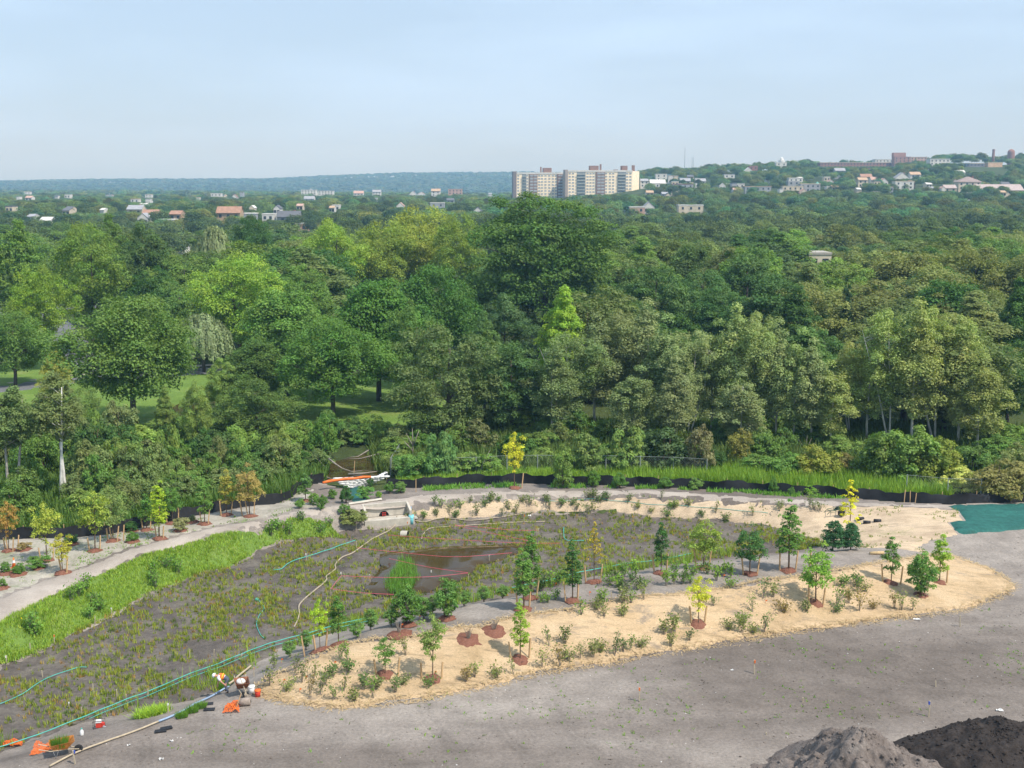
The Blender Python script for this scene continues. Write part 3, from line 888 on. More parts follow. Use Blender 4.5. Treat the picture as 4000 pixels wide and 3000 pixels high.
#      key        H    r   zb  shape   ncl nlf leaf seed
proto('maple_a', 14, 6.5, 2.6, 'round', 210, 115, .29, 11, trunk_r=.30, limbs=16)
proto('maple_b', 14, 6.0, 2.2, 'oval', 200, 115, .29, 12, trunk_r=.28, limbs=16)
proto('oak_a', 24, 9.5, 4, 'round', 320, 110, .38, 13, rc=(.13, .22), trunk_r=.5, limbs=16, lobes=.38)
proto('poplar_a', 14, 2.9, 2.6, 'oval', 120, 100, .21, 14, flat=1.25, rc=(.18, .34), trunk_r=.12, limbs=22, inner=.2, lobes=.35)
proto('poplar_b', 15, 3.3, 3.6, 'vase', 125, 100, .21, 15, flat=1.25, rc=(.16, .32), trunk_r=.11, limbs=24, inner=.2, stems=2, lobes=.35)
proto('poplar_c', 13, 2.6, 2.2, 'column', 110, 100, .21, 16, flat=1.25, rc=(.18, .36), trunk_r=.11, limbs=20, inner=.2, lobes=.4)
proto('elm_a', 12.5, 5.8, 0.6, 'round', 210, 85, .26, 17, rc=(.12, .22), trunk_r=.3, limbs=10, lobes=.32)
proto('locust_a', 18, 7, 3.5, 'vase', 210, 100, .29, 18, rc=(.13, .26), flat=.8, trunk_r=.32, limbs=18, lobes=.4)
proto('broad_a', 15, 5.2, 1.5, 'round', 180, 100, .29, 19, trunk_r=.26, limbs=10)
proto('broad_b', 16, 4.6, 1.5, 'oval', 180, 100, .29, 20, trunk_r=.26, limbs=10, lobes=.36)
proto('broad_c', 13, 5.6, 1.0, 'vase', 180, 100, .29, 21, rc=(.14, .25), flat=.75, trunk_r=.24, limbs=10, lobes=.36)
proto('column_a', 10, 1.5, 0.3, 'column', 110, 60, .22, 22, rc=(.2, .36), trunk_r=.14, limbs=4, lobes=.1)
willow_proto('willow_a', 9, 4.6, 23)
proto('birch_a', 11.5, 2.6, 5.2, 'oval', 130, 80, .19, 24, rc=(.17, .32), trunk_r=.15, limbs=34, inner=.15, stems=2, lean=0.4)
proto('shrub_a', 3.0, 2.1, 0.05, 'dome', 70, 60, .20, 25, rc=(.16, .28), trunk_r=.05, limbs=10, stems=4)
proto('shrub_b', 3.4, 1.8, 0.05, 'round', 70, 55, .20, 26, rc=(.17, .3), trunk_r=.05, limbs=10, stems=4, lobes=.35)
proto('shrub_c', 2.6, 2.3, 0.05, 'dome', 70, 60, .22, 27, rc=(.14, .26), flat=.6, trunk_r=.05, limbs=10, stems=5, lobes=.4)
proto('sap_round', 3.4, 0.95, 0.8, 'round', 64, 46, .095, 31, rc=(.2, .36), trunk_r=.032, limbs=14, lobes=.3)
proto('sap_oval', 3.6, 0.75, 0.65, 'oval', 62, 46, .09, 32, rc=(.22, .4), trunk_r=.03, limbs=14, lobes=.3)
proto('sap_narrow', 4.0, 0.5, 0.85, 'column', 62, 40, .085, 33, rc=(.25, .5), trunk_r=.03, limbs=12, lobes=.35)
proto('sap_vase', 3.2, 1.05, 0.7, 'vase', 60, 36, .09, 34, rc=(.18, .34), trunk_r=.03, limbs=18, lobes=.4)
proto('sap_bush', 2.4, 0.95, 0.25, 'round', 84, 56, .09, 35, rc=(.18, .34), trunk_r=.025, limbs=12, stems=4, lobes=.3)
proto('ever_bush', 2.3, 1.0, 0.02, 'dome', 110, 60, .09, 36, rc=(.18, .32), trunk_r=.05, limbs=4, lobes=.12)
proto('sap_spindle', 4.2, 0.85, 1.0, 'oval', 50, 24, .085, 37, rc=(.12, .26), trunk_r=.028, limbs=24, lobes=.6, inner=.1)

# seedlings and small planted shrubs: a few bent stems with leaves, one mesh each
SEED = {}
def seedling(key, Ht, r, stems, nl, leaf, seed, upright=0.5):
    rng = np.random.default_rng(seed)
    mb = MB(); pos = []
    for s_ in range(stems):
        a = rng.uniform(0, 6.283); q = r * rng.uniform(0.2, 1.0)
        tip = Vector((q * math.cos(a), q * math.sin(a), Ht * rng.uniform(0.6, 1.0)))
        b0 = Vector((rng.normal() * .03, rng.normal() * .03, -.05)); md = b0.lerp(tip, .5) + Vector((-tip.x * .15 * upright, -tip.y * .15 * upright, Ht * .08))
        mb.tube([b0, md, tip], [.012, .009, .004], 4, mi=1, cap=False)
        for j in range(nl):
            f = rng.uniform(0.3, 1.05); p = b0.lerp(md, f * 2) if f < .5 else md.lerp(tip, f * 2 - 1)
            pos.append(tuple(p + Vector(rng.normal(size=3) * (.06 + .10 * r))))
    pos = np.array(pos); n = len(pos)
    nr = rng.normal(size=(n, 3)) * .7 + np.array([0, 0, .5]) + pos * np.array([1, 1, .2])
    V, F = quads(pos, nr, np.full(n, leaf), rng, 1.5)
    vs = np.array(mb.v); F2 = np.array(mb.f)
    VV = np.vstack([V, vs]); tone = np.zeros((len(VV), 2)); tone[:, 1] = .5
    tone[:len(V), 0] = np.repeat(np.clip(.5 + .22 * rng.normal(size=n), 0, 1), 4); tone[:len(V), 1] = np.repeat(np.clip(.5 + .2 * rng.normal(size=n), 0, 1), 4)
    tone[len(V):, 0] = .2
    SEED[key] = (mesh_np(key, VV, [F, F2 + len(V)], ('leaf', 'grey_wood'), tone, [0] * n + [1] * len(F2)), Ht, r)
seedling('seed_a', 0.95, .33, 9, 16, .095, 41)
seedling('seed_b', 0.85, .42, 8, 12, .085, 42)
seedling('seed_c', 1.2, .45, 8, 11, .085, 43)
seedling('seed_d', 0.7, .38, 10, 16, .09, 44)
seedling('seed_e', 1.0, .24, 7, 22, .095, 45)
seedling('seed_f', 0.55, .5, 14, 12, .085, 46)

def copy_part(data, name, parent, color):
    o = bpy.data.objects.new(name, data); COL.objects.link(o); o.parent = parent; o.color = (color[0] * LB * 1.10, color[1] * LB * 1.03, color[2] * LB * .78, 1) if name == 'crown' else (*color, 1)
    return o
BARK = (0.105, 0.085, 0.068); PALE = (0.52, 0.50, 0.44); BROWN = (0.15, 0.10, 0.065)
TREES = []          # (x, y, top z, width) of everything tall, for keeping things apart
def tree(name, key, x, y, h, w, col, bark=BARK, label=None, cat='tree', group=None, rz=None, z=None, var=0.12):
    crown, trunk, Ht, r = PROTO[key]
    zg = Hs(x, y) if z is None else z
    o = thing(name, label, cat, (x, y, zg), RNG.uniform(0, 6.283) if rz is None else rz, group)
    o.scale = (w / (2 * r), w / (2 * r), h / Ht)
    k = 1 + RNG.uniform(-var, var)
    c = tuple(min(1, v * k * (1 + RNG.uniform(-.06, .06))) for v in col)
    copy_part(trunk, 'trunk', o, bark)
    copy_part(crown, 'crown', o, c)
    TREES.append((x, y, zg + h, w))
    return o
def tree_px(name, key, u, vtop, wpx, y, col, **kw):
    """tree whose top shows at (u, vtop), standing y metres away"""
    p = PY(u, vtop, y)
    zg = Hs(p.x, y)
    return tree(name, key, p.x, y, max(1.0, p.z - zg), wpx / px_per_m(p), col, **kw)
def ydist(v): return PZ(2000, v, 0.3).y

LB = 2.2
G_MAPLE = (0.070, 0.122, 0.034); G_DARK = (0.038, 0.078, 0.024); G_POP = (0.122, 0.160, 0.085); G_YEL = (0.125, 0.175, 0.04)
G_LIME = (0.120, 0.195, 0.036); G_OLIVE = (0.076, 0.106, 0.044); G_MID = (0.070, 0.118, 0.032); G_BLUE = (0.048, 0.085, 0.040); G_WIL = (0.135, 0.185, 0.125)
G_PALE = (0.185, 0.205, 0.062)
# --- named trees of the middle distance: name, proto, u, v top, width px, distance, colour, bark, label
MID = [
 ('maple_tree', 'maple_a', 500, 1150, 500, 131, G_MAPLE, BARK, 'large open maple with dark forked trunk standing on the lawn'),
 ('maple_tree', 'maple_a', 40, 1215, 290, 158, G_MAPLE, BARK, 'rounded maple at the picture edge beside the street'),
 ('birch_tree', 'birch_a', 215, 1440, 230, 95.5, G_OLIVE, (0.72, 0.70, 0.64), 'tall birch with white forked trunk behind the silt fence'),
 ('birch_tree', 'birch_a', 20, 1500, 220, 95, G_OLIVE, (0.42, 0.39, 0.33), 'grey leaning birch at the very edge of the wood'),
 ('willow_tree', 'willow_a', 785, 1222, 225, 170, G_WIL, BARK, 'pale weeping willow beside the street'),
 ('willow_tree', 'willow_a', 835, 880, 170, 250, (0.145, 0.18, 0.12), BARK, 'far pale weeping willow in front of the dark pointed oak'),
 ('broadleaf_tree', 'broad_b', 212, 1345, 130, 140, (0.17, 0.20, 0.06), BARK, 'small yellowish tree on the lawn beside the street'),
 ('maple_tree', 'maple_b', 1110, 1095, 440, 150, G_MAPLE, BARK, 'tall dense green maple behind the lawn trunks'),
 ('maple_tree', 'maple_a', 1290, 1240, 400, 134, (0.055, 0.112, 0.026), BARK, 'maple with low spreading limbs over the shaded lawn'),
 ('maple_tree', 'maple_b', 1470, 1050, 420, 146, (0.055, 0.115, 0.024), BARK, 'tallest dark green maple of the lawn edge cluster'),
 ('maple_tree', 'maple_a', 1690, 1025, 360, 158, (0.040, 0.092, 0.022), BARK, 'darkest round maple just below the great oak'),
 ('maple_tree', 'maple_b', 1000, 1300, 300, 138, (0.06, 0.11, 0.03), BARK, 'smaller maple between the willow and the maple cluster'),
 ('elm_tree', 'elm_a', 1745, 1265, 440, 122, (0.070, 0.106, 0.046), BARK, 'broad drooping olive elm beside the creek'),
 ('elm_tree', 'elm_a', 1000, 1480, 330, 121, (0.07, 0.11, 0.034), BARK, 'bushy low elm at the lower edge of the lawn'),
 ('elm_tree', 'elm_a', 1620, 1190, 260, 140, (0.066, 0.112, 0.036), BARK, 'green elm rising behind the drooping olive elm'),
 ('oak_tree', 'oak_a', 2120, 745, 540, 190, (0.042, 0.080, 0.022), BARK, 'great dark oak towering over the whole wood'),
 ('oak_tree', 'oak_a', 980, 835, 200, 262, (0.034, 0.070, 0.024), BARK, 'dark pointed oak beside the far pale willow'),
 ('locust_tree', 'locust_a', 1490, 860, 300, 232, (0.115, 0.155, 0.032), BARK, 'yellow green locust, shortest of the trio beside the great oak'),
 ('locust_tree', 'locust_a', 1640, 800, 330, 240, (0.120, 0.155, 0.034), BARK, 'yellow green locust, tallest of the trio beside the great oak'),
 ('locust_tree', 'locust_a', 1790, 830, 260, 228, (0.105, 0.145, 0.032), BARK, 'yellow green locust touching the great oak'),
 ('locust_tree', 'locust_a', 1290, 850, 290, 225, G_YEL, BARK, 'bright yellow green locust right of the pointed oak'),
 ('locust_tree', 'locust_a', 930, 980, 370, 176, G_LIME, BARK, 'bright lime locust with broad crown above the maple cluster'),
 ('locust_tree', 'locust_a', 330, 865, 330, 190, (0.085, 0.140, 0.030), BARK, 'broad green locust above the large open maple'),
 ('locust_tree', 'locust_a', 150, 1040, 260, 172, (0.105, 0.165, 0.03), BARK, 'light green locust above the street corner'),
 ('oak_tree', 'broad_b', 60, 850, 250, 200, G_MID, BARK, 'green oak at the picture edge above the highway'),
 ('oak_tree', 'broad_a', 560, 870, 260, 215, (0.048, 0.09, 0.026), BARK, 'round dark oak above the lawn, left of the far willow'),
 ('oak_tree', 'broad_b', 430, 830, 200, 230, (0.06, 0.105, 0.03), BARK, 'narrow green oak rising above its neighbours beside the gable roofs'),
 ('broadleaf_tree', 'broad_c', 700, 1080, 260, 185, (0.075, 0.125, 0.035), BARK, 'flat topped green tree behind the weeping willow'),
 ('broadleaf_tree', 'broad_a', 590, 1040, 220, 192, G_DARK, BARK, 'dark tree in the gap above the large open maple'),
 ('broadleaf_tree', 'broad_a', 1200, 1030, 240, 180, (0.065, 0.115, 0.03), BARK, 'green tree peering over the tall dense maple'),
 ('broadleaf_tree', 'broad_b', 2200, 1110, 250, 140, (0.14, 0.20, 0.03), BARK, 'vivid lime tree below the great oak'),
 ('broadleaf_tree', 'broad_a', 1970, 1150, 260, 150, G_BLUE, BARK, 'blue green tree left of the vivid lime tree'),
 ('broadleaf_tree', 'broad_b', 1890, 1210, 200, 136, (0.055, 0.095, 0.034), BARK, 'slender green tree between the olive elm and the blue green tree'),
 ('broadleaf_tree', 'broad_a', 2000, 1330, 300, 124, (0.046, 0.082, 0.03), BARK, 'dark tree behind the yellow sapling and the creek'),
 ('broadleaf_tree', 'broad_b', 3110, 1105, 260, 150, G_DARK, BARK, 'tall dark tree above the poplar belt'),
 ('broadleaf_tree', 'broad_a', 3230, 1290, 260, 134, G_DARK, BARK, 'dark round tree filling the gap in the poplar belt'),
 ('broadleaf_tree', 'broad_a', 2830, 1120, 260, 168, (0.036, 0.075, 0.026), BARK, 'dark round tree behind the poplar tops'),
 ('broadleaf_tree', 'broad_b', 3990, 1080, 260, 150, (0.045, 0.09, 0.026), BARK, 'dark green tree at the far picture edge'),
 ('broadleaf_tree', 'broad_a', 3960, 1330, 260, 128, (0.048, 0.092, 0.028), BARK, 'dark green tree closing the poplar belt at the picture edge'),
 ('broadleaf_tree', 'broad_a', 2930, 960, 330, 188, (0.055, 0.095, 0.036), BARK, 'wide blue green tree above the dark round tree'),
 ('broadleaf_tree', 'broad_c', 2560, 1010, 330, 175, (0.05, 0.088, 0.033), BARK, 'flat layered dark tree right of the great oak'),
 ('broadleaf_tree', 'broad_c', 2750, 1030, 300, 182, (0.052, 0.09, 0.034), BARK, 'second flat layered tree behind the poplars'),
 ('broadleaf_tree', 'broad_a', 1930, 985, 260, 215, (0.075, 0.12, 0.036), BARK, 'green tree in the gap between the locust trio and the great oak'),
 ('broadleaf_tree', 'broad_b', 1850, 1060, 220, 190, (0.062, 0.108, 0.032), BARK, 'green tree just above the darkest maple'),
 ('broadleaf_tree', 'broad_b', 640, 1500, 110, 118, (0.085, 0.13, 0.04), BARK, 'small tree on the lawn beside the park pond'),
 ('broadleaf_tree', 'broad_a', 760, 1480, 120, 116, (0.10, 0.14, 0.045), BARK, 'small round tree on the lawn before the park pond'),
 ('broadleaf_tree', 'broad_c', 310, 1500, 150, 118, (0.09, 0.14, 0.045), BARK, 'small loose tree on the lawn before the street'),
 ('broadleaf_tree', 'broad_a', 870, 1400, 150, 135, (0.10, 0.145, 0.045), BARK, 'small pale tree on the lawn below the weeping willow'),
 ('columnar_evergreen', 'column_a', 3313, 1062, 62, 158, (0.024, 0.052, 0.026), BARK, 'narrow dark columnar evergreen standing above the poplars'),
]
for nm, key, u, vt, w, y, c, b, lab in MID:
    tree_px(nm, key, u, vt, w, y, c, bark=b, label=lab, cat='tree')
POP = [(2160, 1335, 210, 121, 0), (2240, 1290, 230, 124, 1), (2330, 1235, 240, 127, 0), (2430, 1200, 240, 129, 1), (2530, 1180, 240, 127, 0), (2620, 1215, 230, 124, 2), (2700, 1280, 190, 121, 1),
       (2790, 1235, 210, 123, 2), (2880, 1200, 230, 121, 0), (2965, 1210, 220, 120, 1), (3045, 1255, 200, 119, 0), (3115, 1270, 190, 118, 2), (3330, 1330, 180, 122, 1), (3410, 1250, 220, 119, 0), (3500, 1195, 230, 118, 1),
       (3590, 1180, 240, 117, 0), (3680, 1185, 250, 118, 1), (3770, 1260, 220, 117, 0), (3840, 1370, 200, 115, 2), (3180, 1330, 190, 117, 0), (3260, 1400, 180, 116, 2), (2480, 1420, 200, 117, 2), (2640, 1400, 200, 116, 0), (2900, 1450, 190, 115, 2)]
for i, (u, vt, w, y, k) in enumerate(sorted(POP)):
    c = G_POP if u < 2760 else (0.138, 0.176, 0.088) if u < 3200 else (0.156, 0.192, 0.082)
    tree_px('poplar_tree', ('poplar_a', 'poplar_b', 'poplar_c')[k], u, vt, w, y, c, bark=PALE, group='poplars in the belt behind the silt fence',
            label=f'{ordinal(i)} pale trunked poplar of the belt behind the silt fence, counting from the creek')

# --- woodland behind: filled in from near to far, leaving out what nearer crowns hide
cover = np.full(81, 3000.0)          # lowest v already covered, per 50 px of width
for (x, y, zt, w) in TREES:
    if y < 300:
        u, v = proj(x, y, zt); pw = w * FPX / y
        for b in range(max(0, int((u - pw * .3) // 50)), min(80, int((u + pw * .3) // 50)) + 1): pass
HOLES = [(300, 1240, 640, 1330), (600, 1330, 930, 1560)]
def free(x, y, dmin):
    for (a, b, zt, w) in TREES:
        if (a - x) ** 2 + (b - y) ** 2 < (0.5 * (dmin + w * 0.55)) ** 2: return False
    return True
WOOD_COL = [G_MID, G_DARK, G_OLIVE, G_BLUE, (0.085, 0.135, 0.035), (0.085, 0.112, 0.046), (0.06, 0.10, 0.035), (0.075, 0.105, 0.045)]
HOUSES0 = [(3286, 3340, 1235, 157.0), (2085, 2290, 1230, 139.0)]
def lawn_like(x, y):
    u, v = proj(x, y, 0.2)
    if u < 1350 and 1395 < v < 1780: return True
    if u < 420 and 1180 < v < 1420: return True
    if u < 260 and v > 1170: return True
    return False
HOUSES = list(HOUSES0)          # visible windows kept free of nearer trees: (u0, u1, v bottom, distance)
LEAFY = []

# ------------------------------------------------------------------ far buildings
def solve_y(u, vtop, hgt, lo=350.0, hi=2400.0):
    ys = np.arange(lo, hi, 5.0)
    d = ray(u, vtop); t = ys / d[1]
    X = d[0] * t; Z = CAM_Z + d[2] * t
    g = Z - (far_T(X, ys) + hgt)
    ok = np.nonzero(g <= 0)[0]
    return float(ys[ok[0]] if len(ok) else ys[np.argmin(np.abs(g))])
WHITE = (0.62, 0.61, 0.57); CREAM = (0.60, 0.52, 0.40); GREY = (0.33, 0.34, 0.36); TAN = (0.46, 0.33, 0.22); BRICK = (0.29, 0.155, 0.12); ORANGE = (0.36, 0.215, 0.15); DGREY = (0.13, 0.135, 0.145); PINK = (0.48, 0.32, 0.26)
CNAME = {WHITE: 'white', CREAM: 'cream', GREY: 'grey', TAN: 'tan', BRICK: 'brick', ORANGE: 'orange', DGREY: 'dark grey', PINK: 'pinkish'}
def house(name, u, vtop, vbot, wpx, style, wc, rc, hgt, label, group=None, cat='house', yaw=0.0, win=True, y=None):
    y = solve_y(u, vtop, hgt) if y is None else y
    top = PY(u, vtop, y); s = px_per_m(top)
    w = wpx / s; dep = min(max(8.0, w * 0.6), 16.0)
    zt = top.z; zg = min(float(far_T(np.array([top.x]), np.array([y]))[0]) - 1.0, zt - 5)
    rh = {'flat': 0.5, 'gable': min(4.2, w * 0.22), 'front': min(4.5, w * 0.42), 'hip': min(7.0, w * 0.22)}[style]
    o = thing(name, label, cat, (top.x, y + dep / 2, zg), yaw, group)
    ze = zt - rh - zg
    m = MB(); m.box((0, 0, ze / 2), (w * 0.96, dep * 0.96, ze))
    if style == 'front': m.add([(-w * .48, -dep * .48, ze), (w * .48, -dep * .48, ze), (0, -dep * .48, ze + rh * .96), (-w * .48, dep * .48, ze), (w * .48, dep * .48, ze), (0, dep * .48, ze + rh * .96)], [(0, 1, 2), (4, 3, 5)])
    elif style == 'gable': m.add([(-w * .48, -dep * .48, ze), (-w * .48, dep * .48, ze), (-w * .48, 0, ze + rh * .96), (w * .48, -dep * .48, ze), (w * .48, dep * .48, ze), (w * .48, 0, ze + rh * .96)], [(1, 0, 2), (3, 4, 5)])
    wl = m.build('wall', 'wall_tint', o); wl.color = (*wc, 1)
    r_ = MB(); e = 0.5
    if style == 'flat':
        r_.box((0, 0, ze + rh / 2), (w, dep, rh))
    elif style == 'gable':
        for sg in (-1, 1):
            r_.add([(-w / 2, sg * (dep / 2 + e), ze - .3), (w / 2, sg * (dep / 2 + e), ze - .3), (w / 2, 0, ze + rh), (-w / 2, 0, ze + rh), (-w / 2, sg * (dep / 2 + e), ze - .05), (w / 2, sg * (dep / 2 + e), ze - .05), (w / 2, 0, ze + rh + .28), (-w / 2, 0, ze + rh + .28)],
                   [(0, 1, 2, 3), (4, 5, 6, 7), (0, 1, 5, 4), (0, 3, 7, 4), (1, 2, 6, 5)])
    elif style == 'front':
        for sg in (-1, 1):
            r_.add([(sg * (w / 2 + .2), -dep / 2, ze - .3), (sg * (w / 2 + .2), dep / 2, ze - .3), (0, dep / 2, ze + rh), (0, -dep / 2, ze + rh), (sg * (w / 2 + .2), -dep / 2, ze - .05), (sg * (w / 2 + .2), dep / 2, ze - .05), (0, dep / 2, ze + rh + .28), (0, -dep / 2, ze + rh + .28)],
                   [(0, 1, 2, 3), (4, 5, 6, 7), (0, 1, 5, 4), (0, 3, 7, 4), (1, 2, 6, 5)])
    else:
        r_.add([(-w / 2 - e, -dep / 2 - e, ze), (w / 2 + e, -dep / 2 - e, ze), (w / 2 + e, dep / 2 + e, ze), (-w / 2 - e, dep / 2 + e, ze), (-w * .06, 0, ze + rh), (w * .06, 0, ze + rh)],
               [(0, 1, 5, 4), (1, 2, 5), (2, 3, 4, 5), (3, 0, 4), (3, 2, 1, 0)])
    rf = r_.build('roof', 'roof_tint', o); rf.color = (*rc, 1)
    if style != 'flat' and w > 8:
        c = MB(); c.box((w * .22, 0.5, ze + rh * .9), (.9, .9, 1.8)); c.build('chimney', 'wall_tint', rf).color = (*BRICK, 1)
    if win and wpx >= 22:
        n = max(2, int(w / 4.0)); pw = MB(); pw.box((0, 0, 0), (1.3, .12, 1.5)); me = pw.mesh('window', 'glass_dark')
        for row in range(2):
            zc = ze - 1.6 - 3.0 * row
            if zc < 1: continue
            for i in range(n): link('window', me, o, (-w * .48 + w * .96 * (i + .5) / n, -dep * .48 - .04, zc))
    HOUSES.append((u - wpx / 2 + 2, u + wpx / 2 - 2, vtop + (vbot - vtop) * .72, y))
    return o
# --- the long apartment block: two staggered wings, an end wall turned to the sun
def apartment():
    y0 = 1147.0
    root = thing('apartment_block', 'long cream and brown high-rise apartment block rising above the trees', 'apartment block', tuple(PY(2255, 760, y0)))
    ox, oy, oz = root.location
    def pt(u, y): return PY(u, 700, y).x - ox
    WC = (0.90, 0.77, 0.57)
    BR = (0.22, 0.135, 0.105)
    def prism(name, foot, z0, z1, col, m='wall_tint', parent=root):
        b = MB(); n = len(foot)
        vs = [(x, y - oy, z - oz) for z in (z0, z1) for x, y in foot]
        b.add(vs, [tuple(reversed(range(n))), tuple(range(n, 2 * n))] + [(i, (i + 1) % n, n + (i + 1) % n, n + i) for i in range(n)])
        o = b.build(name, m, parent); o.color = (*col, 1); return o
    def zat(v, y): return PY(2000, v, y).z
    ya, yb = y0 + 12, y0 - 8
    za, zb_ = zat(677, ya), zat(668, yb)
    zlow = 4.0
    prism('wing', [(pt(2012, ya), ya), (pt(2216, ya), ya), (pt(2216, ya), ya + 19), (pt(2012, ya), ya + 19)], zlow, za, WC)
    prism('wing', [(pt(2214, yb), yb), (pt(2470, yb), yb), (pt(2503, yb + 14), yb + 14), (pt(2495, yb), yb + 30), (pt(2214, yb), yb + 30)], zlow, zb_, WC)
    # flat parapets
    prism('parapet', [(pt(2010, ya), ya - .4), (pt(2213, ya), ya - .4), (pt(2213, ya), ya - .05), (pt(2010, ya), ya - .05)], za - .7, za + .8, WHITE)
    prism('parapet', [(pt(2212, yb), yb - .4), (pt(2470, yb), yb - .4), (pt(2470, yb), yb - .05), (pt(2212, yb), yb - .05)], zb_ - .7, zb_ + .8, WHITE)
    # brown brick bays and stair towers, standing proud of the wall
    for u0, u1, yy, zt in ((2071, 2103, ya, za), (2180, 2202, ya, za), (2325, 2361, yb, zb_)):
        prism('brick_bay', [(pt(u0, yy), yy - .8), (pt(u1, yy), yy - .8), (pt(u1, yy), yy - .02), (pt(u0, yy), yy - .02)], zlow, zt - .8, BR)
    prism('stair_tower', [(pt(2008, ya), ya - .6), (pt(2021, ya), ya - .6), (pt(2021, ya), ya + 10), (pt(2008, ya), ya + 10)], zlow, zat(670, ya), (0.20, 0.17, 0.17))
    prism('stair_tower', [(pt(2203, yb), yb - 1.5), (pt(2214, yb), yb - 1.5), (pt(2214, yb), yb + 12), (pt(2203, yb), yb + 12)], zlow, zat(663, yb), (0.34, 0.29, 0.26))
    for u0, u1, v, yy, z in ((2130, 2162, 656, ya, za), (2306, 2340, 647, yb, zb_), (2433, 2455, 647, yb, zb_), (2404, 2417, 662, yb, zb_), (2240, 2256, 665, yb, zb_)):
        prism('roof_house', [(pt(u0, yy), yy + 6), (pt(u1, yy), yy + 6), (pt(u1, yy), yy + 14), (pt(u0, yy), yy + 14)], z - .1, zat(v, yy + 6), BR)
    for u0, u1, v, yy, z in ((2118, 2123, 652, ya, za), (2346, 2352, 641, yb, zb_), (2474, 2485, 645, yb, zb_)):
        prism('chimney', [(pt(u0, yy), yy + 7), (pt(u1, yy), yy + 7), (pt(u1, yy), yy + 9), (pt(u0, yy), yy + 9)], z - .1, zat(v, yy + 7), BR)
    # windows: one mesh each, shared data
    def win_mesh(w, h):
        b = MB(); b.box((0, 0, 0), (w, .25, h), mi=1); b.box((-w * .24, -.1, 0), (w * .42, .15, h * .78)); b.box((w * .24, -.1, 0), (w * .42, .15, h * .78))
        return b.mesh('window', ('glass_sky_tint', 'window_frame'))
    wm = win_mesh(2.0, 1.35); wb = win_mesh(3.0, 1.6)
    fl = 2.86
    for us, yy, zt, me, off in (((2028, 2063, 2110, 2121, 2135, 2150, 2164, 2176), ya, za, wm, .1), ((2080, 2095), ya, za, wb, .9), ((2189, 2199), ya, za, wm, .9),
                                ((2222, 2235, 2292, 2304, 2316, 2366, 2381, 2394, 2449, 2462), yb, zb_, wm, .1), ((2337, 2352), yb, zb_, wb, .9)):
        for u in us:
            for k in range(9):
                link('window', me, root, (pt(u, yy), yy - oy - off, zt - 2.2 - k * fl - oz))
    # balcony stacks
    for u0, u1, yy, zt in ((2043, 2060, ya, za), (2250, 2284, yb, zb_), (2411, 2444, yb, zb_)):
        w = pt(u1, yy) - pt(u0, yy); cx = (pt(u0, yy) + pt(u1, yy)) / 2
        prism('recess_shade', [(cx - w / 2, yy - .12), (cx + w / 2, yy - .12), (cx + w / 2, yy - .03), (cx - w / 2, yy - .03)], zlow, zt - 1.0, (0.24, 0.27, 0.29), 'wall_tint')  # flat dark sheet on the wall, painted shade for a balcony recess
        b = MB(); b.box((0, -.75, 0), (w, 1.3, .22)); b.box((0, -1.38, .62), (w, .06, .95), mi=1)
        me = b.mesh('balcony', ('concrete', 'galvanised'))
        for k in range(9): link('balcony', me, root, (cx, yy - oy - .15, zt - 3.4 - k * fl - oz))
    root.rotation_euler = (0, 0, .10)
    HOUSES.append((2005, 2506, 754, y0 + 30))
apartment()

# --- houses among the trees, left of the block
LEFT = [(890, 809, 838, 97, 'gable', TAN, ORANGE, 14), (583, 821, 845, 62, 'gable', CREAM, ORANGE, 12), (683, 825, 850, 48, 'gable', TAN, ORANGE, 12), (556, 834, 862, 44, 'front', WHITE, GREY, 11),
        (647, 856, 893, 62, 'flat', GREY, WHITE, 9), (524, 803, 820, 62, 'gable', CREAM, GREY, 12), (935, 832, 866, 120, 'flat', GREY, WHITE, 10), (1080, 803, 832, 26, 'front', WHITE, DGREY, 13), (1125, 826, 845, 92, 'gable', GREY, DGREY, 11),
        (1045, 834, 852, 46, 'flat', WHITE, WHITE, 10), (1175, 870, 892, 46, 'flat', PINK, WHITE, 8), (697, 943, 983, 42, 'gable', WHITE, GREY, 8), (175, 850, 864, 46, 'gable', WHITE, WHITE, 10), (118, 838, 850, 30, 'gable', WHITE, GREY, 10),
        (843, 755, 766, 42, 'flat', WHITE, WHITE, 14), (914, 760, 773, 24, 'front', WHITE, BRICK, 13), (943, 751, 766, 13, 'flat', GREY, GREY, 15), (1205, 741, 752, 60, 'flat', WHITE, WHITE, 16), (1272, 744, 754, 60, 'flat', WHITE, GREY, 16),
        (1207, 767, 779, 42, 'gable', WHITE, GREY, 12), (1295, 806, 815, 22, 'gable', WHITE, TAN, 11), (1471, 742, 758, 34, 'gable', WHITE, GREY, 15), (1612, 747, 760, 28, 'front', WHITE, GREY, 14), (1645, 750, 761, 30, 'front', WHITE, PINK, 14),
        (1702, 738, 753, 36, 'gable', WHITE, TAN, 15), (1778, 738, 746, 56, 'flat', PINK, PINK, 15), (1400, 746, 760, 40, 'gable', WHITE, PINK, 14), (1708, 791, 812, 58, 'flat', GREY, WHITE, 10), (1310, 800, 812, 30, 'flat', WHITE, WHITE, 11), (110, 766, 774, 26, 'gable', WHITE, PINK, 14), (262, 760, 768, 22, 'flat', WHITE, WHITE, 14)]
rh_ = random.Random(4)
for _ in range(26):
    v_ = rh_.uniform(748, 815); LEFT.append((rh_.uniform(20, 1950), v_, v_ + rh_.uniform(8, 13), rh_.uniform(14, 34) * (1 if v_ > 770 else .8), rh_.choice(['gable', 'front', 'flat', 'gable']), rh_.choice([WHITE, CREAM, WHITE, GREY]), rh_.choice([GREY, WHITE, PINK, DGREY, TAN]), 11))
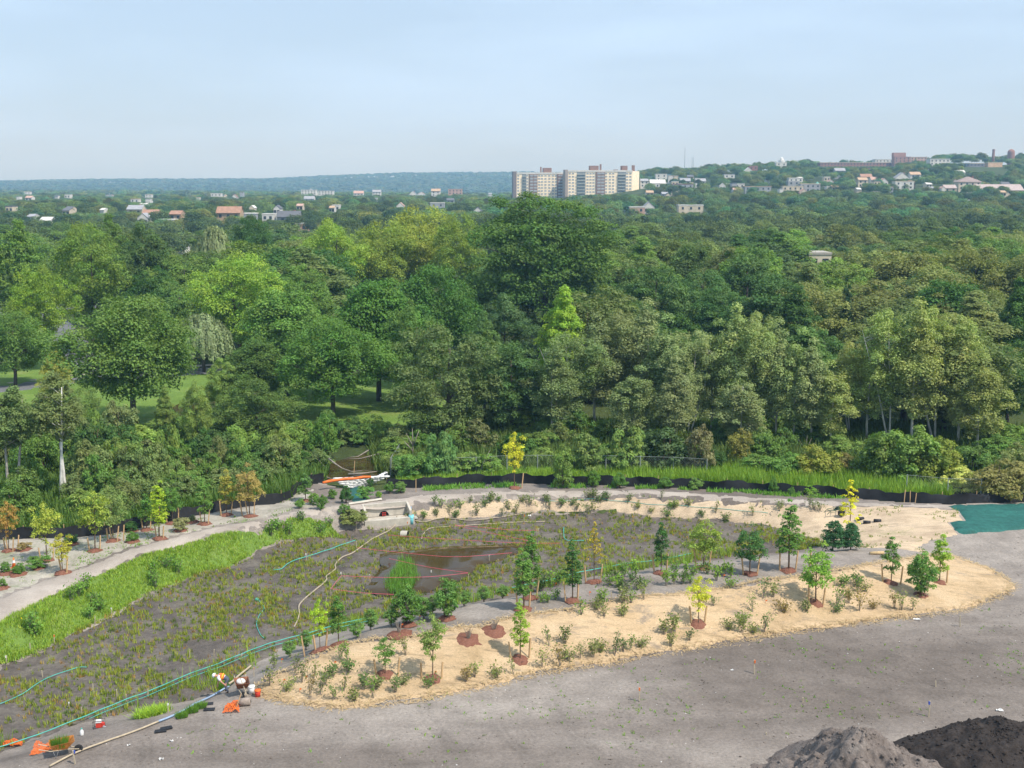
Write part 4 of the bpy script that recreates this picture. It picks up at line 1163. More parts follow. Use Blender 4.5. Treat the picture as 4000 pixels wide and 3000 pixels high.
for i, (u, v0, v1, w, st, wc, rc, hg) in enumerate(sorted(LEFT, key=lambda q: q[0])):
    house('house', u, v0, v1, w, st, wc, rc, hg, f'{ordinal(i)} building of the town beyond the lawn trees, {CNAME[wc]} walls, {CNAME[rc]} roof', group='buildings of the town beyond the lawn trees')
# --- right of the block: the hillside town
HILL = [(2490, 807, 832, 62, 'flat', PINK, WHITE, 9), (2535, 790, 812, 46, 'front', WHITE, GREY, 10), (2700, 800, 830, 100, 'flat', CREAM, WHITE, 9), (2584, 679, 700, 46, 'flat', WHITE, WHITE, 10), (2570, 702, 717, 62, 'gable', CREAM, WHITE, 9),
        (2518, 699, 712, 32, 'gable', WHITE, GREY, 9), (2638, 708, 718, 27, 'flat', CREAM, WHITE, 8), (2678, 697, 713, 42, 'gable', WHITE, GREY, 9), (2738, 698, 710, 42, 'gable', WHITE, GREY, 9), (2667, 718, 730, 86, 'flat', GREY, BRICK, 8),
        (2823, 716, 728, 24, 'front', WHITE, WHITE, 8), (2850, 680, 692, 42, 'flat', WHITE, GREY, 9), (2890, 717, 727, 40, 'flat', WHITE, WHITE, 8), (2962, 727, 745, 106, 'flat', GREY, TAN, 8), (2925, 655, 664, 27, 'front', WHITE, WHITE, 11),
        (2944, 648, 661, 34, 'flat', BRICK, BRICK, 12), (3053, 634, 643, 42, 'flat', WHITE, WHITE, 12), (3110, 694, 706, 56, 'flat', WHITE, WHITE, 10), (3102, 706, 724, 46, 'flat', GREY, WHITE, 9), (3167, 717, 742, 80, 'flat', GREY, CREAM, 9),
        (3098, 726, 743, 84, 'flat', CREAM, CREAM, 8), (3232, 690, 705, 24, 'flat', CREAM, WHITE, 9), (3386, 680, 695, 46, 'gable', CREAM, ORANGE, 10), (3372, 694, 716, 38, 'gable', CREAM, TAN, 9), (3425, 692, 712, 44, 'gable', WHITE, PINK, 9),
        (3455, 697, 716, 32, 'front', WHITE, PINK, 9), (3526, 675, 699, 56, 'front', WHITE, GREY, 10), (3578, 672, 686, 42, 'gable', WHITE, TAN, 10), (3535, 707, 740, 76, 'flat', WHITE, CREAM, 9), (3283, 657, 668, 42, 'gable', GREY, GREY, 10),
        (3673, 620, 636, 80, 'flat', WHITE, WHITE, 12), (3733, 700, 715, 27, 'front', WHITE, BRICK, 10), (3754, 665, 674, 36, 'gable', WHITE, WHITE, 10), (3264, 724, 734, 28, 'gable', WHITE, TAN, 8), (3640, 730, 742, 26, 'gable', WHITE, GREY, 8), (3565, 706, 714, 24, 'gable', ORANGE, ORANGE, 9)]
for _ in range(30):
    u_ = rh_.uniform(2520, 3990); v_ = rh_.uniform(675, 755); HILL.append((u_, v_, v_ + rh_.uniform(8, 13), rh_.uniform(14, 34), rh_.choice(['gable', 'front', 'flat', 'gable']), rh_.choice([WHITE, CREAM, WHITE, GREY]), rh_.choice([GREY, WHITE, PINK, DGREY, TAN]), 9))
for i, (u, v0, v1, w, st, wc, rc, hg) in enumerate(sorted(HILL, key=lambda q: q[0])):
    house('house', u, v0, v1, w, st, wc, rc, hg, f'{ordinal(i)} hillside building counting away from the apartment block, {CNAME[wc]} walls, {CNAME[rc]} roof', group='buildings on the hillside beyond the wood')
# --- landmarks on the hill
o = house('brick_school', 3345, 634, 652, 290, 'flat', BRICK, CREAM, 13, 'long low brick building with pale roof line along the hilltop', cat='building', y=1480)
o = house('brick_tower_block', 3526, 612, 637, 64, 'flat', (0.34, 0.20, 0.165), BRICK, 16, 'stepped red brick block at the end of the long hilltop building', cat='building', y=1470)
b = MB(); p = PY(3526, 612, 1470); b.box((-1, 6, 6.2 + p.z - o.location.z - 4.2), (15, 8, 6)); b.box((5, 8, 11), (0.01, 0.01, 0.01)); b.v = b.v[:8]; b.f = b.f[:6]; b.m = b.m[:6]
b.build('upper_storey', 'wall_tint', o).color = (0.34, 0.20, 0.165, 1)
house('roof_hall', 3455, 622, 636, 72, 'flat', WHITE, WHITE, 15, 'white flat hall standing behind the long brick building', cat='building', y=1510)
house('pink_hall', 3590, 612, 628, 66, 'flat', PINK, WHITE, 15, 'pinkish hall right behind the stepped brick block', cat='building', y=1500)
house('school_hall', 3791, 690, 740, 92, 'hip', CREAM, (0.30, 0.235, 0.215), 15, 'large hall with grey brown hipped roof between two long wings', cat='building', y=None)
house('school_wing', 3914, 721, 748, 178, 'gable', CREAM, (0.42, 0.35, 0.33), 10, 'long wing with a row of dormers right of the hipped roof', cat='building')
house('school_wing', 3714, 723, 748, 50, 'gable', CREAM, (0.42, 0.35, 0.33), 10, 'short wing left of the hipped roof', cat='building')
o = house('slab_block', 3817, 637, 676, 86, 'flat', (0.20, 0.19, 0.21), CREAM, 18, 'grey many windowed slab block on the hillside', cat='building', y=1330)
o = house('slab_block', 3889, 634, 694, 58, 'flat', (0.62, 0.42, 0.27), CREAM, 18, 'blank tan end wall of the hillside slab block', cat='building', win=False, y=1318)
house('garage_building', 3205, 986, 1012, 92, 'flat', CREAM, (0.40, 0.37, 0.32), 7, 'low cream building showing through a gap in the wood', cat='building', y=262)
def mast(u, v0, v1, y, r, label, name='radio_mast', m='galvanised', prof=None, cat='mast', sides=4):
    p = PY(u, v0, y); zg = float(far_T(np.array([p.x]), np.array([y]))[0])
    b = MB(); hh = p.z - zg
    if prof: b.lathe((0, 0, 0), [(q * r, z * hh) for q, z in prof], sides)
    else: b.tube([(0, 0, -1), (0, 0, hh)], [r, r * .5], 4)
    o = b.build(name, m, None, loc=(p.x, y, zg)); o.color = (*BRICK, 1)
    tag(o, label, cat); HOUSES.append((u - 6, u + 6, v1, y)); return o
mast(2676, 575, 650, 1750, .5, 'thin tall radio mast on the skyline')
mast(2704, 614, 648, 1750, .45, 'shorter twin radio mast beside the tall one, thin leg')
mast(2709, 614, 648, 1750, .45, 'shorter twin radio mast beside the tall one, outer leg')
mast(3882, 583, 628, 1450, 1.7, 'dark brick chimney stack on the hilltop', 'chimney_stack', 'wall_tint', [(1.1, 0), (.9, .9), (1.0, .92), (1.0, 1.0)], 'chimney', 10)
mast(3951, 582, 614, 1450, 4.2, 'dark domed brick tower on the hilltop', 'brick_tower', 'wall_tint', [(1, 0), (1, .80), (.9, .88), (.6, .95), (.05, 1.0)], 'tower', 12)
mast(3054, 613, 640, 1480, 4.0, 'white cupola on a hilltop roof', 'cupola', 'white_paint', [(1, 0), (1, .78), (.55, .80), (.55, .90), (.3, .94), (.05, 1.0)], 'cupola', 10)
mast(3193, 709, 746, 1050, 2.2, 'slim green copper church spire', 'church_spire', 'copper_green', [(1, 0), (1, .5), (.9, .55), (.05, 1.0)], 'spire', 8)
house('church', 3198, 745, 761, 36, 'gable', WHITE, GREY, 9, 'small white church below the green spire', cat='church', y=1046)
mast(1214, 735, 752, 2200, 2.0, 'white steeple among the far white roofs', 'church_steeple', 'white_paint', [(1, 0), (1, .7), (.05, 1.0)], 'steeple', 8)

# ------------------------------------------------------------------ woodland filled in from near to far
def blocks(u, pw, v, y):
    """would a tree with top at v hide a building that the photograph shows?"""
    for (u0, u1, vb, yh) in HOUSES:
        if y < yh and u + pw * .45 > u0 and u - pw * .45 < u1 and v < vb: return vb
    return None
NB = 100; BIN = 4000.0 / NB
lowest = np.full(NB, 2100.0)
def seen_and_mark(u, v, pw, mark=True, slack=14):
    a, b = max(0, int((u - pw * .38) / BIN)), min(NB - 1, int((u + pw * .38) / BIN))
    if b < a: return False
    vis = np.any(v + slack < lowest[a:b + 1])
    if vis and mark: lowest[a:b + 1] = np.minimum(lowest[a:b + 1], v + pw * 0.22)
    return vis
for (x, y, zt, w) in sorted(TREES, key=lambda q: q[1]):
    u, v = proj(x, y, zt); seen_and_mark(u, v, w * FPX / y)
cand = []
y = 118.0
while y < 620:
    st = 8.0 + (y - 118) * 0.020
    hw = 0.47 * y
    for x in np.arange(-hw, hw, st):
        cand.append((x + RNG.uniform(-.4, .4) * st, y + RNG.uniform(-.4, .4) * st, st))
    y += st * 0.9
wood = {'near': [], 'mid': [], 'far': []}
n_ind = 0
for (x, y, st) in cand:
    if lawn_like(x, y) or (y < 126 and -26 < x < -6): continue
    u, v0 = proj(x, y, 0)
    left = u < 1900
    hm = np.interp(y, [115, 140, 200, 300, 620], [11.0, 12.5, 15.0, 14.5, 13.0])
    if left and y < 165: hm *= 0.62
    h = hm * RNG.uniform(0.74, 1.2); w = h * RNG.uniform(0.80, 1.20)
    if not free(x, y, st * 1.0): continue
    zg = Hs(x, y); uu, vt = proj(x, y, zg + h); pw = w * FPX / y
    vb = blocks(uu, pw, vt, y)
    if vb is not None:
        hn = PY(uu, vb + 4, y).z - zg
        if hn < 4: continue
        w *= max(.6, hn / h); h = hn; vt = vb + 4
    if not seen_and_mark(uu, vt, pw): continue
    c = WOOD_COL[RNG.integers(len(WOOD_COL))]
    if u > 3000 and RNG.random() < .35: c = (0.098, 0.118, 0.048)
    key = ('broad_a', 'broad_b', 'broad_c', 'elm_a', 'maple_b', 'poplar_b')[RNG.choice(6, p=[.25, .22, .17, .14, .14, .08])]
    z_ = 'near' if y < 170 else 'mid' if y < 300 else 'far'
    wood[z_].append((key, x, y, h, w, c))
def shade(c):
    r_, g_ = c[0], c[1]
    if g_ < .082: return 'very dark green'
    if r_ > .095: return 'olive'
    if g_ > .125: return 'fresh light green'
    if c[2] > .042: return 'greyish green'
    return 'blue green' if c[2] > .0385 else 'dull green' if r_ > .08 else 'mid green'
for z_, where, grp in (('near', 'behind the poplar belt', 'trees in the thick of the wood'), ('mid', 'in the middle wood', 'trees of the middle wood'), ('far', 'between middle wood and town', 'trees between the wood and the town')):
    wood[z_].sort(key=lambda q: -q[4] / q[2])
    pick_ = wood[z_][:(260 if z_ != 'far' else 40)]
    seen = {}
    for key, x, y, h, w, c in sorted(pick_, key=lambda q: q[1] / q[2]):
        sh_ = shade(c); seen[sh_] = seen.get(sh_, 0) + 1
        tree('woodland_tree', key, x, y, h, w, c, label=f'{ordinal(seen[sh_] - 1)} {sh_} tree {where}, counting from the highway side', group=grp)
print('WOOD', {k: len(v) for k, v in wood.items()})

# --- the far forest and the ridge: one mass of instanced crowns
def far_proto(name, nb, nq, leaf, seed):
    rng = np.random.default_rng(seed); n = nb * nq
    lo = rng.normal(size=(nb, 3)); lo /= np.linalg.norm(lo, axis=1, keepdims=True); lo[:, 2] = np.abs(lo[:, 2]) - .2
    lc = np.array([0, 0, .56]) + lo * np.array([.33, .33, .27]) * rng.uniform(.45, 1.05, (nb, 1))
    li_ = np.repeat(np.arange(nb), nq); d = rng.normal(size=(n, 3)); d /= np.linalg.norm(d, axis=1, keepdims=True); d[:, 2] = np.where(d[:, 2] < -.4, -d[:, 2], d[:, 2])
    lr = rng.uniform(.12, .21, nb)[li_][:, None]
    p = lc[li_] + d * lr * np.array([1, 1, .85]) * (.75 + .3 * rng.random((n, 1)))
    V, F = quads(p, d + rng.normal(size=(n, 3)) * .3 + np.array([.08, -.06, .4]), np.full(n, leaf), rng, 1.0)
    tone = np.clip(.5 + .22 * rng.normal(size=nb)[li_] + .12 * rng.normal(size=n), 0, 1); hue = np.clip(.5 + .2 * rng.normal(size=nb)[li_], 0, 1)
    return bpy.data.objects.new(name, mesh_np(name, V, F, ('leaf_far',), np.repeat(np.column_stack([tone, hue]), 4, axis=0)))
def far_forest(name, rows, label):
    src = bpy.data.collections.new('crown_kinds')
    for i in range(4): src.objects.link(far_proto(f'crown_kind_{i}', 28, 95, .044, 200 + i))
    src.objects.link(far_proto('crown_kind_4', 12, 16, .13, 210)); src.objects.link(far_proto('crown_kind_5', 7, 6, .24, 211))
    A = np.array([r[:7] for r in rows], float); n = len(A)
    rng = np.random.default_rng(3)
    me = bpy.data.meshes.new(name); me.vertices.add(n); me.vertices.foreach_set('co', A[:, :3].astype(np.float32).ravel())
    pick = np.where(A[:, 1] < 1500, rng.integers(0, 4, n), np.where(A[:, 1] < 2600, 4, 5)).astype(np.int32)
    me.attributes.new('pick', 'INT', 'POINT').data.foreach_set('value', pick)
    me.attributes.new('scl', 'FLOAT_VECTOR', 'POINT').data.foreach_set('vector', np.column_stack([A[:, 4], A[:, 4] * rng.uniform(.8, 1.1, n), A[:, 3]]).astype(np.float32).ravel())
    me.attributes.new('turn', 'FLOAT', 'POINT').data.foreach_set('value', rng.uniform(0, 6.28, n).astype(np.float32))
    k = (.45 + 1.1 * A[:, 5])[:, None]; hu = A[:, 6][:, None]
    col = np.array([.084, .122, .036]) * k * np.hstack([1.35 - .7 * hu, np.ones((n, 1)), .8 + .5 * hu])
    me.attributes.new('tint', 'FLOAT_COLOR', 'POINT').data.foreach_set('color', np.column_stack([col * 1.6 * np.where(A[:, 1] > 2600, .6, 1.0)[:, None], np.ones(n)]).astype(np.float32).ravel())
    o = link(name, me)
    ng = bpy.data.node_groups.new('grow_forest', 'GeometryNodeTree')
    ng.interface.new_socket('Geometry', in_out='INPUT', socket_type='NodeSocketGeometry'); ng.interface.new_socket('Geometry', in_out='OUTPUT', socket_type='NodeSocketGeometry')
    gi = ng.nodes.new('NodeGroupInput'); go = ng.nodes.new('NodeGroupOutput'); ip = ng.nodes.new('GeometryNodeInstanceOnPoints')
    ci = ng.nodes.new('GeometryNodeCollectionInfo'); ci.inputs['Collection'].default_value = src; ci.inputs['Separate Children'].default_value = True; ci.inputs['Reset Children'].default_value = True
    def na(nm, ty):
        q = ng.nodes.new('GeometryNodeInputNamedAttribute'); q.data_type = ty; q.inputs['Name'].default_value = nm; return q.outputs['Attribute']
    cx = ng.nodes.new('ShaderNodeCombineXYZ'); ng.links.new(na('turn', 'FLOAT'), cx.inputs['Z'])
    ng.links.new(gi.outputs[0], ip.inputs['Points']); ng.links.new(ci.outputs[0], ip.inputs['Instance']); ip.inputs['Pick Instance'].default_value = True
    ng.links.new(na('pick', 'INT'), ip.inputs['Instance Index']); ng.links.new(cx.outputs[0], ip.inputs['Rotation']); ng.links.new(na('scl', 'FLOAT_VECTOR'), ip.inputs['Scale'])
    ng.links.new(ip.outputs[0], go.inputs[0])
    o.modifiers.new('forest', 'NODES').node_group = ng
    tag(o, label, 'forest', None, 'stuff'); return o
rows = [(x, y, Hs(x, y), h, w, float(np.clip((c[1] - .07) * 8, 0.1, .9)), float(np.clip(.5 + (c[0] - .07) * -5, 0, 1))) for key, x, y, h, w, c in wood['far'][40:]]
low2 = np.full(400, 900.0)
def far_rows(y0, y1, stf, hmul, filt=True):
    y = y0
    while y < y1:
        st = stf(y); hw = 0.46 * y
        for x in np.arange(-hw, hw, st):
            xx = x + RNG.uniform(-.45, .45) * st; yy = y + RNG.uniform(-.45, .45) * st
            zg = float(far_T(np.array([xx]), np.array([yy]))[0])
            h = RNG.uniform(8, 16) * hmul; w = (6 + h * .55) * RNG.uniform(.8, 1.25) * max(1, st / 16)
            uu, vt = proj(xx, yy, zg + h); pw = w * FPX / yy
            if not (-80 < uu < 4080): continue
            if filt:
                vb = blocks(uu, pw, vt, yy)
                if vb is not None:
                    hn = PY(uu, vb + 1, yy).z - zg
                    if hn < 3: continue
                    w = min(w, hn * 1.1); h = hn; vt = vb + 3
                a, b = max(0, int((uu - pw * .4) / 10)), min(399, int((uu + pw * .4) / 10))
                if b < a or not np.any(vt < low2[a:b + 1] + 3): continue
                low2[a:b + 1] = np.minimum(low2[a:b + 1], vt + pw * .18)
            rows.append((xx, yy, zg, h, w, RNG.uniform(.05, .95), np.clip(RNG.normal(.5, .3), 0, 1)))
        y += st * .85
far_rows(560, 1750, lambda y: 12 + (y - 600) * .006, 1.0)
n1 = len(rows)
far_rows(1750, 3000, lambda y: 24, 1.15)
far_rows(3000, 5350, lambda y: 30, 1.2, False)
print('FAR', n1, len(rows))
ff = far_forest('forest', rows, 'far wooded land and blue wooded ridge reaching to the horizon')

# ------------------------------------------------------------------ undergrowth between the site and the wood
SHR = ('shrub_a', 'shrub_b', 'shrub_c')
def shrub_px(u, vb, vt, wpx, col, key, label, name='shrub', bark=BROWN, group=None):
    p = G(u, vb); s = px_per_m(p)
    return tree(name, key, p.x, p.y, (vb - vt) / s / 0.95, wpx / s, col, bark, label, 'shrub', group)
BIGS = [(2586, 1830, 1668, 260, G_BLUE, 'shrub_a', 'biggest dark round bush of the fence line'), (2290, 1846, 1695, 180, (0.085, 0.135, 0.045), 'shrub_c', 'flat topped sumac with bare grey stems'), (2460, 1840, 1672, 170, (0.09, 0.14, 0.045), 'shrub_c', 'sumac touching the biggest dark bush'),
        (2780, 1842, 1760, 130, G_DARK, 'shrub_b', 'small dark bush beside the biggest dark bush'), (2890, 1815, 1680, 110, (0.125, 0.135, 0.045), 'shrub_b', 'olive bush under the poplars'), (2727, 1850, 1660, 120, (0.10, 0.095, 0.06), 'shrub_b', 'brownish half bare bush under the poplars'),
        (1722, 1862, 1690, 140, (0.085, 0.145, 0.06), 'shrub_c', 'sumac with one bent stem beside the creek'), (3430, 1880, 1690, 200, (0.075, 0.125, 0.04), 'shrub_a', 'green bush, creek end of the tall bush bank'), (3540, 1888, 1668, 240, (0.08, 0.135, 0.04), 'shrub_b', 'tallest bush of the tall bush bank'),
        (3640, 1890, 1710, 220, (0.105, 0.145, 0.035), 'shrub_a', 'yellowish bush closing the tall bush bank'), (3200, 1872, 1742, 190, (0.15, 0.165, 0.04), 'shrub_a', 'yellow green round bush with a brown heart'), (3070, 1862, 1768, 150, (0.085, 0.15, 0.045), 'shrub_a', 'round green bush beside the yellow green one'),
        (3905, 1945, 1800, 270, (0.13, 0.125, 0.055), 'shrub_a', 'olive brown bush sprawling over the end of the silt fence'), (3765, 1915, 1828, 170, (0.25, 0.27, 0.10), 'shrub_c', 'cream flecked bush beside the olive brown one'), (3960, 1900, 1735, 130, (0.11, 0.13, 0.06), 'shrub_b', 'thin bush at the picture edge above the green mat'),
        (2200, 1905, 1742, 95, (0.11, 0.165, 0.05), 'shrub_b', 'tall light green bush growing through the silt fence'), (1900, 1850, 1770, 150, (0.10, 0.17, 0.045), 'shrub_a', 'bright low bush near the yellow sapling'), (2020, 1800, 1690, 190, G_DARK, 'shrub_a', 'dark bush behind the yellow sapling'), (1620, 1870, 1770, 150, (0.075, 0.14, 0.045), 'shrub_b', 'green bush at the chain fence corner'),
        (3790, 1860, 1740, 160, (0.07, 0.12, 0.04), 'shrub_b', 'green bush behind the cream flecked bush'), (3300, 1860, 1770, 120, (0.12, 0.12, 0.05), 'shrub_c', 'faded bush before the tall bush bank')]
for u, vb, vt, w, c, k, lab in BIGS: shrub_px(u, vb, vt, w, c, k, lab)
def fence_v(u):
    a = np.array(SILT_L + SILT_R); return float(np.interp(u, a[:, 0], a[:, 1]))
fillL, fillR = [], []
SCOL = [G_MID, (0.078, 0.130, 0.04), (0.06, 0.108, 0.034), G_DARK, (0.092, 0.148, 0.045), (0.082, 0.118, 0.05), (0.070, 0.128, 0.034), (0.105, 0.160, 0.045), (0.085, 0.112, 0.05)]
rs = np.random.default_rng(99)
for u in np.arange(-40, 1290, 62):
    vf = fence_v(u)
    for k, up in enumerate((62, 105, 150, 205, 265, 330)):
        vb = vf - up - rs.uniform(-16, 16)
        uu = u + rs.uniform(-30, 30)
        if vb < (1745 if uu < 520 else 1700 if uu < 950 else 1715) or (uu > 1215 and vb > 1800): continue
        if (abs(uu - 205) < 95 or uu < 70) and vb > 1890: continue
        hp = rs.uniform(95, 175) * (1.25 if uu < 700 else 1.0) * (0.75 if k == 0 else 1.0)
        if up > 180 and uu > 480: hp *= .6
        fillL.append((k // 2, uu, vb, vb - hp, rs.uniform(110, 175), SCOL[rs.integers(len(SCOL))], SHR[rs.integers(3)]))
for u in np.arange(1560, 4060, 82):
    vf = fence_v(u)
    for k, up in enumerate((62, 120, 170, 215)):
        vb = vf - up - rs.uniform(-18, 18); uu = u + rs.uniform(-38, 38)
        if vb < 1690: continue
        if any(abs(uu - q[0]) < q[3] * .42 and q[2] < vb - 20 < q[1] + 30 for q in BIGS): continue
        hp = rs.uniform(50, 95) if k == 0 else rs.uniform(75, 130)
        fillR.append((k // 2, uu, vb, vb - hp, rs.uniform(110, 180), SCOL[rs.integers(len(SCOL))], SHR[rs.integers(3)]))
ROW = ['front', 'second', 'back']
for u_, v_, h_ in [(1225, 1735, 85), (1270, 1712, 80), (1320, 1735, 70), (1365, 1712, 85), (1415, 1730, 75), (1455, 1712, 90), (1505, 1728, 80), (1300, 1700, 60), (1400, 1698, 60), (1560, 1760, 100)]:
    fillL.append((2, u_, v_, v_ - h_, rs.uniform(95, 140), SCOL[rs.integers(len(SCOL))], SHR[rs.integers(3)]))
for row in range(3):
    for i, (_, u, vb, vt, w, c, k) in enumerate(sorted(q for q in fillL if q[0] == row)):
        shrub_px(u, vb, vt, w, c, k, f'{ordinal(i)} bush in the {ROW[row]} row of the thicket behind the planting strip, towards the creek', group=f'{ROW[row]} row of the thicket behind the planting strip')
    for i, (_, u, vb, vt, w, c, k) in enumerate(sorted(q for q in fillR if q[0] == row)):
        shrub_px(u, vb, vt, w, c, k, f'{ordinal(i)} bush in the {ROW[row]} row before the poplars, counting away from the creek', group=f'{ROW[row]} row of bushes before the poplars')
# creek water and the bare fallen boughs over it
sheet('creek_water', g2([(1235, 1868), (1300, 1800), (1420, 1770), (1560, 1775), (1540, 1830), (1480, 1856), (1330, 1868)]), 1.0, 0.05, 'water', 0.1, seed=21)
def bough(name, pts, r0, label, m='grey_wood', cat='branch', y_off=0.0, zl=(0.3, 0.6)):
    """a bough lying across the creek: photograph points with a height above ground at each"""
    P = []
    for u, v, hgt in pts:
        g = G(u, v + hgt * 46)
        P.append(Vector((g.x, g.y, g.z + hgt)))
    b = MB(); n = len(P); b.tube(P, [r0 * (1 - .75 * i / (n - 1)) for i in range(n)], 6)
    return tag(b.build(name, m, None, True), label, cat)
bough('fallen_bough', [(1545, 1738, 1.2), (1480, 1768, .8), (1410, 1787, .6), (1335, 1792, .3)], .10, 'long bare grey bough lying across the creek')
bough('fallen_bough', [(1440, 1752, .9), (1400, 1778, .7), (1345, 1786, .4)], .07, 'shorter bare bough crossing the long one')
bough('fallen_bough', [(1285, 1785, 1.4), (1310, 1806, 1.1), (1336, 1826, .7), (1375, 1841, .3), (1415, 1838, .2)], .09, 'curved bare bough bending down to the creek logs')
bough('fallen_bough', [(1238, 1780, 1.3), (1262, 1812, .8), (1288, 1836, .2)], .08, 'short steep bare bough at the thicket side of the creek')
bough('fallen_bough', [(1360, 1852, .2), (1420, 1848, .25), (1490, 1838, .2)], .13, 'grey log floating behind the sandbag dam')
bough('fallen_bough', [(1250, 1850, .25), (1275, 1862, .2), (1300, 1872, .1)], .07, 'short grey branch beside the orange boom')
def snag(u, vb, arms, r0, label):
    g = G(u, vb); s = px_per_m(g); b = MB()
    def loc(du, dv): return (du / s, 0.12 * du / s, -dv / s)
    for pts in arms: b.tube([loc(a, c) for a, c in pts], [r0 * (1 - .7 * i / (len(pts) - 1)) for i in range(len(pts))], 5)
    return tag(b.build('dead_tree', 'grey_wood', None, True, tuple(g)), label, 'dead tree')
snag(2175, 1720, [[(0, 10), (-2, -150), (-22, -210), (-24, -300)], [(-2, -150), (22, -230)], [(-14, -190), (-8, -250)]], .13, 'bare white dead tree forking out of the dark wood')
snag(1610, 1800, [[(0, 10), (4, -60), (-22, -110)], [(4, -60), (28, -120)], [(2, -40), (-30, -80)], [(4, -60), (2, -130)]], .07, 'bare grey dead sapling beside the creek')
snag(1690, 1862, [[(0, 10), (6, -60), (22, -130)], [(2, -40), (-34, -75)], [(6, -60), (40, -80)]], .06, 'bare forked grey sapling in front of the sumac')
snag(1866, 1862, [[(0, 10), (20, -50), (48, -104)]], .05, 'single leaning bare stem behind the silt fence')
snag(3145, 1770, [[(0, 10), (-10, -30), (-34, -62)], [(0, 0), (6, -70)], [(0, 0), (24, -60)], [(0, -10), (40, -40)], [(-4, -15), (-50, -40)]], .04, 'pale bare twiggy bush under the dark round tree')

def blades(name, x, y, z, h, lean, wid, col, label, cat, tone_seed=1, per=5, kind='stuff', m='leaf', spread=.08):
    """tufts of narrow leaves, one mass"""
    rng = np.random.default_rng(tone_seed)
    n = len(x) * per
    X = np.repeat(x, per) + rng.normal(size=n) * spread; Y = np.repeat(y, per) + rng.normal(size=n) * spread; Z = np.repeat(z, per)
    hh = np.repeat(h, per) * rng.uniform(.6, 1.1, n); a = rng.uniform(0, 6.283, n); l = hh * rng.uniform(.1, lean, n)
    bx, by = np.cos(a + 1.57) * wid, np.sin(a + 1.57) * wid
    base1 = np.column_stack([X - bx, Y - by, Z - .03]); base2 = np.column_stack([X + bx, Y + by, Z - .03])
    tip = np.column_stack([X + np.cos(a) * l, Y + np.sin(a) * l, Z + hh])
    V = np.stack([base1, base2, tip], 1).reshape(-1, 3); F = np.arange(3 * n).reshape(n, 3)
    tt = np.repeat(np.clip(.5 + .25 * rng.normal(size=len(x)), 0, 1), per) * .6 + .4 * rng.random(n)
    hu = np.repeat(np.clip(.5 + .3 * rng.normal(size=len(x)), 0, 1), per)
    o = link(name, mesh_np(name, V, F, (m,), np.repeat(np.column_stack([tt, hu]), 3, axis=0)))
    o.color = (col[0] * 1.6, col[1] * 1.55, col[2] * 1.1, 1)
    return tag(o, label, cat, None, kind)
def scatter(poly, n, seed, thin=None):
    rng = np.random.default_rng(seed)
    xs = [p[0] for p in poly]; ys = [p[1] for p in poly]
    X = rng.uniform(min(xs), max(xs), n); Y = rng.uniform(min(ys), max(ys), n)
    m = pip(poly, X, Y)
    if thin is not None: m &= rng.random(n) < thin(X, Y)
    return X[m], Y[m]
# grass on the bank
X, Y = scatter(bank_poly, 70000, 1, lambda x, y: .35 + .65 * ss(.2, .4, vnoise(x, y, 1.6, 21)))
blades('bank_grass', X, Y, H(X, Y) + .08, np.full(len(X), .20) * (.6 + .8 * vnoise(X, Y, 2.5, 22)), .9, .032, (0.20, 0.285, 0.055), 'bright green grass growing on the bank below the path', 'grass', 2, 4)
X, Y = scatter(bank_poly, 900, 3, lambda x, y: ss(.62, .75, vnoise(x, y, 2.2, 31)) * (x < -18))
fl_o = blades('bank_flowers', X, Y, H(X, Y) + .42, np.full(len(X), .09), 1.2, .06, (0.62, 0.42, 0.01), 'tiny yellow flowers scattered over the grass bank', 'flowers', 4, 2)
# marsh plants in the wetland
def marsh(x, y):
    d = ss(.30, .62, vnoise(x, y, 2.6, 41)) * .55 + ss(.45, .7, vnoise(x, y, 0.9, 42)) * .5
    return np.clip(d * .75 + .05, 0, 1)
X, Y = scatter(mud_poly, 62000, 5, marsh)
keep = ~pip(pond, X, Y) & ~pip(ditch, X, Y); X, Y = X[keep], Y[keep]
sel = RNG.random(len(X))
for nm, lo, hi, col, hgt, lab in (('marsh_grass', 0, .62, (0.205, 0.235, 0.045), .46, 'yellow green sedge plugs set in rows over the wet mud'), ('marsh_sedge', .62, .86, (0.085, 0.125, 0.035), .40, 'darker green sedge tufts scattered over the wet mud'), ('withered_sedge', .86, 1, (0.26, 0.165, 0.06), .36, 'withered tan sedge tufts scattered over the wet mud')):
    k = (sel >= lo) & (sel < hi)
    blades(nm, X[k], Y[k], H(X[k], Y[k]) + .04, hgt * .60 * RNG.uniform(.6, 1.3, k.sum()), .6, .028, col, lab, 'sedge', 6, 8, spread=.06)
near_marsh = g2([(0, 2960), (430, 2805), (880, 2700), (1000, 2610), (1230, 2510), (1452, 2445), (1840, 2362), (2180, 2300), (2540, 2228), (2860, 2185), (2860, 2150), (2300, 2225), (1900, 2320), (1500, 2400), (1100, 2490), (850, 2600), (400, 2750), (0, 2900)], FLOOR)
X, Y = scatter(near_marsh, 13000, 8, lambda x, y: ss(.35, .6, vnoise(x, y, 1.8, 43)) * np.interp(x, [-25, -12, 0, 12], [.35, .6, 1, .9]))
keep = ~pip(ditch, X, Y) & ~pip(pond, X, Y); X, Y = X[keep], Y[keep]
blades('marsh_reeds', X, Y, H(X, Y) + .03, RNG.uniform(.45, .95, len(X)), .6, .03, (0.17, 0.245, 0.05), 'taller fresh green reeds along the near rim of the wetland', 'reeds', 9, 6, spread=.09)
pr = g2([(1500, 2290), (1560, 2200), (1600, 2190), (1640, 2260), (1600, 2330), (1520, 2330)], FLOOR)
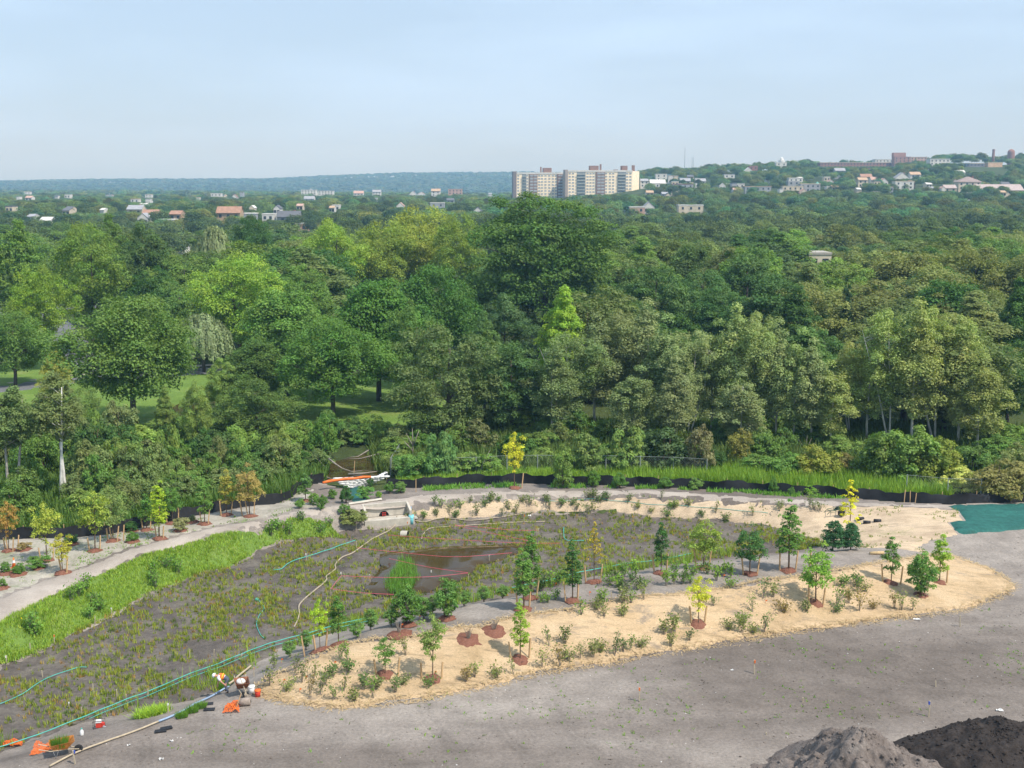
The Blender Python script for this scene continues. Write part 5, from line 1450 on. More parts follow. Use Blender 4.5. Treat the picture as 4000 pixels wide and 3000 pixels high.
X, Y = scatter(pr, 500, 10); blades('pond_reeds', X, Y, np.full(len(X), FLOOR + .1), RNG.uniform(.4, .8, len(X)), .5, .02, (0.11, 0.22, 0.045), 'green rushes standing in the pond water', 'reeds', 11, 5)
# weeds before and behind the silt fence
wd = [tuple(PZ(u, v, .7))[:2] for u, v in [(1640, 1920), (2000, 1906), (2270, 1908), (2600, 1914), (3000, 1938), (3300, 1950), (3300, 1944), (3000, 1926), (2500, 1902), (2000, 1890), (1640, 1905)]]
X, Y = scatter(wd, 5200, 12, lambda x, y: ss(.3, .55, vnoise(x, y, 1.5, 51)))
blades('fence_weeds', X, Y, H(X, Y) + .03, RNG.uniform(.12, .38, len(X)), 1.0, .05, (0.12, 0.235, 0.05), 'low green weeds along the foot of the silt fence', 'weeds', 13, 5, spread=.12)
wd2 = [tuple(PZ(u, v, .6))[:2] for u, v in [(1560, 1900), (2000, 1880), (2500, 1893), (3000, 1916), (3560, 1956), (3720, 1958), (3650, 1880), (3300, 1868), (3000, 1850), (2600, 1840), (2000, 1835), (1560, 1850)]]
X, Y = scatter(wd2, 17000, 14, lambda x, y: .25 + .75 * ss(.3, .5, vnoise(x, y, 2.5, 52)))
hh = np.interp(X, [-12, 8, 16, 40], [.55, .7, 1.15, 1.15]) * RNG.uniform(.6, 1.2, len(X))
blades('meadow_weeds', X, Y, H(X, Y), hh, .6, .07, (0.155, 0.245, 0.042), 'tall bright green weeds behind the silt fence', 'weeds', 15, 6, spread=.15)
tl = g2([(-60, 2110)] + SILT_L[2:] + [(1260, 1800), (1000, 1730), (500, 1760), (-60, 1780)], .4)
X, Y = scatter(tl, 15000, 16)
blades('thicket_floor', X, Y, H(X, Y), RNG.uniform(.5, 1.5, len(X)), .9, .12, (0.075, 0.13, 0.033), 'green brambles and weeds filling the floor of the thicket', 'undergrowth', 17, 6, spread=.25)
tr_ = [tuple(PZ(u, v, .4))[:2] for u, v in [(1500, 1850), (2600, 1838), (3600, 1878), (4100, 1930), (4100, 1690), (3000, 1660), (1900, 1660), (1450, 1720)]]
X, Y = scatter(tr_, 17000, 18)
blades('wood_floor', X, Y, H(X, Y), RNG.uniform(.5, 1.6, len(X)), .9, .12, (0.075, 0.115, 0.035), 'green brambles and weeds under the poplars', 'undergrowth', 19, 6, spread=.3)
X, Y = scatter(strip_poly, 5200, 20, lambda x, y: ss(.52, .7, vnoise(x, y, 1.6, 61)))
blades('strip_grass', X, Y, H(X, Y) + .03, RNG.uniform(.06, .18, len(X)), 1.2, .04, (0.125, 0.205, 0.05), 'thin young grass sprouting on the planting strip', 'grass', 21, 5, spread=.12)
# small weeds sprouting on the bare lot
lotw = g2([(1000, 2780), (2000, 2680), (3000, 2500), (3900, 2370), (4000, 2500), (4000, 2760), (3200, 2840), (2600, 3000), (900, 3000), (600, 2900)], 0)
X, Y = scatter(lotw, 5200, 22, lambda x, y: ss(.5, .72, vnoise(x, y, 3.0, 71)) * .55 + .05)
blades('lot_weeds', X, Y, H(X, Y) + .02, RNG.uniform(.03, .11, len(X)), 1.5, .03, (0.12, 0.21, 0.045), 'tiny green weeds sprouting over the bare lot', 'weeds', 23, 4, spread=.05)
bk = [p for p in far_bank]
X, Y = scatter(bk, 9000, 24, lambda x, y: ss(.5, .68, vnoise(x, y, 1.3, 81)) * np.interp(x, [-12, 0, 10, 30], [.9, .7, .35, .2]))
blades('bank_weeds', X, Y, H(X, Y) + .08, RNG.uniform(.08, .26, len(X)), 1.0, .04, (0.14, 0.18, 0.05), 'sparse green weeds growing through the old straw bank', 'weeds', 25, 5, spread=.08)
# soil clods and stones lying on the lot
def clods(name, poly, n, r0, r1, m, label, seed, zoff=0.0):
    rng = np.random.default_rng(seed)
    X, Y = scatter(poly, n, seed)
    k = len(X); r = rng.uniform(r0, r1, k) ** 1.0; Z = H(X, Y) + zoff
    oc = np.array([(1, 0, 0), (0, 1, 0), (-1, 0, 0), (0, -1, 0), (0, 0, .8), (0, 0, -.6)])
    V = np.stack([X, Y, Z], 1)[:, None, :] + oc[None] * r[:, None, None] * rng.uniform(.6, 1.3, (k, 6, 3))
    f = np.array([(0, 1, 4), (1, 2, 4), (2, 3, 4), (3, 0, 4), (1, 0, 5), (2, 1, 5), (3, 2, 5), (0, 3, 5)])
    F = (np.arange(k)[:, None, None] * 6 + f[None]).reshape(-1, 3)
    o = link(name, mesh_np(name, V.reshape(-1, 3), F, (m,)))
    return tag(o, label, 'clods', None, 'stuff')
whole = g2([(900, 3000), (4000, 3000), (4000, 2110), (3700, 2120), (3720, 2170), (3990, 2280), (3960, 2330), (3700, 2400), (3000, 2495), (2000, 2668), (1350, 2775), (1000, 2720), (650, 2800), (0, 2990), (0, 3000)], 0)
clods('soil_clods', whole, 5200, .02, .065, 'soil', 'small soil clods scattered over the bare lot', 31)
clods('pale_stones', whole, 420, .015, .05, 'stone_white', 'small pale stones scattered over the bare lot', 32)

# loose straw shed round the edges of the mat
def wisps(name, poly, n, wid, seed, label):
    rng = np.random.default_rng(seed); P = dense(poly, .15, .1, seed); k = rng.integers(0, len(P), n)
    X = np.array([P[i][0] for i in k]) + rng.normal(size=n) * wid; Y = np.array([P[i][1] for i in k]) + rng.normal(size=n) * wid
    Z = H(X, Y) + .03 + .09 * pip(poly, X, Y); a = rng.uniform(0, 6.28, n); L = rng.uniform(.06, .22, n); t = .014
    d = np.column_stack([np.cos(a) * L, np.sin(a) * L, rng.normal(size=n) * .03]); s_ = np.column_stack([-np.sin(a) * t, np.cos(a) * t, np.zeros(n)]); c = np.column_stack([X, Y, Z])
    V = np.stack([c - d - s_, c - d + s_, c + d + s_, c + d - s_], 1).reshape(-1, 3)
    tag(link(name, mesh_np(name, V, np.arange(4 * n).reshape(n, 4), ('straw_log',))), label, 'straw', None, 'stuff')
wisps('loose_straw', STRAW_POLY, 6000, .22, 91, 'loose straw shed along the ragged edge of the straw mat')

# ------------------------------------------------------------------ planted saplings with stakes and mulch
def mulch_ring(parent, x, y, r, seed, bump=.10, zoff=.13):
    rng = np.random.default_rng(seed); n = 16
    vs = [(0, 0, 0)]; fs = []
    z0 = parent.location.z
    vs[0] = (0, 0, Hs(x, y) + zoff + bump - z0)
    for j, q in enumerate((.4, .75, 1.0)):
        for k in range(n):
            a = 6.283 * k / n; rr = r * q * (1 + .16 * rng.normal() * q)
            px, py = rr * math.cos(a), rr * math.sin(a)
            vs.append((px, py, Hs(x + px, y + py) + zoff + bump * (1 - q) - (.10 if j == 2 else 0) - z0 + rng.uniform(-.02, .02)))
    for k in range(n):
        fs.append((0, 1 + k, 1 + (k + 1) % n))
        for j in range(2): fs.append((1 + j * n + k, 1 + (j + 1) * n + k, 1 + (j + 1) * n + (k + 1) % n, 1 + j * n + (k + 1) % n))
    b = MB(); b.add(vs, fs)
    return b.build('mulch', 'mulch', parent, True)
stake_m = MB(); stake_m.box((0, 0, .5), (.075, .075, 1.0)); STAKE = stake_m.mesh('stake', 'wood')
def sapling(u, vb, vt, wpx, key, col, label, stakes=(), mulch=.52, bark=BROWN, name='young_tree', cat='young tree', group='staked young trees', sh=85):
    p = G(u, vb); s = px_per_m(p)
    zb = p.z + .06
    o = thing(name, label, cat, (p.x, p.y, zb), 0, group)
    crown, trunk, Ht, r = PROTO[key]
    sc = (wpx / s / (2 * r), wpx / s / (2 * r), (vb - vt) / s / .94 / Ht)
    rz = RNG.uniform(0, 6.28)
    col = (col[0] * .84, col[1] * .92, col[2] * 1.05)
    for data, nm, c in ((trunk, 'trunk', bark), (crown, 'crown', col)):
        c_ = copy_part(data, nm, o, c); c_.scale = sc; c_.rotation_euler = (0, 0, rz)
    for k, du in enumerate(stakes):
        dx = du / s; dy = RNG.uniform(-.25, .25)
        st = link('stake', STAKE, o)
        st.location = (dx, dy, Hs(p.x + dx, p.y + dy) - .1 - zb)
        st.scale = (1, 1, sh / s * RNG.uniform(.9, 1.1)); st.rotation_euler = (RNG.uniform(-.06, .06), .10 * (1 if du > 0 else -1) + RNG.uniform(-.04, .04), RNG.uniform(0, 1))
    if mulch: mulch_ring(o, p.x, p.y, mulch, int(u) + 7)
    return o
SG = (0.075, 0.135, 0.030); SD = (0.042, 0.090, 0.026); SY = (0.30, 0.30, 0.03); SYG = (0.17, 0.235, 0.035); SO = (0.25, 0.19, 0.03); SL = (0.125, 0.205, 0.035)
MOUND = [(3080, 2232, 1955, 95, 'sap_narrow', SG, 'tall narrow dark green sapling on the crest', (-32, 26, 80)), (3186, 2362, 2134, 140, 'sap_round', SL, 'round crowned light green sapling high on the straw mat', (-28, 26)),
         (3481, 2283, 2094, 78, 'sap_oval', SG, 'neat oval sapling on the mat near the dark lot', (-32, 34)), (3597, 2331, 2162, 122, 'sap_bush', (0.085, 0.15, 0.035), 'full bushy green sapling without stakes on the mat', ()),
         (3669, 2279, 2085, 86, 'sap_oval', SYG, 'last light green sapling beside the mat tip', (30,)), (2582, 2242, 2039, 76, 'sap_oval', SD, 'dark oval sapling on the grey crest', (-24, 22)),
         (2748, 2220, 2036, 132, 'sap_round', (0.16, 0.20, 0.045), 'broad pale yellow green sapling on the crest', (-28, 20)), (2929, 2245, 2060, 122, 'sap_round', SD, 'dense dark round sapling on the crest', (-26, 28)),
         (2236, 2350, 2105, 66, 'sap_narrow', SD, 'slim dark green sapling with bare lower trunk', (-26, 20)), (2321, 2276, 2046, 86, 'sap_spindle', SO, 'thin amber yellow sapling beside the wetland', (-32, 24)),
         (2075, 2338, 2072, 74, 'sap_narrow', SG, 'tall slim green sapling beside the pond end', (18,)), (2045, 2382, 2143, 84, 'sap_narrow', SG, 'slim green sapling standing close before another', (-22, 22)),
         (2032, 2584, 2335, 64, 'sap_narrow', SYG, 'slender yellow green sapling low on the straw mat', (34, -34)), (2729, 2446, 2250, 110, 'sap_vase', SY, 'bright yellow sapling on the straw mat', (-26, 24)),
         (1689, 2660, 2390, 132, 'sap_vase', (0.13, 0.17, 0.05), 'largest open crowned sapling near the mat toe', (-42, 34)), (1506, 2642, 2490, 102, 'sap_vase', SG, 'short spreading green sapling on the mat end', (-34, 48)),
         (1323, 2520, 2325, 88, 'sap_oval', SG, 'upright green multi stemmed sapling behind the mat', ()), (1251, 2542, 2338, 80, 'sap_vase', (0.21, 0.28, 0.025), 'vivid yellow green sapling behind the mat end', (-14, 20, -60)),
         (1592, 2444, 2290, 116, 'sap_bush', SG, 'dense green bushy sapling beside the pond', ()), (1746, 2420, 2262, 110, 'sap_bush', (0.085, 0.15, 0.04), 'green bushy sapling with a yellow tip beside the pond', ())]
for u, vb, vt, w, k, c, lab, st in MOUND: sapling(u, vb, vt, w, k, c, lab, st)
PATHS = [(183, 2192, 1962, 130, 'sap_vase', (0.20, 0.22, 0.04), 'largest yellow green sapling of the planting strip', (-18, 20)), (246, 2240, 2085, 96, 'sap_vase', (0.23, 0.21, 0.03), 'short golden sapling nearest the bare path', (-8, 18)),
         (371, 2155, 1915, 138, 'sap_vase', (0.175, 0.21, 0.04), 'tall spreading yellow green sapling of the planting strip', (-20, 18)), (443, 2115, 1915, 100, 'sap_round', (0.12, 0.155, 0.055), 'olive green sapling among four stakes', (-20, 18, -8, 38)),
         (574, 2073, 1930, 74, 'sap_oval', SG, 'dark green sapling against the thicket', (-16, 14)), (624, 2106, 1880, 72, 'sap_narrow', (0.22, 0.27, 0.03), 'slim bright yellow green sapling before the thicket', (-14, 14)),
         (675, 2047, 1893, 76, 'sap_round', SG, 'green sapling hard against the silt fence', (-20, 18)), (800, 2050, 1866, 74, 'sap_oval', (0.09, 0.15, 0.035), 'green upright sapling beside the silt fence', (-14, 14)),
         (885, 2014, 1834, 70, 'sap_oval', (0.19, 0.17, 0.04), 'narrow olive gold sapling of the planting strip', (-18, 16)), (976, 2020, 1828, 104, 'sap_round', (0.21, 0.16, 0.06), 'rusty tinted sapling among three stakes', (-30, -8, 14)),
         (34, 2155, 1958, 90, 'sap_vase', (0.24, 0.15, 0.05), 'reddish orange sapling at the picture edge', (-18, -2, 20, 30)), (1194, 1960, 1850, 70, 'sap_oval', (0.085, 0.14, 0.045), 'small green sapling before the sandbag channel', ()),
         (2010, 1908, 1690, 96, 'sap_vase', (0.32, 0.30, 0.03), 'bright yellow sapling beyond the path', (28,)), (3314, 2120, 1884, 110, 'sap_spindle', (0.34, 0.31, 0.02), 'sparse bright yellow sapling behind the dark round bushes', ())]
for u, vb, vt, w, k, c, lab, st in PATHS: sapling(u, vb, vt, w, k, c, lab, st, sh=66)
for u, vb, vt, w, lab in ((3253, 2152, 2038, 102, 'dark round evergreen bush, the one facing the wetland'), (3323, 2148, 2046, 88, 'dark round evergreen bush, the one facing the straw bank')):
    sapling(u, vb, vt, w, 'ever_bush', (0.035, 0.085, 0.036), lab, (), 0, name='evergreen_bush', cat='bush', group=None)
def bare_shrub(u, v, hp, wp, label, mulch=.75):
    p = G(u, v); s = px_per_m(p); o = thing('bare_shrub', label, 'shrub', (p.x, p.y, p.z + .06)); b = MB(); rng = np.random.default_rng(int(u))
    for k in range(15):
        a = rng.uniform(0, 6.28); q = rng.uniform(.2, .5) * wp / s; t = Vector((q * math.cos(a), q * math.sin(a), hp / s * rng.uniform(.7, 1.05)))
        b.tube([(0.04 * math.cos(a), .04 * math.sin(a), 0), t * .5 + Vector((0, 0, .1)), t], [.016, .011, .005], 4)
    b.build('stems', 'grey_wood', o)
    mulch_ring(o, p.x, p.y, mulch, int(u))
bare_shrub(1830, 2506, 62, 62, 'bare twiggy shrub in red mulch near the mat middle'); bare_shrub(1931, 2470, 60, 60, 'bare twiggy shrub in red mulch beside the crest'); bare_shrub(1560, 2483, 60, 40, 'bare thin shrub in red mulch behind the mat')
# ------------------------------------------------------------------ small planted shrubs
def to_full(ox, oy, s, pts): return [(ox + a / s, oy + b / s) for a, b in pts]
SK = list(SEED)
GREENS = [(0.085, 0.135, 0.045), (0.105, 0.165, 0.04), (0.12, 0.14, 0.06), (0.075, 0.115, 0.05), (0.14, 0.16, 0.065), (0.10, 0.125, 0.055)]
def plant_row(pts, where, grp, big=1.0, cols=GREENS, keys=None, zo=.08):
    for i, (u, v) in enumerate(sorted(pts)):
        p = G(u, v); key = (keys or SK)[int(RNG.integers(len(keys or SK)))]
        me, Ht, r = SEED[key]
        o = link('planted_shrub', me, None, (p.x, p.y, p.z + zo))
        k = big * RNG.uniform(.8, 1.25); o.scale = (k * RNG.uniform(.9, 1.2), k * RNG.uniform(.9, 1.2), k); o.rotation_euler = (0, 0, RNG.uniform(0, 6.28))
        c = cols[RNG.integers(len(cols))]; f = RNG.uniform(.85, 1.2); f *= 1.8; o.color = (c[0] * f, c[1] * f, c[2] * f * .7, 1)
        tag(o, f'{ordinal(i)} {where}', 'shrub', grp)
crest = to_full(2000, 2150, 2.212, [(840, 305), (900, 262), (965, 242), (1035, 268), (1065, 232), (915, 320), (935, 372), (985, 340), (1085, 340), (1155, 318), (1335, 308), (1410, 225), (1500, 225), (1560, 216), (1690, 205), (1770, 262), (1820, 214), (1890, 236), (1905, 320), (405, 312), (270, 352), (330, 352), (380, 425), (310, 445), (250, 450), (1480, 290), (1400, 292), (1540, 284)])
plant_row(crest, 'leafy shrub along the grey crest, counting from the pond side', 'shrubs on the grey crest', 1.0, [(0.105, 0.175, 0.035), (0.085, 0.15, 0.035), (0.12, 0.19, 0.04), (0.05, 0.085, 0.03)], ['seed_a', 'seed_d', 'seed_e', 'seed_f'])
matp = to_full(2000, 2150, 2.212, [(600, 570), (730, 528), (780, 500), (800, 585), (955, 580), (960, 468), (1030, 468), (1135, 438), (1740, 490), (1870, 700), (2000, 640), (2075, 540), (1990, 725), (2175, 425), (1530, 790), (1400, 725), (1320, 740), (1370, 845), (1110, 845), (1020, 880), (960, 885), (890, 915), (760, 890), (700, 940), (590, 950), (455, 815), (315, 835), (470, 950), (410, 1010), (260, 1025), (10, 1085), (2080, 730), (2180, 720)]) \
     + to_full(1000, 2250, 2.212, [(790, 845), (500, 900), (340, 870), (400, 935), (600, 955), (270, 1005), (120, 965), (470, 1065), (680, 1080), (760, 1010), (850, 1095), (1030, 985), (1010, 1070), (1200, 1020), (1270, 950), (1290, 700), (730, 760), (790, 755), (1510, 965), (1810, 930), (1890, 885), (2080, 880), (160, 800), (640, 890), (560, 1040), (930, 1000)]) \
     + to_full(3000, 1750, 2.212, [(640, 1205), (760, 1195), (770, 1258), (840, 1252), (700, 1310), (700, 1350), (130, 1430), (335, 1425), (600, 1385), (590, 1430), (920, 1400), (790, 1420), (1090, 1400), (1150, 1415), (1250, 1415), (40, 1300)])
plant_row(matp, 'low shrub planted on the straw mat, counting from the worker', 'shrubs planted on the straw mat', 1.0, GREENS + [(0.16, 0.12, 0.055), (0.13, 0.145, 0.07)], ['seed_a', 'seed_b', 'seed_c', 'seed_d', 'seed_c', 'seed_f'], .12)
bankp = to_full(1000, 1750, 2.212, [(1540, 490), (1560, 590), (1670, 575), (1760, 520), (1910, 590), (1980, 500), (2030, 470), (2100, 460), (2180, 540), (1450, 612), (1600, 520), (1850, 480), (1720, 610), (2120, 610)]) \
    + to_full(2000, 1750, 2.212, [(85, 470), (40, 575), (160, 500), (325, 535), (430, 500), (520, 500), (660, 430), (705, 430), (750, 462), (820, 450), (1010, 470), (680, 565), (1090, 530), (1290, 455), (1370, 520), (1400, 530), (1530, 500), (1640, 600), (1760, 570), (1340, 600), (1840, 628), (2080, 600), (650, 600), (300, 470), (560, 540), (1200, 560)]) \
    + to_full(3000, 1750, 2.212, [(100, 550), (450, 548), (360, 520), (120, 520), (400, 540)])
plant_row(bankp, 'small shrub on the old straw bank, counting from the culvert', 'shrubs on the old straw bank', .95, GREENS + [(0.10, 0.13, 0.06)], ['seed_b', 'seed_d', 'seed_f', 'seed_c'])
gb = [(592, 2276), (646, 2218), (696, 2245), (280, 2353), (384, 2385), (340, 2308), (344, 2420), (136, 2488), (389, 2388), (610, 2300), (600, 2240), (300, 2330), (370, 2350), (120, 2475), (1130, 2090), (1250, 2080), (1080, 2070), (1180, 2035), (1060, 2095), (1290, 2050)]
plant_row(gb, 'taller dark green weed clump on the grass bank, counting towards the culvert', 'weed clumps on the grass bank', 1.15, [(0.085, 0.155, 0.04), (0.10, 0.175, 0.04)], ['seed_a', 'seed_f', 'seed_d'])
for i, (u, v, w, h) in enumerate([(1130, 2566, 50, 60), (1195, 2538, 56, 74), (1395, 2492, 60, 66), (1448, 2462, 64, 80), (1530, 2446, 60, 70), (1655, 2420, 70, 84), (1690, 2398, 60, 70), (1815, 2368, 54, 58), (1890, 2352, 56, 60), (1965, 2338, 50, 50), (2110, 2310, 44, 44)]):
    sapling(u, v, v - h, w, 'sap_bush', (0.105, 0.17, 0.05), f'{ordinal(i)} light green bush of the thick wetland rim, counting from the worker', (), 0, name='rim_bush', cat='bush', group='light green bushes of the wetland rim')
def strip_shrub(u, v, w, h, col, label, mul=.8):
    sapling(u, v, v - h, w, ('shrub_a', 'shrub_b')[int(u) % 2 if w < 100 else 0], col, label, (), mul, name='planted_bush', cat='bush', group='bushes planted along the path strip')
for i, (u, v, w, h, c) in enumerate(sorted([(520, 2118, 52, 38, SG), (515, 2077, 58, 36, SD), (705, 2074, 66, 50, (0.15, 0.15, 0.075)), (750, 2041, 34, 26, (0.13, 0.15, 0.08)), (149, 2219, 82, 46, SG), (72, 2246, 54, 42, SG), (23, 2241, 44, 42, SG), (5, 2300, 40, 36, SG), (280, 2128, 60, 40, SD), (95, 2150, 50, 30, (0.17, 0.13, 0.06)), (1255, 1990, 50, 52, SG), (1225, 1972, 46, 44, (0.10, 0.165, 0.04)),
        (1352, 1964, 58, 62, SD), (1300, 1948, 40, 36, SG), (1425, 1952, 62, 52, (0.085, 0.16, 0.04)), (1447, 1902, 32, 30, SD), (1520, 1925, 46, 40, SG), (1565, 1925, 50, 40, (0.10, 0.16, 0.045)), (1386, 2046, 116, 54, (0.13, 0.145, 0.05)), (1345, 2010, 40, 40, SG), (1170, 1985, 44, 34, (0.10, 0.17, 0.04)), (1480, 1945, 30, 24, SL), (2600, 1908, 60, 40, SG), (2720, 1912, 60, 44, (0.11, 0.17, 0.05)), (2320, 1900, 60, 60, SG), (2420, 1906, 66, 55, SG), (3170, 1932, 60, 34, SL), (3020, 1926, 40, 60, SG), (3090, 1934, 30, 30, SG)])):
    strip_shrub(u, v, w, h, c, f'{ordinal(i)} leafy bush along the path and silt fence, counting from the traffic cone', .55 if u < 900 else 0)

# ------------------------------------------------------------------ silt fences, chain fence
def silt(pts, z, label, seed):
    P = [Vector(tuple(PZ(u, v, z))[:2]) for u, v in pts]
    L = []
    for a, b in zip(P[:-1], P[1:]):
        n = max(1, int((b - a).length / .4)); L += [a.lerp(b, i / n) for i in range(n)]
    L.append(P[-1])
    o = thing('silt_fence', label, 'silt fence', (L[0].x, L[0].y, Hs(L[0].x, L[0].y)))
    vs, fs = [], []; z0 = o.location
    for i, q in enumerate(L):
        zg = Hs(q.x, q.y); h = .80 + .10 * math.sin(i * .7 + seed) + .06 * math.sin(i * 2.1); sag = .06 * math.sin(i * .9)
        vs += [(q.x - z0.x, q.y - z0.y + .12 * math.sin(i * .5), zg - .05 - z0.z), (q.x - z0.x, q.y - z0.y + .10 * math.sin(i * .5) + .05 * math.sin(i * 1.7), zg + h * .5 - z0.z), (q.x - z0.x + sag, q.y - z0.y + .08 * math.sin(i * .8), zg + h - z0.z)]
        if i: k = 3 * i; fs += [(k - 3, k, k + 1, k - 2), (k - 2, k + 1, k + 2, k - 1)]
    b = MB(); b.add(vs, fs); b.build('fabric', 'silt_cloth', o, True)
    for i in range(0, len(L), 7):
        st = link('stake', STAKE, o, (L[i].x - z0.x, L[i].y + .16 - z0.y, Hs(L[i].x, L[i].y) - .1 - z0.z)); st.scale = (.6, .6, 1.05)
silt(SILT_L, .6, 'black silt fence behind the planting strip, running up to the creek', 0); silt(SILT_R, .7, 'long black silt fence beyond the path, from the creek to the green mat', 2)
def chain(pts, label):
    P = [G(u, v) for u, v in pts]; L = []
    for a, b in zip(P[:-1], P[1:]):
        n = max(1, int((b - a).length / 2.6)); L += [a.lerp(b, i / n) for i in range(n)]
    L.append(P[-1]); o = thing('chain_link_fence', label, 'fence', tuple(L[0])); z0 = L[0]
    pm = MB(); pm.tube([(0, 0, -.2), (0, 0, 1.75)], .04, 6); pme = pm.mesh('post', 'galvanised')
    for q in L: link('post', pme, o, (q.x - z0.x, q.y - z0.y, Hs(q.x, q.y) - z0.z))
    b = MB(); b.tube([(q.x - z0.x, q.y - z0.y, Hs(q.x, q.y) + 1.7 - z0.z) for q in L], .016, 5); b.build('top_rail', 'galvanised', o)
    w = MB()
    for a, c in zip(L[:-1], L[1:]):
        d = c - a; n = int(d.length / .22)
        for k in range(-7, n):
            for sg in (0, 1):
                f0, f1 = k / n, (k + 7) / n
                z0_, z1_ = .05, 1.65
                if f0 < 0: z0_ += (z1_ - z0_) * (-f0) / (f1 - f0); f0 = 0
                if f1 > 1: z1_ -= (z1_ - .05) * (f1 - 1) / (7 / n) ; f1 = 1
                if f1 <= f0: continue
                p0, p1 = a.lerp(c, 1 - f0 if sg else f0), a.lerp(c, 1 - f1 if sg else f1)
                g0, g1 = p0.z, p1.z
                v0 = Vector((p0.x - z0.x, p0.y - z0.y, g0 + z0_ - z0.z)); v1 = Vector((p1.x - z0.x, p1.y - z0.y, g1 + z1_ - z0.z)); t = Vector((.0035, 0, 0))
                w.add([v0 - t, v0 + t, v1 + t, v1 - t], [(0, 1, 2, 3)])
    wo_ = w.build('wire_mesh', 'galvanised', o); wo_['kind'] = 'stuff'
chain([(1525, 1862), (1600, 1862), (1860, 1858), (2100, 1850), (2500, 1855), (2760, 1866)], 'grey chain link fence half hidden in weeds behind the silt fence')
chain([(1525, 1862), (1562, 1800)], 'short return of chain link fence beside the creek')
chain([(3540, 1932), (3700, 1948), (3830, 1950)], 'chain link fence posts showing near the green mat')

# ------------------------------------------------------------------ culvert, sandbag dam
def culvert():
    p0 = CV0; L = CVL; rz = math.atan2(CVD.y, CVD.x)
    o = thing('culvert_headwall', 'pale concrete culvert headwall with dark arched opening under the path', 'culvert', tuple(p0), rz)
    hh, ax, ar = 1.05, L * .30, .42
    b = MB()         # front face with an arch cut out, 0.25 m thick
    n = 14
    arch = [(ax + ar * math.cos(math.pi - math.pi * k / n), ar * 1.0 * math.sin(math.pi * k / n)) for k in range(n + 1)]
    outer = [(-.75, 0), (-.75, hh)] + [(-.75 + (L + .75) * k / 8, hh) for k in range(1, 8)] + [(L, hh), (L, 0)]
    # triangulate the face with cdt
    loop = outer + arch[::-1]
    pts = [Vector(q) for q in loop]; m = len(pts)
    vo, eo, fo, *_ = geometry.delaunay_2d_cdt(pts, [(i, (i + 1) % m) for i in range(m)], [list(range(m))], 1, 1e-5)
    for yy, fl in ((0.9, False), (1.15, True)):
        b.add([(q.x, yy, q.y) for q in vo], [tuple(f) if not fl else tuple(reversed(f)) for f in fo])
    k0 = len(b.v); 
    for i in range(m):
        a_, c_ = loop[i], loop[(i + 1) % m]
        b.add([(a_[0], .9, a_[1]), (c_[0], .9, c_[1]), (c_[0], 1.15, c_[1]), (a_[0], 1.15, a_[1])], [(0, 1, 2, 3)])
    b.build('front_wall', 'concrete', o)
    b = MB(); b.add([(L, -.15, -.3), (L + .18, -.15, -.3), (L + .18, 1.15, -.3), (L, 1.15, -.3), (L, -.15, .55), (L + .18, -.15, .55), (L + .18, 1.15, hh + .02), (L, 1.15, hh + .02)], [(3, 2, 1, 0), (4, 5, 6, 7), (0, 1, 5, 4), (1, 2, 6, 5), (2, 3, 7, 6), (3, 0, 4, 7)]); b.build('wing_wall', 'concrete', o)
    b = MB(); b.add([(-.93, -.15, -.3), (-.75, -.15, -.3), (-.75, 1.15, -.3), (-.93, 1.15, -.3), (-.93, -.15, .35), (-.75, -.15, .35), (-.75, 1.15, hh + .02), (-.93, 1.15, hh + .02)], [(3, 2, 1, 0), (4, 5, 6, 7), (0, 1, 5, 4), (1, 2, 6, 5), (2, 3, 7, 6), (3, 0, 4, 7)]); b.build('wing_wall', 'concrete', o)
    b = MB(); b.box((L * .36, -.20, -.46), (L + 1.4, .44, 1.0)); b.build('apron_kerb', 'concrete', o)
    b = MB(); b.box((L * .38, .45, -.10), (L + 1.9, 1.5, .12)); b.build('apron', 'concrete', o)
    b = MB(); b.tube([(ax, 1.0, .0), (ax, 3.2, .0)], ar * .98, 16); b.build('barrel', 'dark_hole', o)
    b = MB()
    for x in (-.12, .0, .12): b.box((ax + x, .87, .16), (.035, .04, .34))
    b.box((ax, .86, .10), (.34, .04, .04)); b.box((ax, .86, .28), (.34, .04, .04)); b.build('red_grate', 'red_paint', o)
culvert()
g = G(1607, 2042); b = MB(); b.lathe((0, 0, 0), [(.21, -.1), (.21, .66), (.17, .66), (.17, .1)], 16); o = thing('blue_pipe', 'pale blue plastic pipe standing upright beside the culvert', 'pipe', tuple(g)); b.build('pipe_wall', 'cyan_plastic', o, True)
b = MB(); b.lathe((0, 0, 0), [(.218, .40), (.218, .44)], 16, cap=False); b.build('joint_ring', 'cyan_plastic', o)
g = G(1583, 2096); b = MB(); b.tube([(0, 0, .05), (.55, -.15, .12)], [.30, .27], 14, cap=False); b.tube([(0.01, 0, .05), (.53, -.14, .12)], [.25, .22], 14, cap=False, mi=1); o = b.build('outfall_pipe', ('concrete', 'dark_hole'), None, True, (g.x - .3, g.y, g.z + .12)); tag(o, 'short pale concrete outfall pipe lying open in the mud', 'pipe')
b = MB(); p0, p1 = PZ(1362, 1972, .84), PZ(1490, 1953, .84); b.tube([p0 + Vector((0, 0, .06)), p1 + Vector((0, 0, .06))], .12, 4); tag(b.build('kerb_beam', 'concrete', None), 'pale concrete edge beam where the path crosses the channel', 'beam')
sheet('channel_mat', g2([(1378, 1967), (1366, 1908), (1392, 1902), (1425, 1898), (1440, 1955)]), .5, .06, 'green_mat', .05, seed=23)
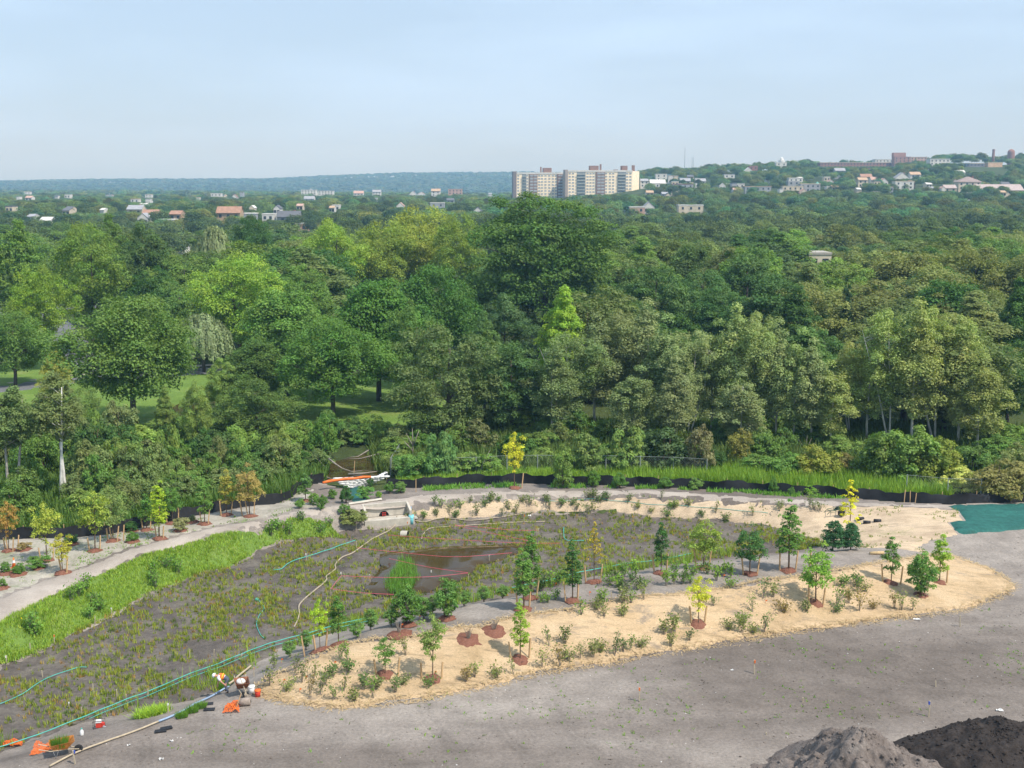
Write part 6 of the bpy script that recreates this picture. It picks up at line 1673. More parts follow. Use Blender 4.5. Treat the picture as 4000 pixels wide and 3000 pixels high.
def dam():
    o = thing('sandbag_dam', 'stepped wall of white sandbags holding back the creek', 'sandbag wall', tuple(G(1370, 1908)))
    o0 = o.location; b = MB(); b.lathe((0, 0, 0), [(.06, -.09), (.22, -.07), (.27, 0), (.22, .07), (.06, .09)], 8); me = b.mesh('sandbag', 'white_cloth', True)
    for row in range(6):
        n = 6 + row * 1
        for k in range(n):
            f = (k + .5 + (.5 if row % 2 else 0) * .6) / n
            u = 1350 - row * 11 + (88 + row * 26) * f; v = 1904 - row * 6.2 - 9 * f - abs(f - .5) * 3
            p = PZ(u, v, .15 + row * .15 + .05)
            s = link('sandbag', me, o, (p.x - o0.x, p.y - o0.y + row * .03, .02 + row * .155 + abs(RNG.normal()) * .02)); s.rotation_euler = (RNG.normal() * .08, RNG.normal() * .08, RNG.normal() * .15 + .1); s.scale = (1.15, .7, 1)
    for k in range(9):
        f = k / 8; p = G(1452 + 62 * f, 1888 - 36 * f)
        for h in (0, .15):
            s = link('sandbag', me, o, (p.x - o0.x, p.y - o0.y, p.z + .08 + h - o0.z)); s.rotation_euler = (0, 0, .5 + RNG.normal() * .1); s.scale = (1.1, .75, 1)
    z = o0.z + .15 + 6 * .155
    P = [PZ(u, v, z + .02) for u, v in [(1262, 1882), (1285, 1876), (1312, 1872), (1345, 1868), (1390, 1865), (1420, 1860), (1450, 1859)]]
    P = [q - Vector((0, .1, .06)) for q in P]
    b = MB(); b.tube([q for q in P], [.10, .13, .11, .13, .115, .13, .09], 10)
    t = b.build('silt_boom', 'orange_plastic', None, True); tag(t, 'orange floating silt boom laid along the top of the sandbag wall', 'boom')
dam()
# ------------------------------------------------------------------ hoses, ropes, tapes
def curve(pts, n=6):
    out = []
    for i in range(len(pts) - 1):
        p0, p1, p2, p3 = pts[max(0, i - 1)], pts[i], pts[i + 1], pts[min(len(pts) - 1, i + 2)]
        for k in range(n):
            t = k / n; out.append(.5 * ((2 * p1) + (p2 - p0) * t + (2 * p0 - 5 * p1 + 4 * p2 - p3) * t * t + (3 * p1 - p0 - 3 * p2 + p3) * t ** 3))
    out.append(pts[-1]); return out
def hose(name, pts, r, m, label, cat='hose', lift=.06):
    P = curve([G(u, v) for u, v in pts])
    P = [Vector((q.x, q.y, Hs(q.x, q.y) + lift + r)) for q in P]
    b = MB(); b.tube(P, r, 6); return tag(b.build(name, m, None, True), label, cat)
F2 = lambda ox, oy, pts: to_full(ox, oy, 2.212, pts)
hose('discharge_hose', F2(1000, 1750, [(1215, 600), (1220, 650), (1180, 700), (1000, 800), (850, 910), (740, 960), (685, 1020), (685, 1060), (610, 1120), (605, 1160), (500, 1250), (380, 1360), (375, 1438), (360, 1500), (330, 1560)]), .055, 'tan_hose', 'long tan discharge hose winding from the culvert across the mud')
hose('discharge_hose', F2(1000, 1750, [(1290, 590), (1350, 630), (1450, 650), (1580, 622), (1700, 620), (1900, 634), (2212, 592), (2400, 560)]), .05, 'tan_hose', 'tan hose sagging along the foot of the old straw bank')
hose('discharge_hose', F2(1000, 1750, [(1430, 800), (1450, 750), (1530, 700), (1800, 682), (2212, 655), (2500, 645)]), .045, 'tan_hose', 'tan hose bending into the pond')
hose('suction_hose', F2(0, 2350, [(430, 1440), (560, 1370), (750, 1285), (900, 1230), (1100, 1160), (1370, 1052)]), .048, 'cream_hose', 'cream hose lying on the lot below the wheelbarrow of grass')
hose('suction_hose', F2(0, 2350, [(1370, 1052), (1500, 1000), (1620, 940), (1700, 892), (1900, 792), (1980, 748)]), .05, 'blue_hose', 'blue grey length of hose passing the plant trays')
hose('suction_hose', F2(0, 2350, [(1980, 748), (2020, 720), (2060, 680), (2170, 590)]), .055, 'cream_hose', 'cream hose end rising past the bending worker', lift=.2)
teal = F2(0, 2350, [(-60, 1330), (200, 1250), (400, 1180), (750, 1040), (1050, 915), (1300, 820), (1600, 690), (1850, 600), (2212, 450)]) + F2(1000, 2250, [(220, 600), (450, 540), (650, 480), (950, 410)])
hose('teal_rope', teal, .026, 'teal_plastic', 'teal boundary rope strung along the near rim of the wetland', 'rope', .32)
hose('teal_rope', [(u + 10, v + 4) for u, v in teal[3:]], .016, 'teal_plastic', 'second teal rope running just below the boundary rope', 'rope', .22)
hose('teal_rope', F2(2000, 1750, [(0, 1235), (200, 1190), (440, 1140), (600, 1095), (950, 1030), (1200, 1000), (1550, 935)]), .028, 'teal_plastic', 'teal rope along the back of the grey crest', 'rope', .2)
hose('teal_rope', F2(1000, 1750, [(150, 1075), (220, 1070), (300, 1010), (480, 950), (620, 905), (740, 860), (860, 820)]), .028, 'teal_plastic', 'loose teal rope looped on the mud', 'rope', .2)
hose('teal_rope', F2(0, 2350, [(0, 910), (200, 820), (400, 690), (650, 600), (750, 590)]), .022, 'teal_plastic', 'thin teal rope crossing the mud beside the grass bank', 'rope', .15)
hose('teal_rope', F2(2000, 1750, [(447, 700), (447, 760), (455, 800), (500, 820), (620, 818)]), .03, 'teal_plastic', 'bent teal rope beyond the amber sapling', 'rope', .15)
hose('teal_rope', F2(1000, 2250, [(5, 205), (30, 230), (70, 290), (30, 350), (5, 430), (40, 520), (70, 550)]), .022, 'teal_plastic', 'teal cord hanging from the little teal float', 'rope', .08)
g = G(1004, 2348); b = MB(); b.lathe((0, 0, 0), [(.02, 0), (.13, .05), (.14, .14), (.05, .22)], 10); tag(b.build('float', 'teal_plastic', None, True, tuple(g)), 'little teal float lying on the mud', 'float')
hose('boundary_cord', F2(2000, 1750, [(280, 470), (700, 450), (900, 470), (1300, 505), (1700, 530), (2212, 575)]), .016, 'teal_plastic', 'green cord pegged along the old straw bank', 'cord', .12)
def tape(pts, label, z=FLOOR + .62):
    P = [PZ(u, v, z) for u, v in pts]; b = MB()
    P = curve(P, 5); b.tube(P, .014, 4); return tag(b.build('marker_tape', 'pink_tape', None), label, 'tape')
T_ = lambda pts: F2(1000, 1750, pts)
tape(T_([(1140, 752), (1500, 777), (2212, 818), (2622, 822)]), 'pink tape stretched across the far side of the pond')
tape(T_([(870, 862), (1300, 908), (1730, 940), (2212, 905)]), 'pink tape sagging over the middle of the pond')
tape(T_([(1150, 955), (1500, 1030), (1830, 1078)]), 'pink tape slanting down to the near pond stake')
tape(T_([(735, 1103), (1100, 1118), (1500, 1112), (1830, 1080)]), 'pink tape along the near side of the pond')
tape(T_([(735, 1105), (690, 1160), (648, 1215)]), 'short pink tape closing the corner of the square')
tape(T_([(648, 1215), (900, 1250), (1190, 1265)]), 'lowest pink tape over the pale water')
tape(T_([(1720, 665), (2212, 708), (2442, 710)]), 'upper pink tape near the straw bank')
tape(T_([(1720, 668), (1950, 720), (2212, 772), (2400, 812)]), 'pink tape crossing below the upper one')
def survey(u, vb, vt, label, m='pale_wood', flag=None, r=.028):
    g = G(u, vb); s = px_per_m(g); h = (vb - vt) / s / .95
    o = thing('survey_stake', label, 'stake', (g.x, g.y, g.z)); b = MB(); b.box((0, 0, h / 2 - .1), (r * 2, r * 2, h + .2)); p = b.build('shaft', m, o); p.rotation_euler = (RNG.normal() * .03, RNG.normal() * .04, 0)
    if flag: b = MB(); b.box((0, 0, h * .88), (r * 2.6, r * 2.6, h * .2)); b.build('painted_tip', flag, o)
pst = T_([(735, 1135), (648, 1275), (983, 1160), (1515, 1140), (1835, 1155), (868, 875), (1720, 700), (2442, 765), (2015, 1000), (2090, 1040), (1272, 935)])
pst = pst + F2(2000, 1750, [(107, 650), (482, 620), (1125, 700), (1018, 980), (215, 770)]) + F2(1000, 1750, [(210, 870), (433, 990), (577, 860), (865, 715), (1310, 715), (1735, 620)]) + F2(0, 2350, [(1638, 500), (1848, 480), (1935, 560), (2090, 520), (808, 790), (1012, 830), (1092, 870), (1280, 835), (706, 990), (1455, 960), (370, 660), (265, 430), (55, 550), (472, 370), (822, 200), (965, 120), (598, 930), (2195, 650)])
pst = pst + F2(1000, 2250, [(155, 410), (615, 270), (903, 530), (1240, 330)])
for i, (u, v) in enumerate(sorted(pst)):
    survey(u, v, v - RNG.uniform(28, 38), f'{ordinal(i)} thin pale marker stake in the wetland, counting from the wheelbarrow of grass', flag='white_paint' if i % 4 == 0 else 'orange_plastic' if i % 7 == 3 else None, r=.022)
for u, vb, vt, lab, fl in ((2497, 2738, 2685, 'lone stake with pinkish top on the lot below the mat', 'orange_plastic'), (2947, 2632, 2578, 'stake with orange cross flagging on the lot', 'orange_plastic'), (3136, 2742, 2724, 'short pale peg on the lot near the dirt pile', None), (3627, 2800, 2738, 'stake with blue and orange tip near the dark pile', 'blue_paint'),
                            (3750, 2448, 2402, 'thin stake on the lot below the mat tip', None), (3655, 2682, 2660, 'thin pale peg on the lot between the stakes', None), (293, 2985, 2930, 'blue tipped stake beside the cream hose', 'blue_paint'), (2993, 2870, 2860, 'tiny peg before the dirt pile', None), (1382, 1858, 1802, 'tall wooden post standing in the creek behind the dam', None), (1625, 1922, 1872, 'leaning wooden stake beyond the path near the culvert', None),
                            (3532, 1962, 1915, 'first of three loose stakes at the silt fence near the green mat', None), (3555, 1962, 1918, 'second of three loose stakes at the silt fence near the green mat', None), (3575, 1964, 1926, 'third of three loose stakes at the silt fence near the green mat', None), (2390, 2342, 2312, 'short pale post on the edge of the straw mat', None)):
    survey(u, vb, vt, lab, 'wood' if vb < 2000 else 'pale_wood', fl)

# ------------------------------------------------------------------ dirt piles in front
def pile(name, u, v, y, R0, m, label, seed, plateau=0.0, sx=1.0, cut=1.0, rg=1.0):
    top = PY(u, v, y); hpk = top.z
    nr, na = 90, 220
    vs, fs = [], []
    rr = np.linspace(0, 1, nr) ** .9; aa = np.linspace(0, 2 * np.pi, na, endpoint=False)
    RR, AA = np.meshgrid(rr, aa, indexing='ij')
    X = RR * R0 * np.cos(AA) * sx; Y = RR * R0 * np.sin(AA)
    t = np.clip((RR - plateau) / (1 - plateau), 0, 1)
    lob = 1 + .10 * np.sin(3 * AA + seed) + .08 * np.sin(5 * AA + 2 * seed)
    Z = hpk * np.clip(1 - t / lob, 0, 1) ** cut
    wx, wy = X + seed * 13, Y + seed * 7
    rough = (vnoise(wx, wy, 1.6, seed) - .5) * .75 + (vnoise(wx, wy, .7, seed + 1) - .5) * .50 + (vnoise(wx, wy, .3, seed + 2) - .5) * .32 + (vnoise(wx, wy, .16, seed + 3) - .5) * .16
    gul = (vnoise(AA * 9, RR * 2, 1.0, seed + 4) - .5) * .35 * np.sin(np.pi * np.clip(t, 0, 1))
    Z = Z + (rough + gul) * rg * np.clip(1.4 - t, .12, 1)
    Z[-1] = -.3
    V = np.stack([X, Y, Z], -1).reshape(-1, 3)
    ii = np.arange(nr * na).reshape(nr, na)
    j2 = np.roll(ii, -1, axis=1)
    F = np.stack([ii[:-1], ii[1:], j2[1:], j2[:-1]], -1).reshape(-1, 4)
    o = link(name, mesh_np(name, V, F, (m,), smooth=False), None, (top.x, y, 0))
    rng = np.random.default_rng(seed); n = 900; pk = V[rng.integers(0, len(V), n)]; far_ = rng.random(n) < .25
    pk[far_, 0] *= 1.15; pk[far_, 1] *= 1.15; pk[:, 2] = np.where(far_, .02, pk[:, 2]); rr_ = rng.uniform(.03, .11, n) ** 1.0
    oc = np.array([(1, 0, 0), (0, 1, 0), (-1, 0, 0), (0, -1, 0), (0, 0, .8), (0, 0, -.6)])
    cv = (pk[:, None, :] + oc[None] * rr_[:, None, None] * rng.uniform(.6, 1.35, (n, 6, 3))).reshape(-1, 3)
    f_ = np.array([(0, 1, 4), (1, 2, 4), (2, 3, 4), (3, 0, 4), (1, 0, 5), (2, 1, 5), (3, 2, 5), (0, 3, 5)])
    cl = link('clods', mesh_np('clods', cv, (np.arange(n)[:, None, None] * 6 + f_[None]).reshape(-1, 3), (m,)), o); cl['kind'] = 'stuff'
    return tag(o, label, 'dirt pile')
pile('dirt_pile', 3375, 2856, 46.5, 6.0, 'pile_soil', 'rough grey brown heap of soil at the lower picture edge', 3, .03, 1.0)
pile('dirt_pile', 3925, 2856, 51.0, 4.0, 'dark_soil', 'smooth dark brown heap of soil behind the grey one', 6, .30, 1.25, .8, .5)

# ------------------------------------------------------------------ the worker
def skin(name, verts, edges, radii, m, parent, levels=2, root=0):
    me = bpy.data.meshes.new(name); me.from_pydata([tuple(v) for v in verts], edges, [])
    o = link(name, me, parent)
    md = o.modifiers.new('skin', 'SKIN'); md.use_smooth_shade = True
    for i, r in enumerate(radii): me.skin_vertices[0].data[i].radius = (r, r) if not hasattr(r, '__len__') else r
    me.skin_vertices[0].data[root].use_root = True
    sd = o.modifiers.new('subd', 'SUBSURF'); sd.levels = levels; sd.render_levels = levels
    dg = bpy.context.evaluated_depsgraph_get(); ev = o.evaluated_get(dg)
    nm = bpy.data.meshes.new_from_object(ev); o.modifiers.clear(); o.data = nm
    nm.materials.clear()
    for q in (m if isinstance(m, (list, tuple)) else [m]): nm.materials.append(MATS[q])
    return o
def worker():
    g = G(890, 2706)
    o = thing('person', 'person in white hard hat and orange safety vest bending over plants at the wetland rim', 'person', (g.x, g.y, g.z), .05)
    V = [(0, 0, .80), (-.17, 0, .87), (-.36, 0, .92), (-.48, 0, .955), (-.545, 0, .965), (-.615, 0, .97), (-.69, 0, .945),      # spine, neck, head 0-6
         (.01, -.10, .76), (-.10, -.15, .44), (.06, -.15, .10), (-.10, -.16, .05),      # near leg 7-10
         (.01, .10, .76), (-.16, .13, .45), (-.02, .14, .10), (-.18, .14, .05),         # far leg 11-14
         (-.44, -.19, .93), (-.26, -.27, .72), (-.10, -.23, .56), (-.06, -.215, .51),        # near arm 15-18
         (-.46, .19, .92), (-.50, .24, .65), (-.55, .18, .42), (-.56, .17, .36)]         # far arm 19-22
    E = [(0, 1), (1, 2), (2, 3), (3, 4), (4, 5), (5, 6), (0, 7), (7, 8), (8, 9), (9, 10), (0, 11), (11, 12), (12, 13), (13, 14), (3, 15), (15, 16), (16, 17), (17, 18), (3, 19), (19, 20), (20, 21), (21, 22)]
    Rr = [.145, .14, .155, .13, .06, .10, .075, .10, .072, .05, .045, .10, .072, .05, .045, .07, .05, .036, .034, .07, .05, .036, .034]
    def fingers(h, d, s):
        nonlocal V, E, Rr
        hx = len(V) - 1
        for k, (off, ln) in enumerate(((-.03, .075), (-.01, .088), (.01, .082), (.03, .066))):
            a = Vector(V[h]) + Vector((off, 0, -.02)); b_ = a + Vector((off * .2, .012 * s, -ln * .6)); c = b_ + Vector((0, .03 * s, -ln * .4))
            i = len(V); V += [tuple(a), tuple(b_), tuple(c)]; E += [(h, i), (i, i + 1), (i + 1, i + 2)]; Rr += [.011, .009, .008]
        i = len(V); a = Vector(V[h]) + Vector((-.035, .02 * s, .005)); V += [tuple(a), tuple(a + Vector((-.025, .01 * s, -.03)))]; E += [(h, i), (i, i + 1)]; Rr += [.012, .010]
    fingers(18, 0, 1); fingers(22, 0, -1)
    body = skin('body', V, E, Rr, ['skin', 'trouser', 'boot'], o)
    for p in body.data.polygons:
        c = p.center
        if c.z < .13 and c.x > -.3: p.material_index = 2
        elif c.x > -.20 and c.z < .98 and not (c.y < -.195 and .44 < c.z < .70): p.material_index = 1
    skin('shirt', [(-.10, 0, .85), (-.22, 0, .895), (-.36, 0, .93), (-.48, 0, .955), (-.44, -.185, .93), (-.31, -.25, .78), (-.46, .185, .92), (-.49, .23, .74)], [(0, 1), (1, 2), (2, 3), (3, 4), (4, 5), (3, 6), (6, 7)], [.165, .165, .18, .155, .09, .075, .09, .075], 'shirt', o)
    skin('vest', [(-.12, 0, .865), (-.24, 0, .905), (-.37, 0, .94), (-.46, 0, .96)], [(0, 1), (1, 2), (2, 3)], [(.185, .178), (.185, .18), (.197, .19), (.165, .16)], 'vest_orange', o)
    b = MB(); b.tube([(-.235, 0, .905), (-.275, 0, .918)], .203, 18, cap=False); b.build('reflective_band', 'vest_yellow', o, True)
    b = MB(); b.lathe((0, 0, 0), [(.155, 0), (.150, .012), (.125, .02), (.122, .06), (.105, .105), (.065, .14), (.01, .15)], 18); h = b.build('hard_hat', 'white_plastic', o, True); h.location = (-.655, 0, .98); h.rotation_euler = (0, -1.15, 0)
    b = MB(); b.tube([(-.73, -.03, .90), (-.76, -.005, .895), (-.73, .03, .90)], [.012, .016, .012], 6); b.build('face_mouth', 'skin', o)
    b = MB()
    for s in (-1, 1): b.lathe((-.74, .035 * s, .935), [(.004, -.012), (.014, -.004), (.014, .004), (.004, .012)], 8)
    b.build('eyes', 'dark_hole', o)
worker()

# ------------------------------------------------------------------ tools and supplies
def wheelbarrow(u, v, rz, tub, label, load=None):
    g = G(u, v); o = thing('wheelbarrow', label, 'wheelbarrow', (g.x, g.y, g.z), rz)
    b = MB(); B0 = [(-.30, -.24), (.28, -.24), (.28, .24), (-.30, .24)]; B1 = [(-.48, -.38), (.62, -.36), (.62, .36), (-.48, .38)]
    I0 = [(x * .94, y * .92) for x, y in B0]; I1 = [(x * .96, y * .95) for x, y in B1]
    vs = [(x, y, .38) for x, y in B0] + [(x, y, .70 + (.06 if x > 0 else 0)) for x, y in B1] + [(x, y, .70 + (.06 if x > 0 else 0)) for x, y in I1] + [(x, y, .41) for x, y in I0]
    fs = [(3, 2, 1, 0)] + [(i, (i + 1) % 4, 4 + (i + 1) % 4, 4 + i) for i in range(4)] + [(4 + i, 4 + (i + 1) % 4, 8 + (i + 1) % 4, 8 + i) for i in range(4)] + [(8 + i, 8 + (i + 1) % 4, 12 + (i + 1) % 4, 12 + i) for i in range(4)] + [(12, 13, 14, 15)]
    b.add(vs, fs); b.build('tub', tub, o)
    for s in (-1, 1):
        b = MB(); b.tube([(.80, .05 * s, .20), (.30, .20 * s, .36), (-.45, .27 * s, .42), (-.95, .30 * s, .62)], .022, 6); b.build('handle', 'pale_wood', o)
        b = MB(); b.tube([(-.10, .22 * s, .38), (-.22, .24 * s, .02), (-.34, .24 * s, .38)], .016, 6); b.build('leg', 'steel', o)
    w = thing('wheel', None, None); w.parent = o; w.location = (.78, 0, .20); w.rotation_euler = (math.pi / 2, 0, 0)
    b = MB(); b.lathe((0, 0, 0), [(.12, -.045), (.19, -.04), (.205, 0), (.19, .04), (.12, .045)], 18); b.build('tyre', 'rubber', w, True)
    b = MB(); b.lathe((0, 0, 0), [(.02, -.06), (.02, .06)], 8); b.lathe((0, 0, 0), [(.118, -.03), (.118, .03)], 14); b.build('rim', 'white_plastic', w)
    return o
def tuft_thing(name, loc, h, r, n, col, label, cat, seed=1):
    rng = np.random.default_rng(seed); a = rng.uniform(0, 6.28, n); q = r * np.sqrt(rng.random(n))
    x, y = q * np.cos(a), q * np.sin(a); hh = h * rng.uniform(.6, 1.1, n); ln = rng.uniform(.1, .5, n) * hh
    V = np.stack([np.column_stack([x - .012, y, 0 * x]), np.column_stack([x + .012, y, 0 * x]), np.column_stack([x + np.cos(a) * ln, y + np.sin(a) * ln, hh])], 1).reshape(-1, 3)
    o = link(name, mesh_np(name, V, np.arange(3 * n).reshape(n, 3), ('leaf',), np.repeat(np.column_stack([rng.random(n), np.full(n, .5)]), 3, axis=0)), None, loc); o.color = (*col, 1)
    return tag(o, label, cat)
wb = wheelbarrow(238, 2952, .42, 'rust_tub', 'rusty orange wheelbarrow filled with green plugs')
l = wb.location
tuft_thing('grass_plugs', (l.x - .02, l.y, l.z + .50), .42, .36, 420, (0.14, 0.26, 0.03), 'heap of bright green grass plugs riding in the rusty wheelbarrow', 'plants', 3)
wb2 = wheelbarrow(946, 2708, -1.25, 'brown_tub', 'brown wheelbarrow holding white sacks beside the white bucket'); l2 = wb2.location
b = MB(); b.lathe((0, 0, 0), [(.05, -.10), (.22, -.08), (.26, .02), (.18, .12), (.04, .15)], 10); tag(b.build('white_sack', 'white_cloth', None, True, (l2.x - .08, l2.y + .1, l2.z + .60)), 'crumpled white sack lying in the brown wheelbarrow', 'sack')
def bucket(u, v, m, label, lid=None, k=1.0):
    g = G(u, v); o = thing('bucket', label, 'bucket', tuple(g)); o.scale = (k, k, k)
    b = MB(); b.lathe((0, 0, 0), [(.13, 0), (.155, .37), (.145, .37), (.125, .05)], 18); b.build('bucket_wall', m, o, True)
    b = MB(); b.lathe((0, 0, 0), [(.165, .33), (.165, .385), (.15, .385)] if not lid else [(.168, .33), (.168, .40), (.01, .405)], 18, cap=False); b.build('rim', lid or m, o, True)
    b = MB(); b.tube([(.15 * math.cos(t), .10 * math.sin(t) - .06, .33 - .12 * math.sin(t)) for t in np.linspace(0, math.pi, 9)], .006, 5); b.build('bail', 'steel', o)
bucket(983, 2709, 'white_plastic', 'white plastic bucket with closed lid beside the brown wheelbarrow', 'white_plastic', 1.1)
bucket(1007, 2722, 'red_plastic', 'orange red plastic bucket near the end of the straw mat', 'orange_plastic', 1.0)
def net(u, v, w, d, h, label, seed, rz=0, zig=1.0):
    """crumpled orange mesh: real strands on a folded sheet"""
    g = G(u, v); rng = np.random.default_rng(seed); nx_, ny_ = 30, 22
    X, Y = np.meshgrid(np.linspace(-w / 2, w / 2, nx_), np.linspace(-d / 2, d / 2, ny_))
    X = X * (1 - .5 * np.clip(Y / d + .5, 0, 1) * zig); Z = h * np.clip(vnoise(X + seed, Y, w * .3, seed) * 1.4 - .25, 0.03, 1) * np.cos(np.clip(X / w, -.5, .5) * 2.6) + .03
    X = X + rng.normal(size=X.shape) * .02; Y = Y + rng.normal(size=X.shape) * .02
    b = MB(); t = .012
    for i in range(ny_):
        for j in range(nx_):
            p = Vector((X[i, j], Y[i, j], Z[i, j]))
            for q in ([(i, j + 1)] if j + 1 < nx_ else []) + ([(i + 1, j)] if i + 1 < ny_ else []):
                e = Vector((X[q], Y[q], Z[q])); dd = (e - p); sd = Vector((-dd.y, dd.x, 0)); sd = sd.normalized() * t if sd.length > 1e-6 else Vector((t, 0, 0))
                b.add([p - sd, p + sd, e + sd, e - sd], [(0, 1, 2, 3)])
    o = b.build('safety_netting', 'orange_plastic', None, False, tuple(g)); o.rotation_euler = (0, 0, rz)
    return tag(o, label, 'netting')
net(908, 2768, .85, 1.2, .35, 'sheet of orange safety netting propped beside the rolled matting', 4, .1)
net(172, 2930, 1.15, .95, .40, 'crumpled heap of orange safety netting beside the rusty wheelbarrow', 5, .3, .4)
net(48, 2910, 1.0, .7, .35, 'faded orange netting lying under the teal rope', 6, .2, .3)
g = G(924, 2768); b = MB(); b.tube([(0, 0, .10), (.24, .1, .75)], .028, 6); tag(b.build('loose_stake', 'wood', None, False, tuple(g)), 'loose wooden stake leaning on the orange netting', 'stake')
g = G(962, 2722); b = MB(); b.tube([(0.05, 0, .05), (-.30, .15, .95)], .022, 6); tag(b.build('loose_stake', 'pale_wood', None, False, tuple(g)), 'pale pole leaning against the brown wheelbarrow', 'stake')
g = G(957, 2756); b = MB(); b.tube([(-.28, -.05, .2), (.26, .09, .2)], .20, 16); b.tube([(.255, .088, .2), (.30, .10, .2)], .07, 10, mi=1); tag(b.build('matting_roll', ('roll_fabric', 'dark_hole'), None, True, tuple(g)), 'thick brown roll of matting lying beside the orange netting', 'roll')
def tray(u, v, label, grass=None, rz=0.4):
    g = G(u, v); b = MB(); b.box((0, 0, .035), (.52, .28, .07), rz, taper=1.06)
    for a in (-1, 0, 1):
        b.box((a * .16 * math.cos(rz), a * .16 * math.sin(rz), .073), (.02, .25, .012), rz)
    o = b.build('plant_tray', 'black_plastic', None, False, tuple(g)); tag(o, label, 'tray')
    if grass: tuft_thing('grass_plugs', (g.x, g.y, g.z + .05), .30, .30, 260, (0.15, 0.28, 0.03), grass, 'plants', int(u))
tray(710, 2803, 'black tray under the grass plugs nearest the blue hose', 'round mound of bright grass plugs, closest to the hose joint'); tray(752, 2782, 'black tray under the middle grass plugs', 'bright grass plugs in the middle of the three mounds'); tray(783, 2766, 'black tray under the grass plugs near the netting', 'bright grass plugs of the mound nearest the worker')
tray(812, 2753, 'empty black tray just above the grass plugs', rz=.2); tray(818, 2774, 'empty black tray between the grass plugs and the netting', rz=.1); tray(650, 2847, 'empty black tray lying alone below the hose', rz=.5); tray(628, 2858, 'second empty black tray lying below the hose', rz=.3)
tuft_thing('grass_plugs', tuple(G(874, 2690)), .42, .30, 260, (0.15, 0.29, 0.03), 'bright green plant bundle at the feet of the worker', 'plants', 9)
lp = g2([(520, 2785), (600, 2740), (660, 2745), (640, 2780), (560, 2800)], -.3)
X, Y = scatter(lp, 260, 77); blades('cut_sedge', X, Y, H(X, Y) + .03, RNG.uniform(.25, .5, len(X)), 1.6, .03, (0.20, 0.30, 0.04), 'bright freshly laid sedge leaves on the wetland rim', 'sedge', 78, 6, spread=.12)
def pump():
    g = G(388, 2842); o = thing('water_pump', 'small red and cream engine pump in a tube frame', 'pump', (g.x, g.y, g.z), .2)
    for s in (-1, 1): b = MB(); b.tube([(-.26, .17 * s, 0), (-.28, .17 * s, .40), (.26, .17 * s, .40), (.28, .17 * s, 0), (-.26, .17 * s, 0)], .016, 6); b.build('frame', 'black_plastic', o)
    b = MB(); b.box((-.02, 0, .16), (.26, .24, .22)); b.lathe((.17, 0, .16), [(.02, -.09), (.11, -.09), (.11, .09), (.02, .09)], 12); b.build('engine', 'red_plastic', o)
    b = MB(); b.box((-.02, 0, .34), (.28, .2, .12), taper=.85); b.build('fuel_tank', 'white_plastic', o)
    b = MB(); b.tube([(.22, -.12, .10), (.34, -.22, .06)], .06, 10); b.build('outlet', 'steel', o)
pump()
g = G(320, 2872); b = MB(); b.lathe((0, 0, 0), [(.08, 0), (.09, .03), (.09, .22), (.04, .28), (.03, .34)], 12); o = b.build('jug', 'white_plastic', None, True, tuple(g)); tag(o, 'white plastic jug with green cap standing on the lot', 'jug'); b = MB(); b.lathe((0, 0, 0), [(.038, .31), (.038, .37)], 10); b.build('cap', 'teal_plastic', o)
def cone(u, v):
    g = G(u, v); o = thing('traffic_cone', 'orange traffic cone with white band on the planting strip', 'cone', tuple(g))
    b = MB(); b.box((0, 0, .03), (.36, .36, .05)); b.build('base', 'orange_plastic', o); b = MB(); b.lathe((0, 0, 0), [(.14, .05), (.03, .72)], 14); b.build('body', 'orange_plastic', o, True); b = MB(); b.lathe((0, 0, 0), [(.098, .36), (.062, .54)], 14, cap=False); b.build('band', 'white_plastic', o, True)
cone(55, 2218)
def cart():
    g = G(3272, 2012); o = thing('hand_cart', 'green framed cart with one big wheel parked on the straw bank', 'cart', (g.x, g.y, g.z), .08)
    b = MB()
    for y in (-.35, .35):
        b.tube([(-1.0, y, .15), (-.75, y, .42), (.45, y, .62), (.55, y, .3)], .025, 6); b.tube([(-.75, y, .30), (.4, y, .45)], .02, 6)
    for x, z in ((-.75, .42), (-.3, .5), (.1, .56), (.45, .62)): b.tube([(x, -.35, z), (x, .35, z)], .02, 6)
    b.build('frame', 'green_paint', o)
    for s in (-1, 1):
        w = thing('wheel', None, None); w.parent = o; w.location = (.15, .42 * s, .30); w.rotation_euler = (math.pi / 2, 0, 0)
        b = MB(); b.lathe((0, 0, 0), [(.2, -.05), (.29, -.05), (.31, 0), (.29, .05), (.2, .05)], 18); b.build('tyre', 'rubber', w, True); b = MB(); b.lathe((0, 0, 0), [(.19, -.04), (.19, .04)], 14); b.build('rim', 'steel', w)
cart()
for u, v, rz, lab in ((3360, 2034, .15, 'black plastic pipe roll, first of three on the straw bank'), (3386, 2048, -.25, 'black plastic pipe roll, lowest of three on the straw bank'), (3427, 2042, -.2, 'black plastic pipe roll with open end, last of three')):
    g = G(u, v); b = MB(); b.tube([(-.28, 0, .15), (.28, 0, .15)], .15, 12); b.tube([(.275, 0, .15), (.29, 0, .15)], .11, 12, mi=1); o = b.build('pipe_roll', ('black_plastic', 'dark_hole'), None, True, tuple(g)); o.rotation_euler = (0, 0, rz); tag(o, lab, 'pipe roll')
g = G(3425, 2166); b = MB(); b.tube([(-.5, -.05, .1), (0, 0, .12), (.5, .1, .1)], .11, 10); tag(b.build('straw_log', 'straw_log', None, True, tuple(g)), 'short straw log lying on the grey crest', 'straw log')
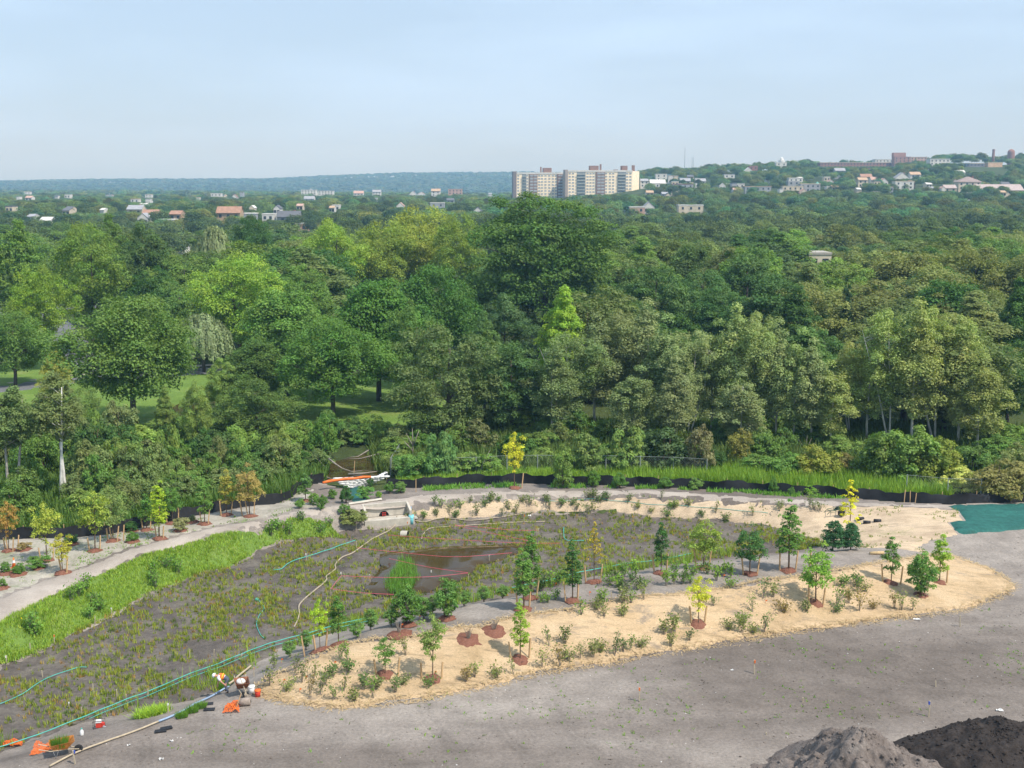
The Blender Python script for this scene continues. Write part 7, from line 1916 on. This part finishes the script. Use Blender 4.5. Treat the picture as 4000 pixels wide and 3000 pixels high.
def litter(u, v, s, label, seed, m='white_cloth'):
    g = G(u, v); rng = np.random.default_rng(seed); b = MB(); n = 5
    P = [[(s * (i / 4 - .5) + rng.normal() * .02, s * .5 * (j / 2 - .5) + rng.normal() * .02, .02 + abs(rng.normal()) * .05) for i in range(n)] for j in range(3)]
    vs = [q for r_ in P for q in r_] + [(x, y, z - .015) for r_ in P for x, y, z in r_]
    fs = [(j * n + i, j * n + i + 1, (j + 1) * n + i + 1, (j + 1) * n + i) for j in range(2) for i in range(n - 1)]; fs += [tuple(15 + q for q in reversed(f)) for f in fs]
    b.add(vs, fs); tag(b.build('scrap', m, None, False, tuple(g)), label, 'scrap')
litter(3580, 2420, .45, 'white crumpled scrap lying below the mat tip', 1); litter(3905, 2777, .35, 'white strip lying on the lot above the dark pile', 2); litter(2860, 2620, .14, 'small white scrap beside the flagged stake', 3); litter(631, 2968, .22, 'white scrap lying on the lot below the hose', 4); litter(505, 2913, .14, 'small pale scrap on the lot above the hose', 5); litter(670, 2898, .2, 'white strip lying on the lot below the plant trays', 6)
litter(2068, 2016, .3, 'white and red scrap on the foot of the straw bank', 7); litter(1424, 1977, .3, 'white bag beside the culvert on the path edge', 8); litter(2499, 2075, .14, 'white scrap on the wetland mud', 9)
for i, (u, v) in enumerate(((3806, 1982), (3822, 1996), (3952, 1993), (3965, 2006))): litter(u, v, .3, f'{ordinal(i)} white peg bag on the green mat, counting from the straw bank', 20 + i)
for i, (u, v) in enumerate(to_full(1000, 2250, 2.212, [(680, 785), (430, 912), (240, 940), (378, 1020), (1545, 870), (1410, 385), (1165, 430), (1257, 458), (220, 760)]) + to_full(2000, 2150, 2.212, [(375, 318), (668, 398), (1828, 250), (2190, 470)])):
    g = G(u, v); b = MB(); b.box((0, 0, .10), (.012, .012, .26)); b.box((.05, 0, .20), (.10, .006, .08)); tag(b.build('pin_flag', 'orange_plastic', None, False, (g.x, g.y, g.z + .08)), f'{ordinal(i)} little orange pin flag among the mat plants, counting from the worker', 'flag', 'orange pin flags among the planting')
# ------------------------------------------------------------------ street side: cars and guard rail
def car(u, v, y, m, rz, label):
    p = PZ(u, v, .2); o = thing('parked_car', label, 'car', (p.x, p.y, Hs(p.x, p.y) + .12), rz)
    prof = [(-2.2, .35), (-2.2, .80), (-1.35, .95), (-.75, 1.42), (.75, 1.45), (1.5, .98), (2.2, .85), (2.25, .35)]
    b = MB(); n = len(prof)
    vs = [(x, s * (.85 if z < 1.1 else .68), z) for s in (-1, 1) for x, z in prof]; b.add(vs, [tuple(range(n)), tuple(reversed(range(n, 2 * n)))] + [(i, n + i, n + (i + 1) % n, (i + 1) % n) for i in range(n)]); b.build('body', m, o)
    for s in (-1, 1): b = MB(); b.add([(-1.2, s * .86, .98), (1.3, s * .86, .98), (.72, s * .72, 1.36), (-.72, s * .72, 1.36)], [(0, 1, 2, 3)]); b.build('side_window', 'glass_dark', o)
    b = MB(); b.lathe((0, 0, 0), [(.15, -.1), (.32, -.1), (.33, 0), (.32, .1), (.15, .1)], 14); me = b.mesh('wheel', 'rubber', True)
    for x in (-1.4, 1.4):
        for s in (-1, 1): w = link('wheel', me, o, (x, .8 * s, .32)); w.rotation_euler = (math.pi / 2, 0, 0)
car(868, 1318, 0, 'car_blue', .2, 'dark car on the drive behind the weeping willow'); car(1130, 1412, 0, 'white_paint', .1, 'white car glimpsed between the maple trunks')
def guard(pts, label):
    P = [PZ(u, v, .2) for u, v in pts]; o = thing('guard_rail', label, 'guard rail', tuple(P[0])); b = MB()
    b.tube([(q.x - P[0].x, q.y - P[0].y, .75) for q in P], .16, 4); b.build('rail', 'white_paint', o)
    b = MB(); b.box((0, 0, .35), (.15, .15, .8)); me = b.mesh('post', 'galvanised')
    for a, c in zip(P[:-1], P[1:]):
        n = max(1, int((c - a).length / 3))
        for k in range(n): q = a.lerp(c, k / n); link('post', me, o, (q.x - P[0].x, q.y - P[0].y, 0))
guard([(-200, 1225), (0, 1205), (120, 1196), (230, 1190)], 'white guard rail along the highway at the picture edge'); guard([(-200, 1262), (0, 1236), (110, 1226)], 'second white guard rail on the near side of the highway')

# ------------------------------------------------------------------ the air: a closed box of pale haze round everything
hb = MB()
x0, x1, y0, y1 = GEXT
hb.box(((x0 + x1) / 2, (y0 + y1) / 2, 120 - 3), (x1 - x0 + 20, y1 - y0 + 20, 246))
def f_haze(n, out):
    v = N(n, 'ShaderNodeVolumePrincipled')
    v.inputs['Color'].default_value = (0.34, 0.67, 1.0, 1)
    v.inputs['Absorption Color'].default_value = (1, 1, 1, 1)
    v.inputs['Density'].default_value = 0.00022
    v.inputs['Anisotropy'].default_value = 0.0
    n.links.new(v.outputs[0], out.inputs['Volume'])
mat('haze_air', f_haze)
tag(hb.build('haze', 'haze_air', None), 'thin blue summer haze filling the air over the whole view', 'haze', None, 'stuff')
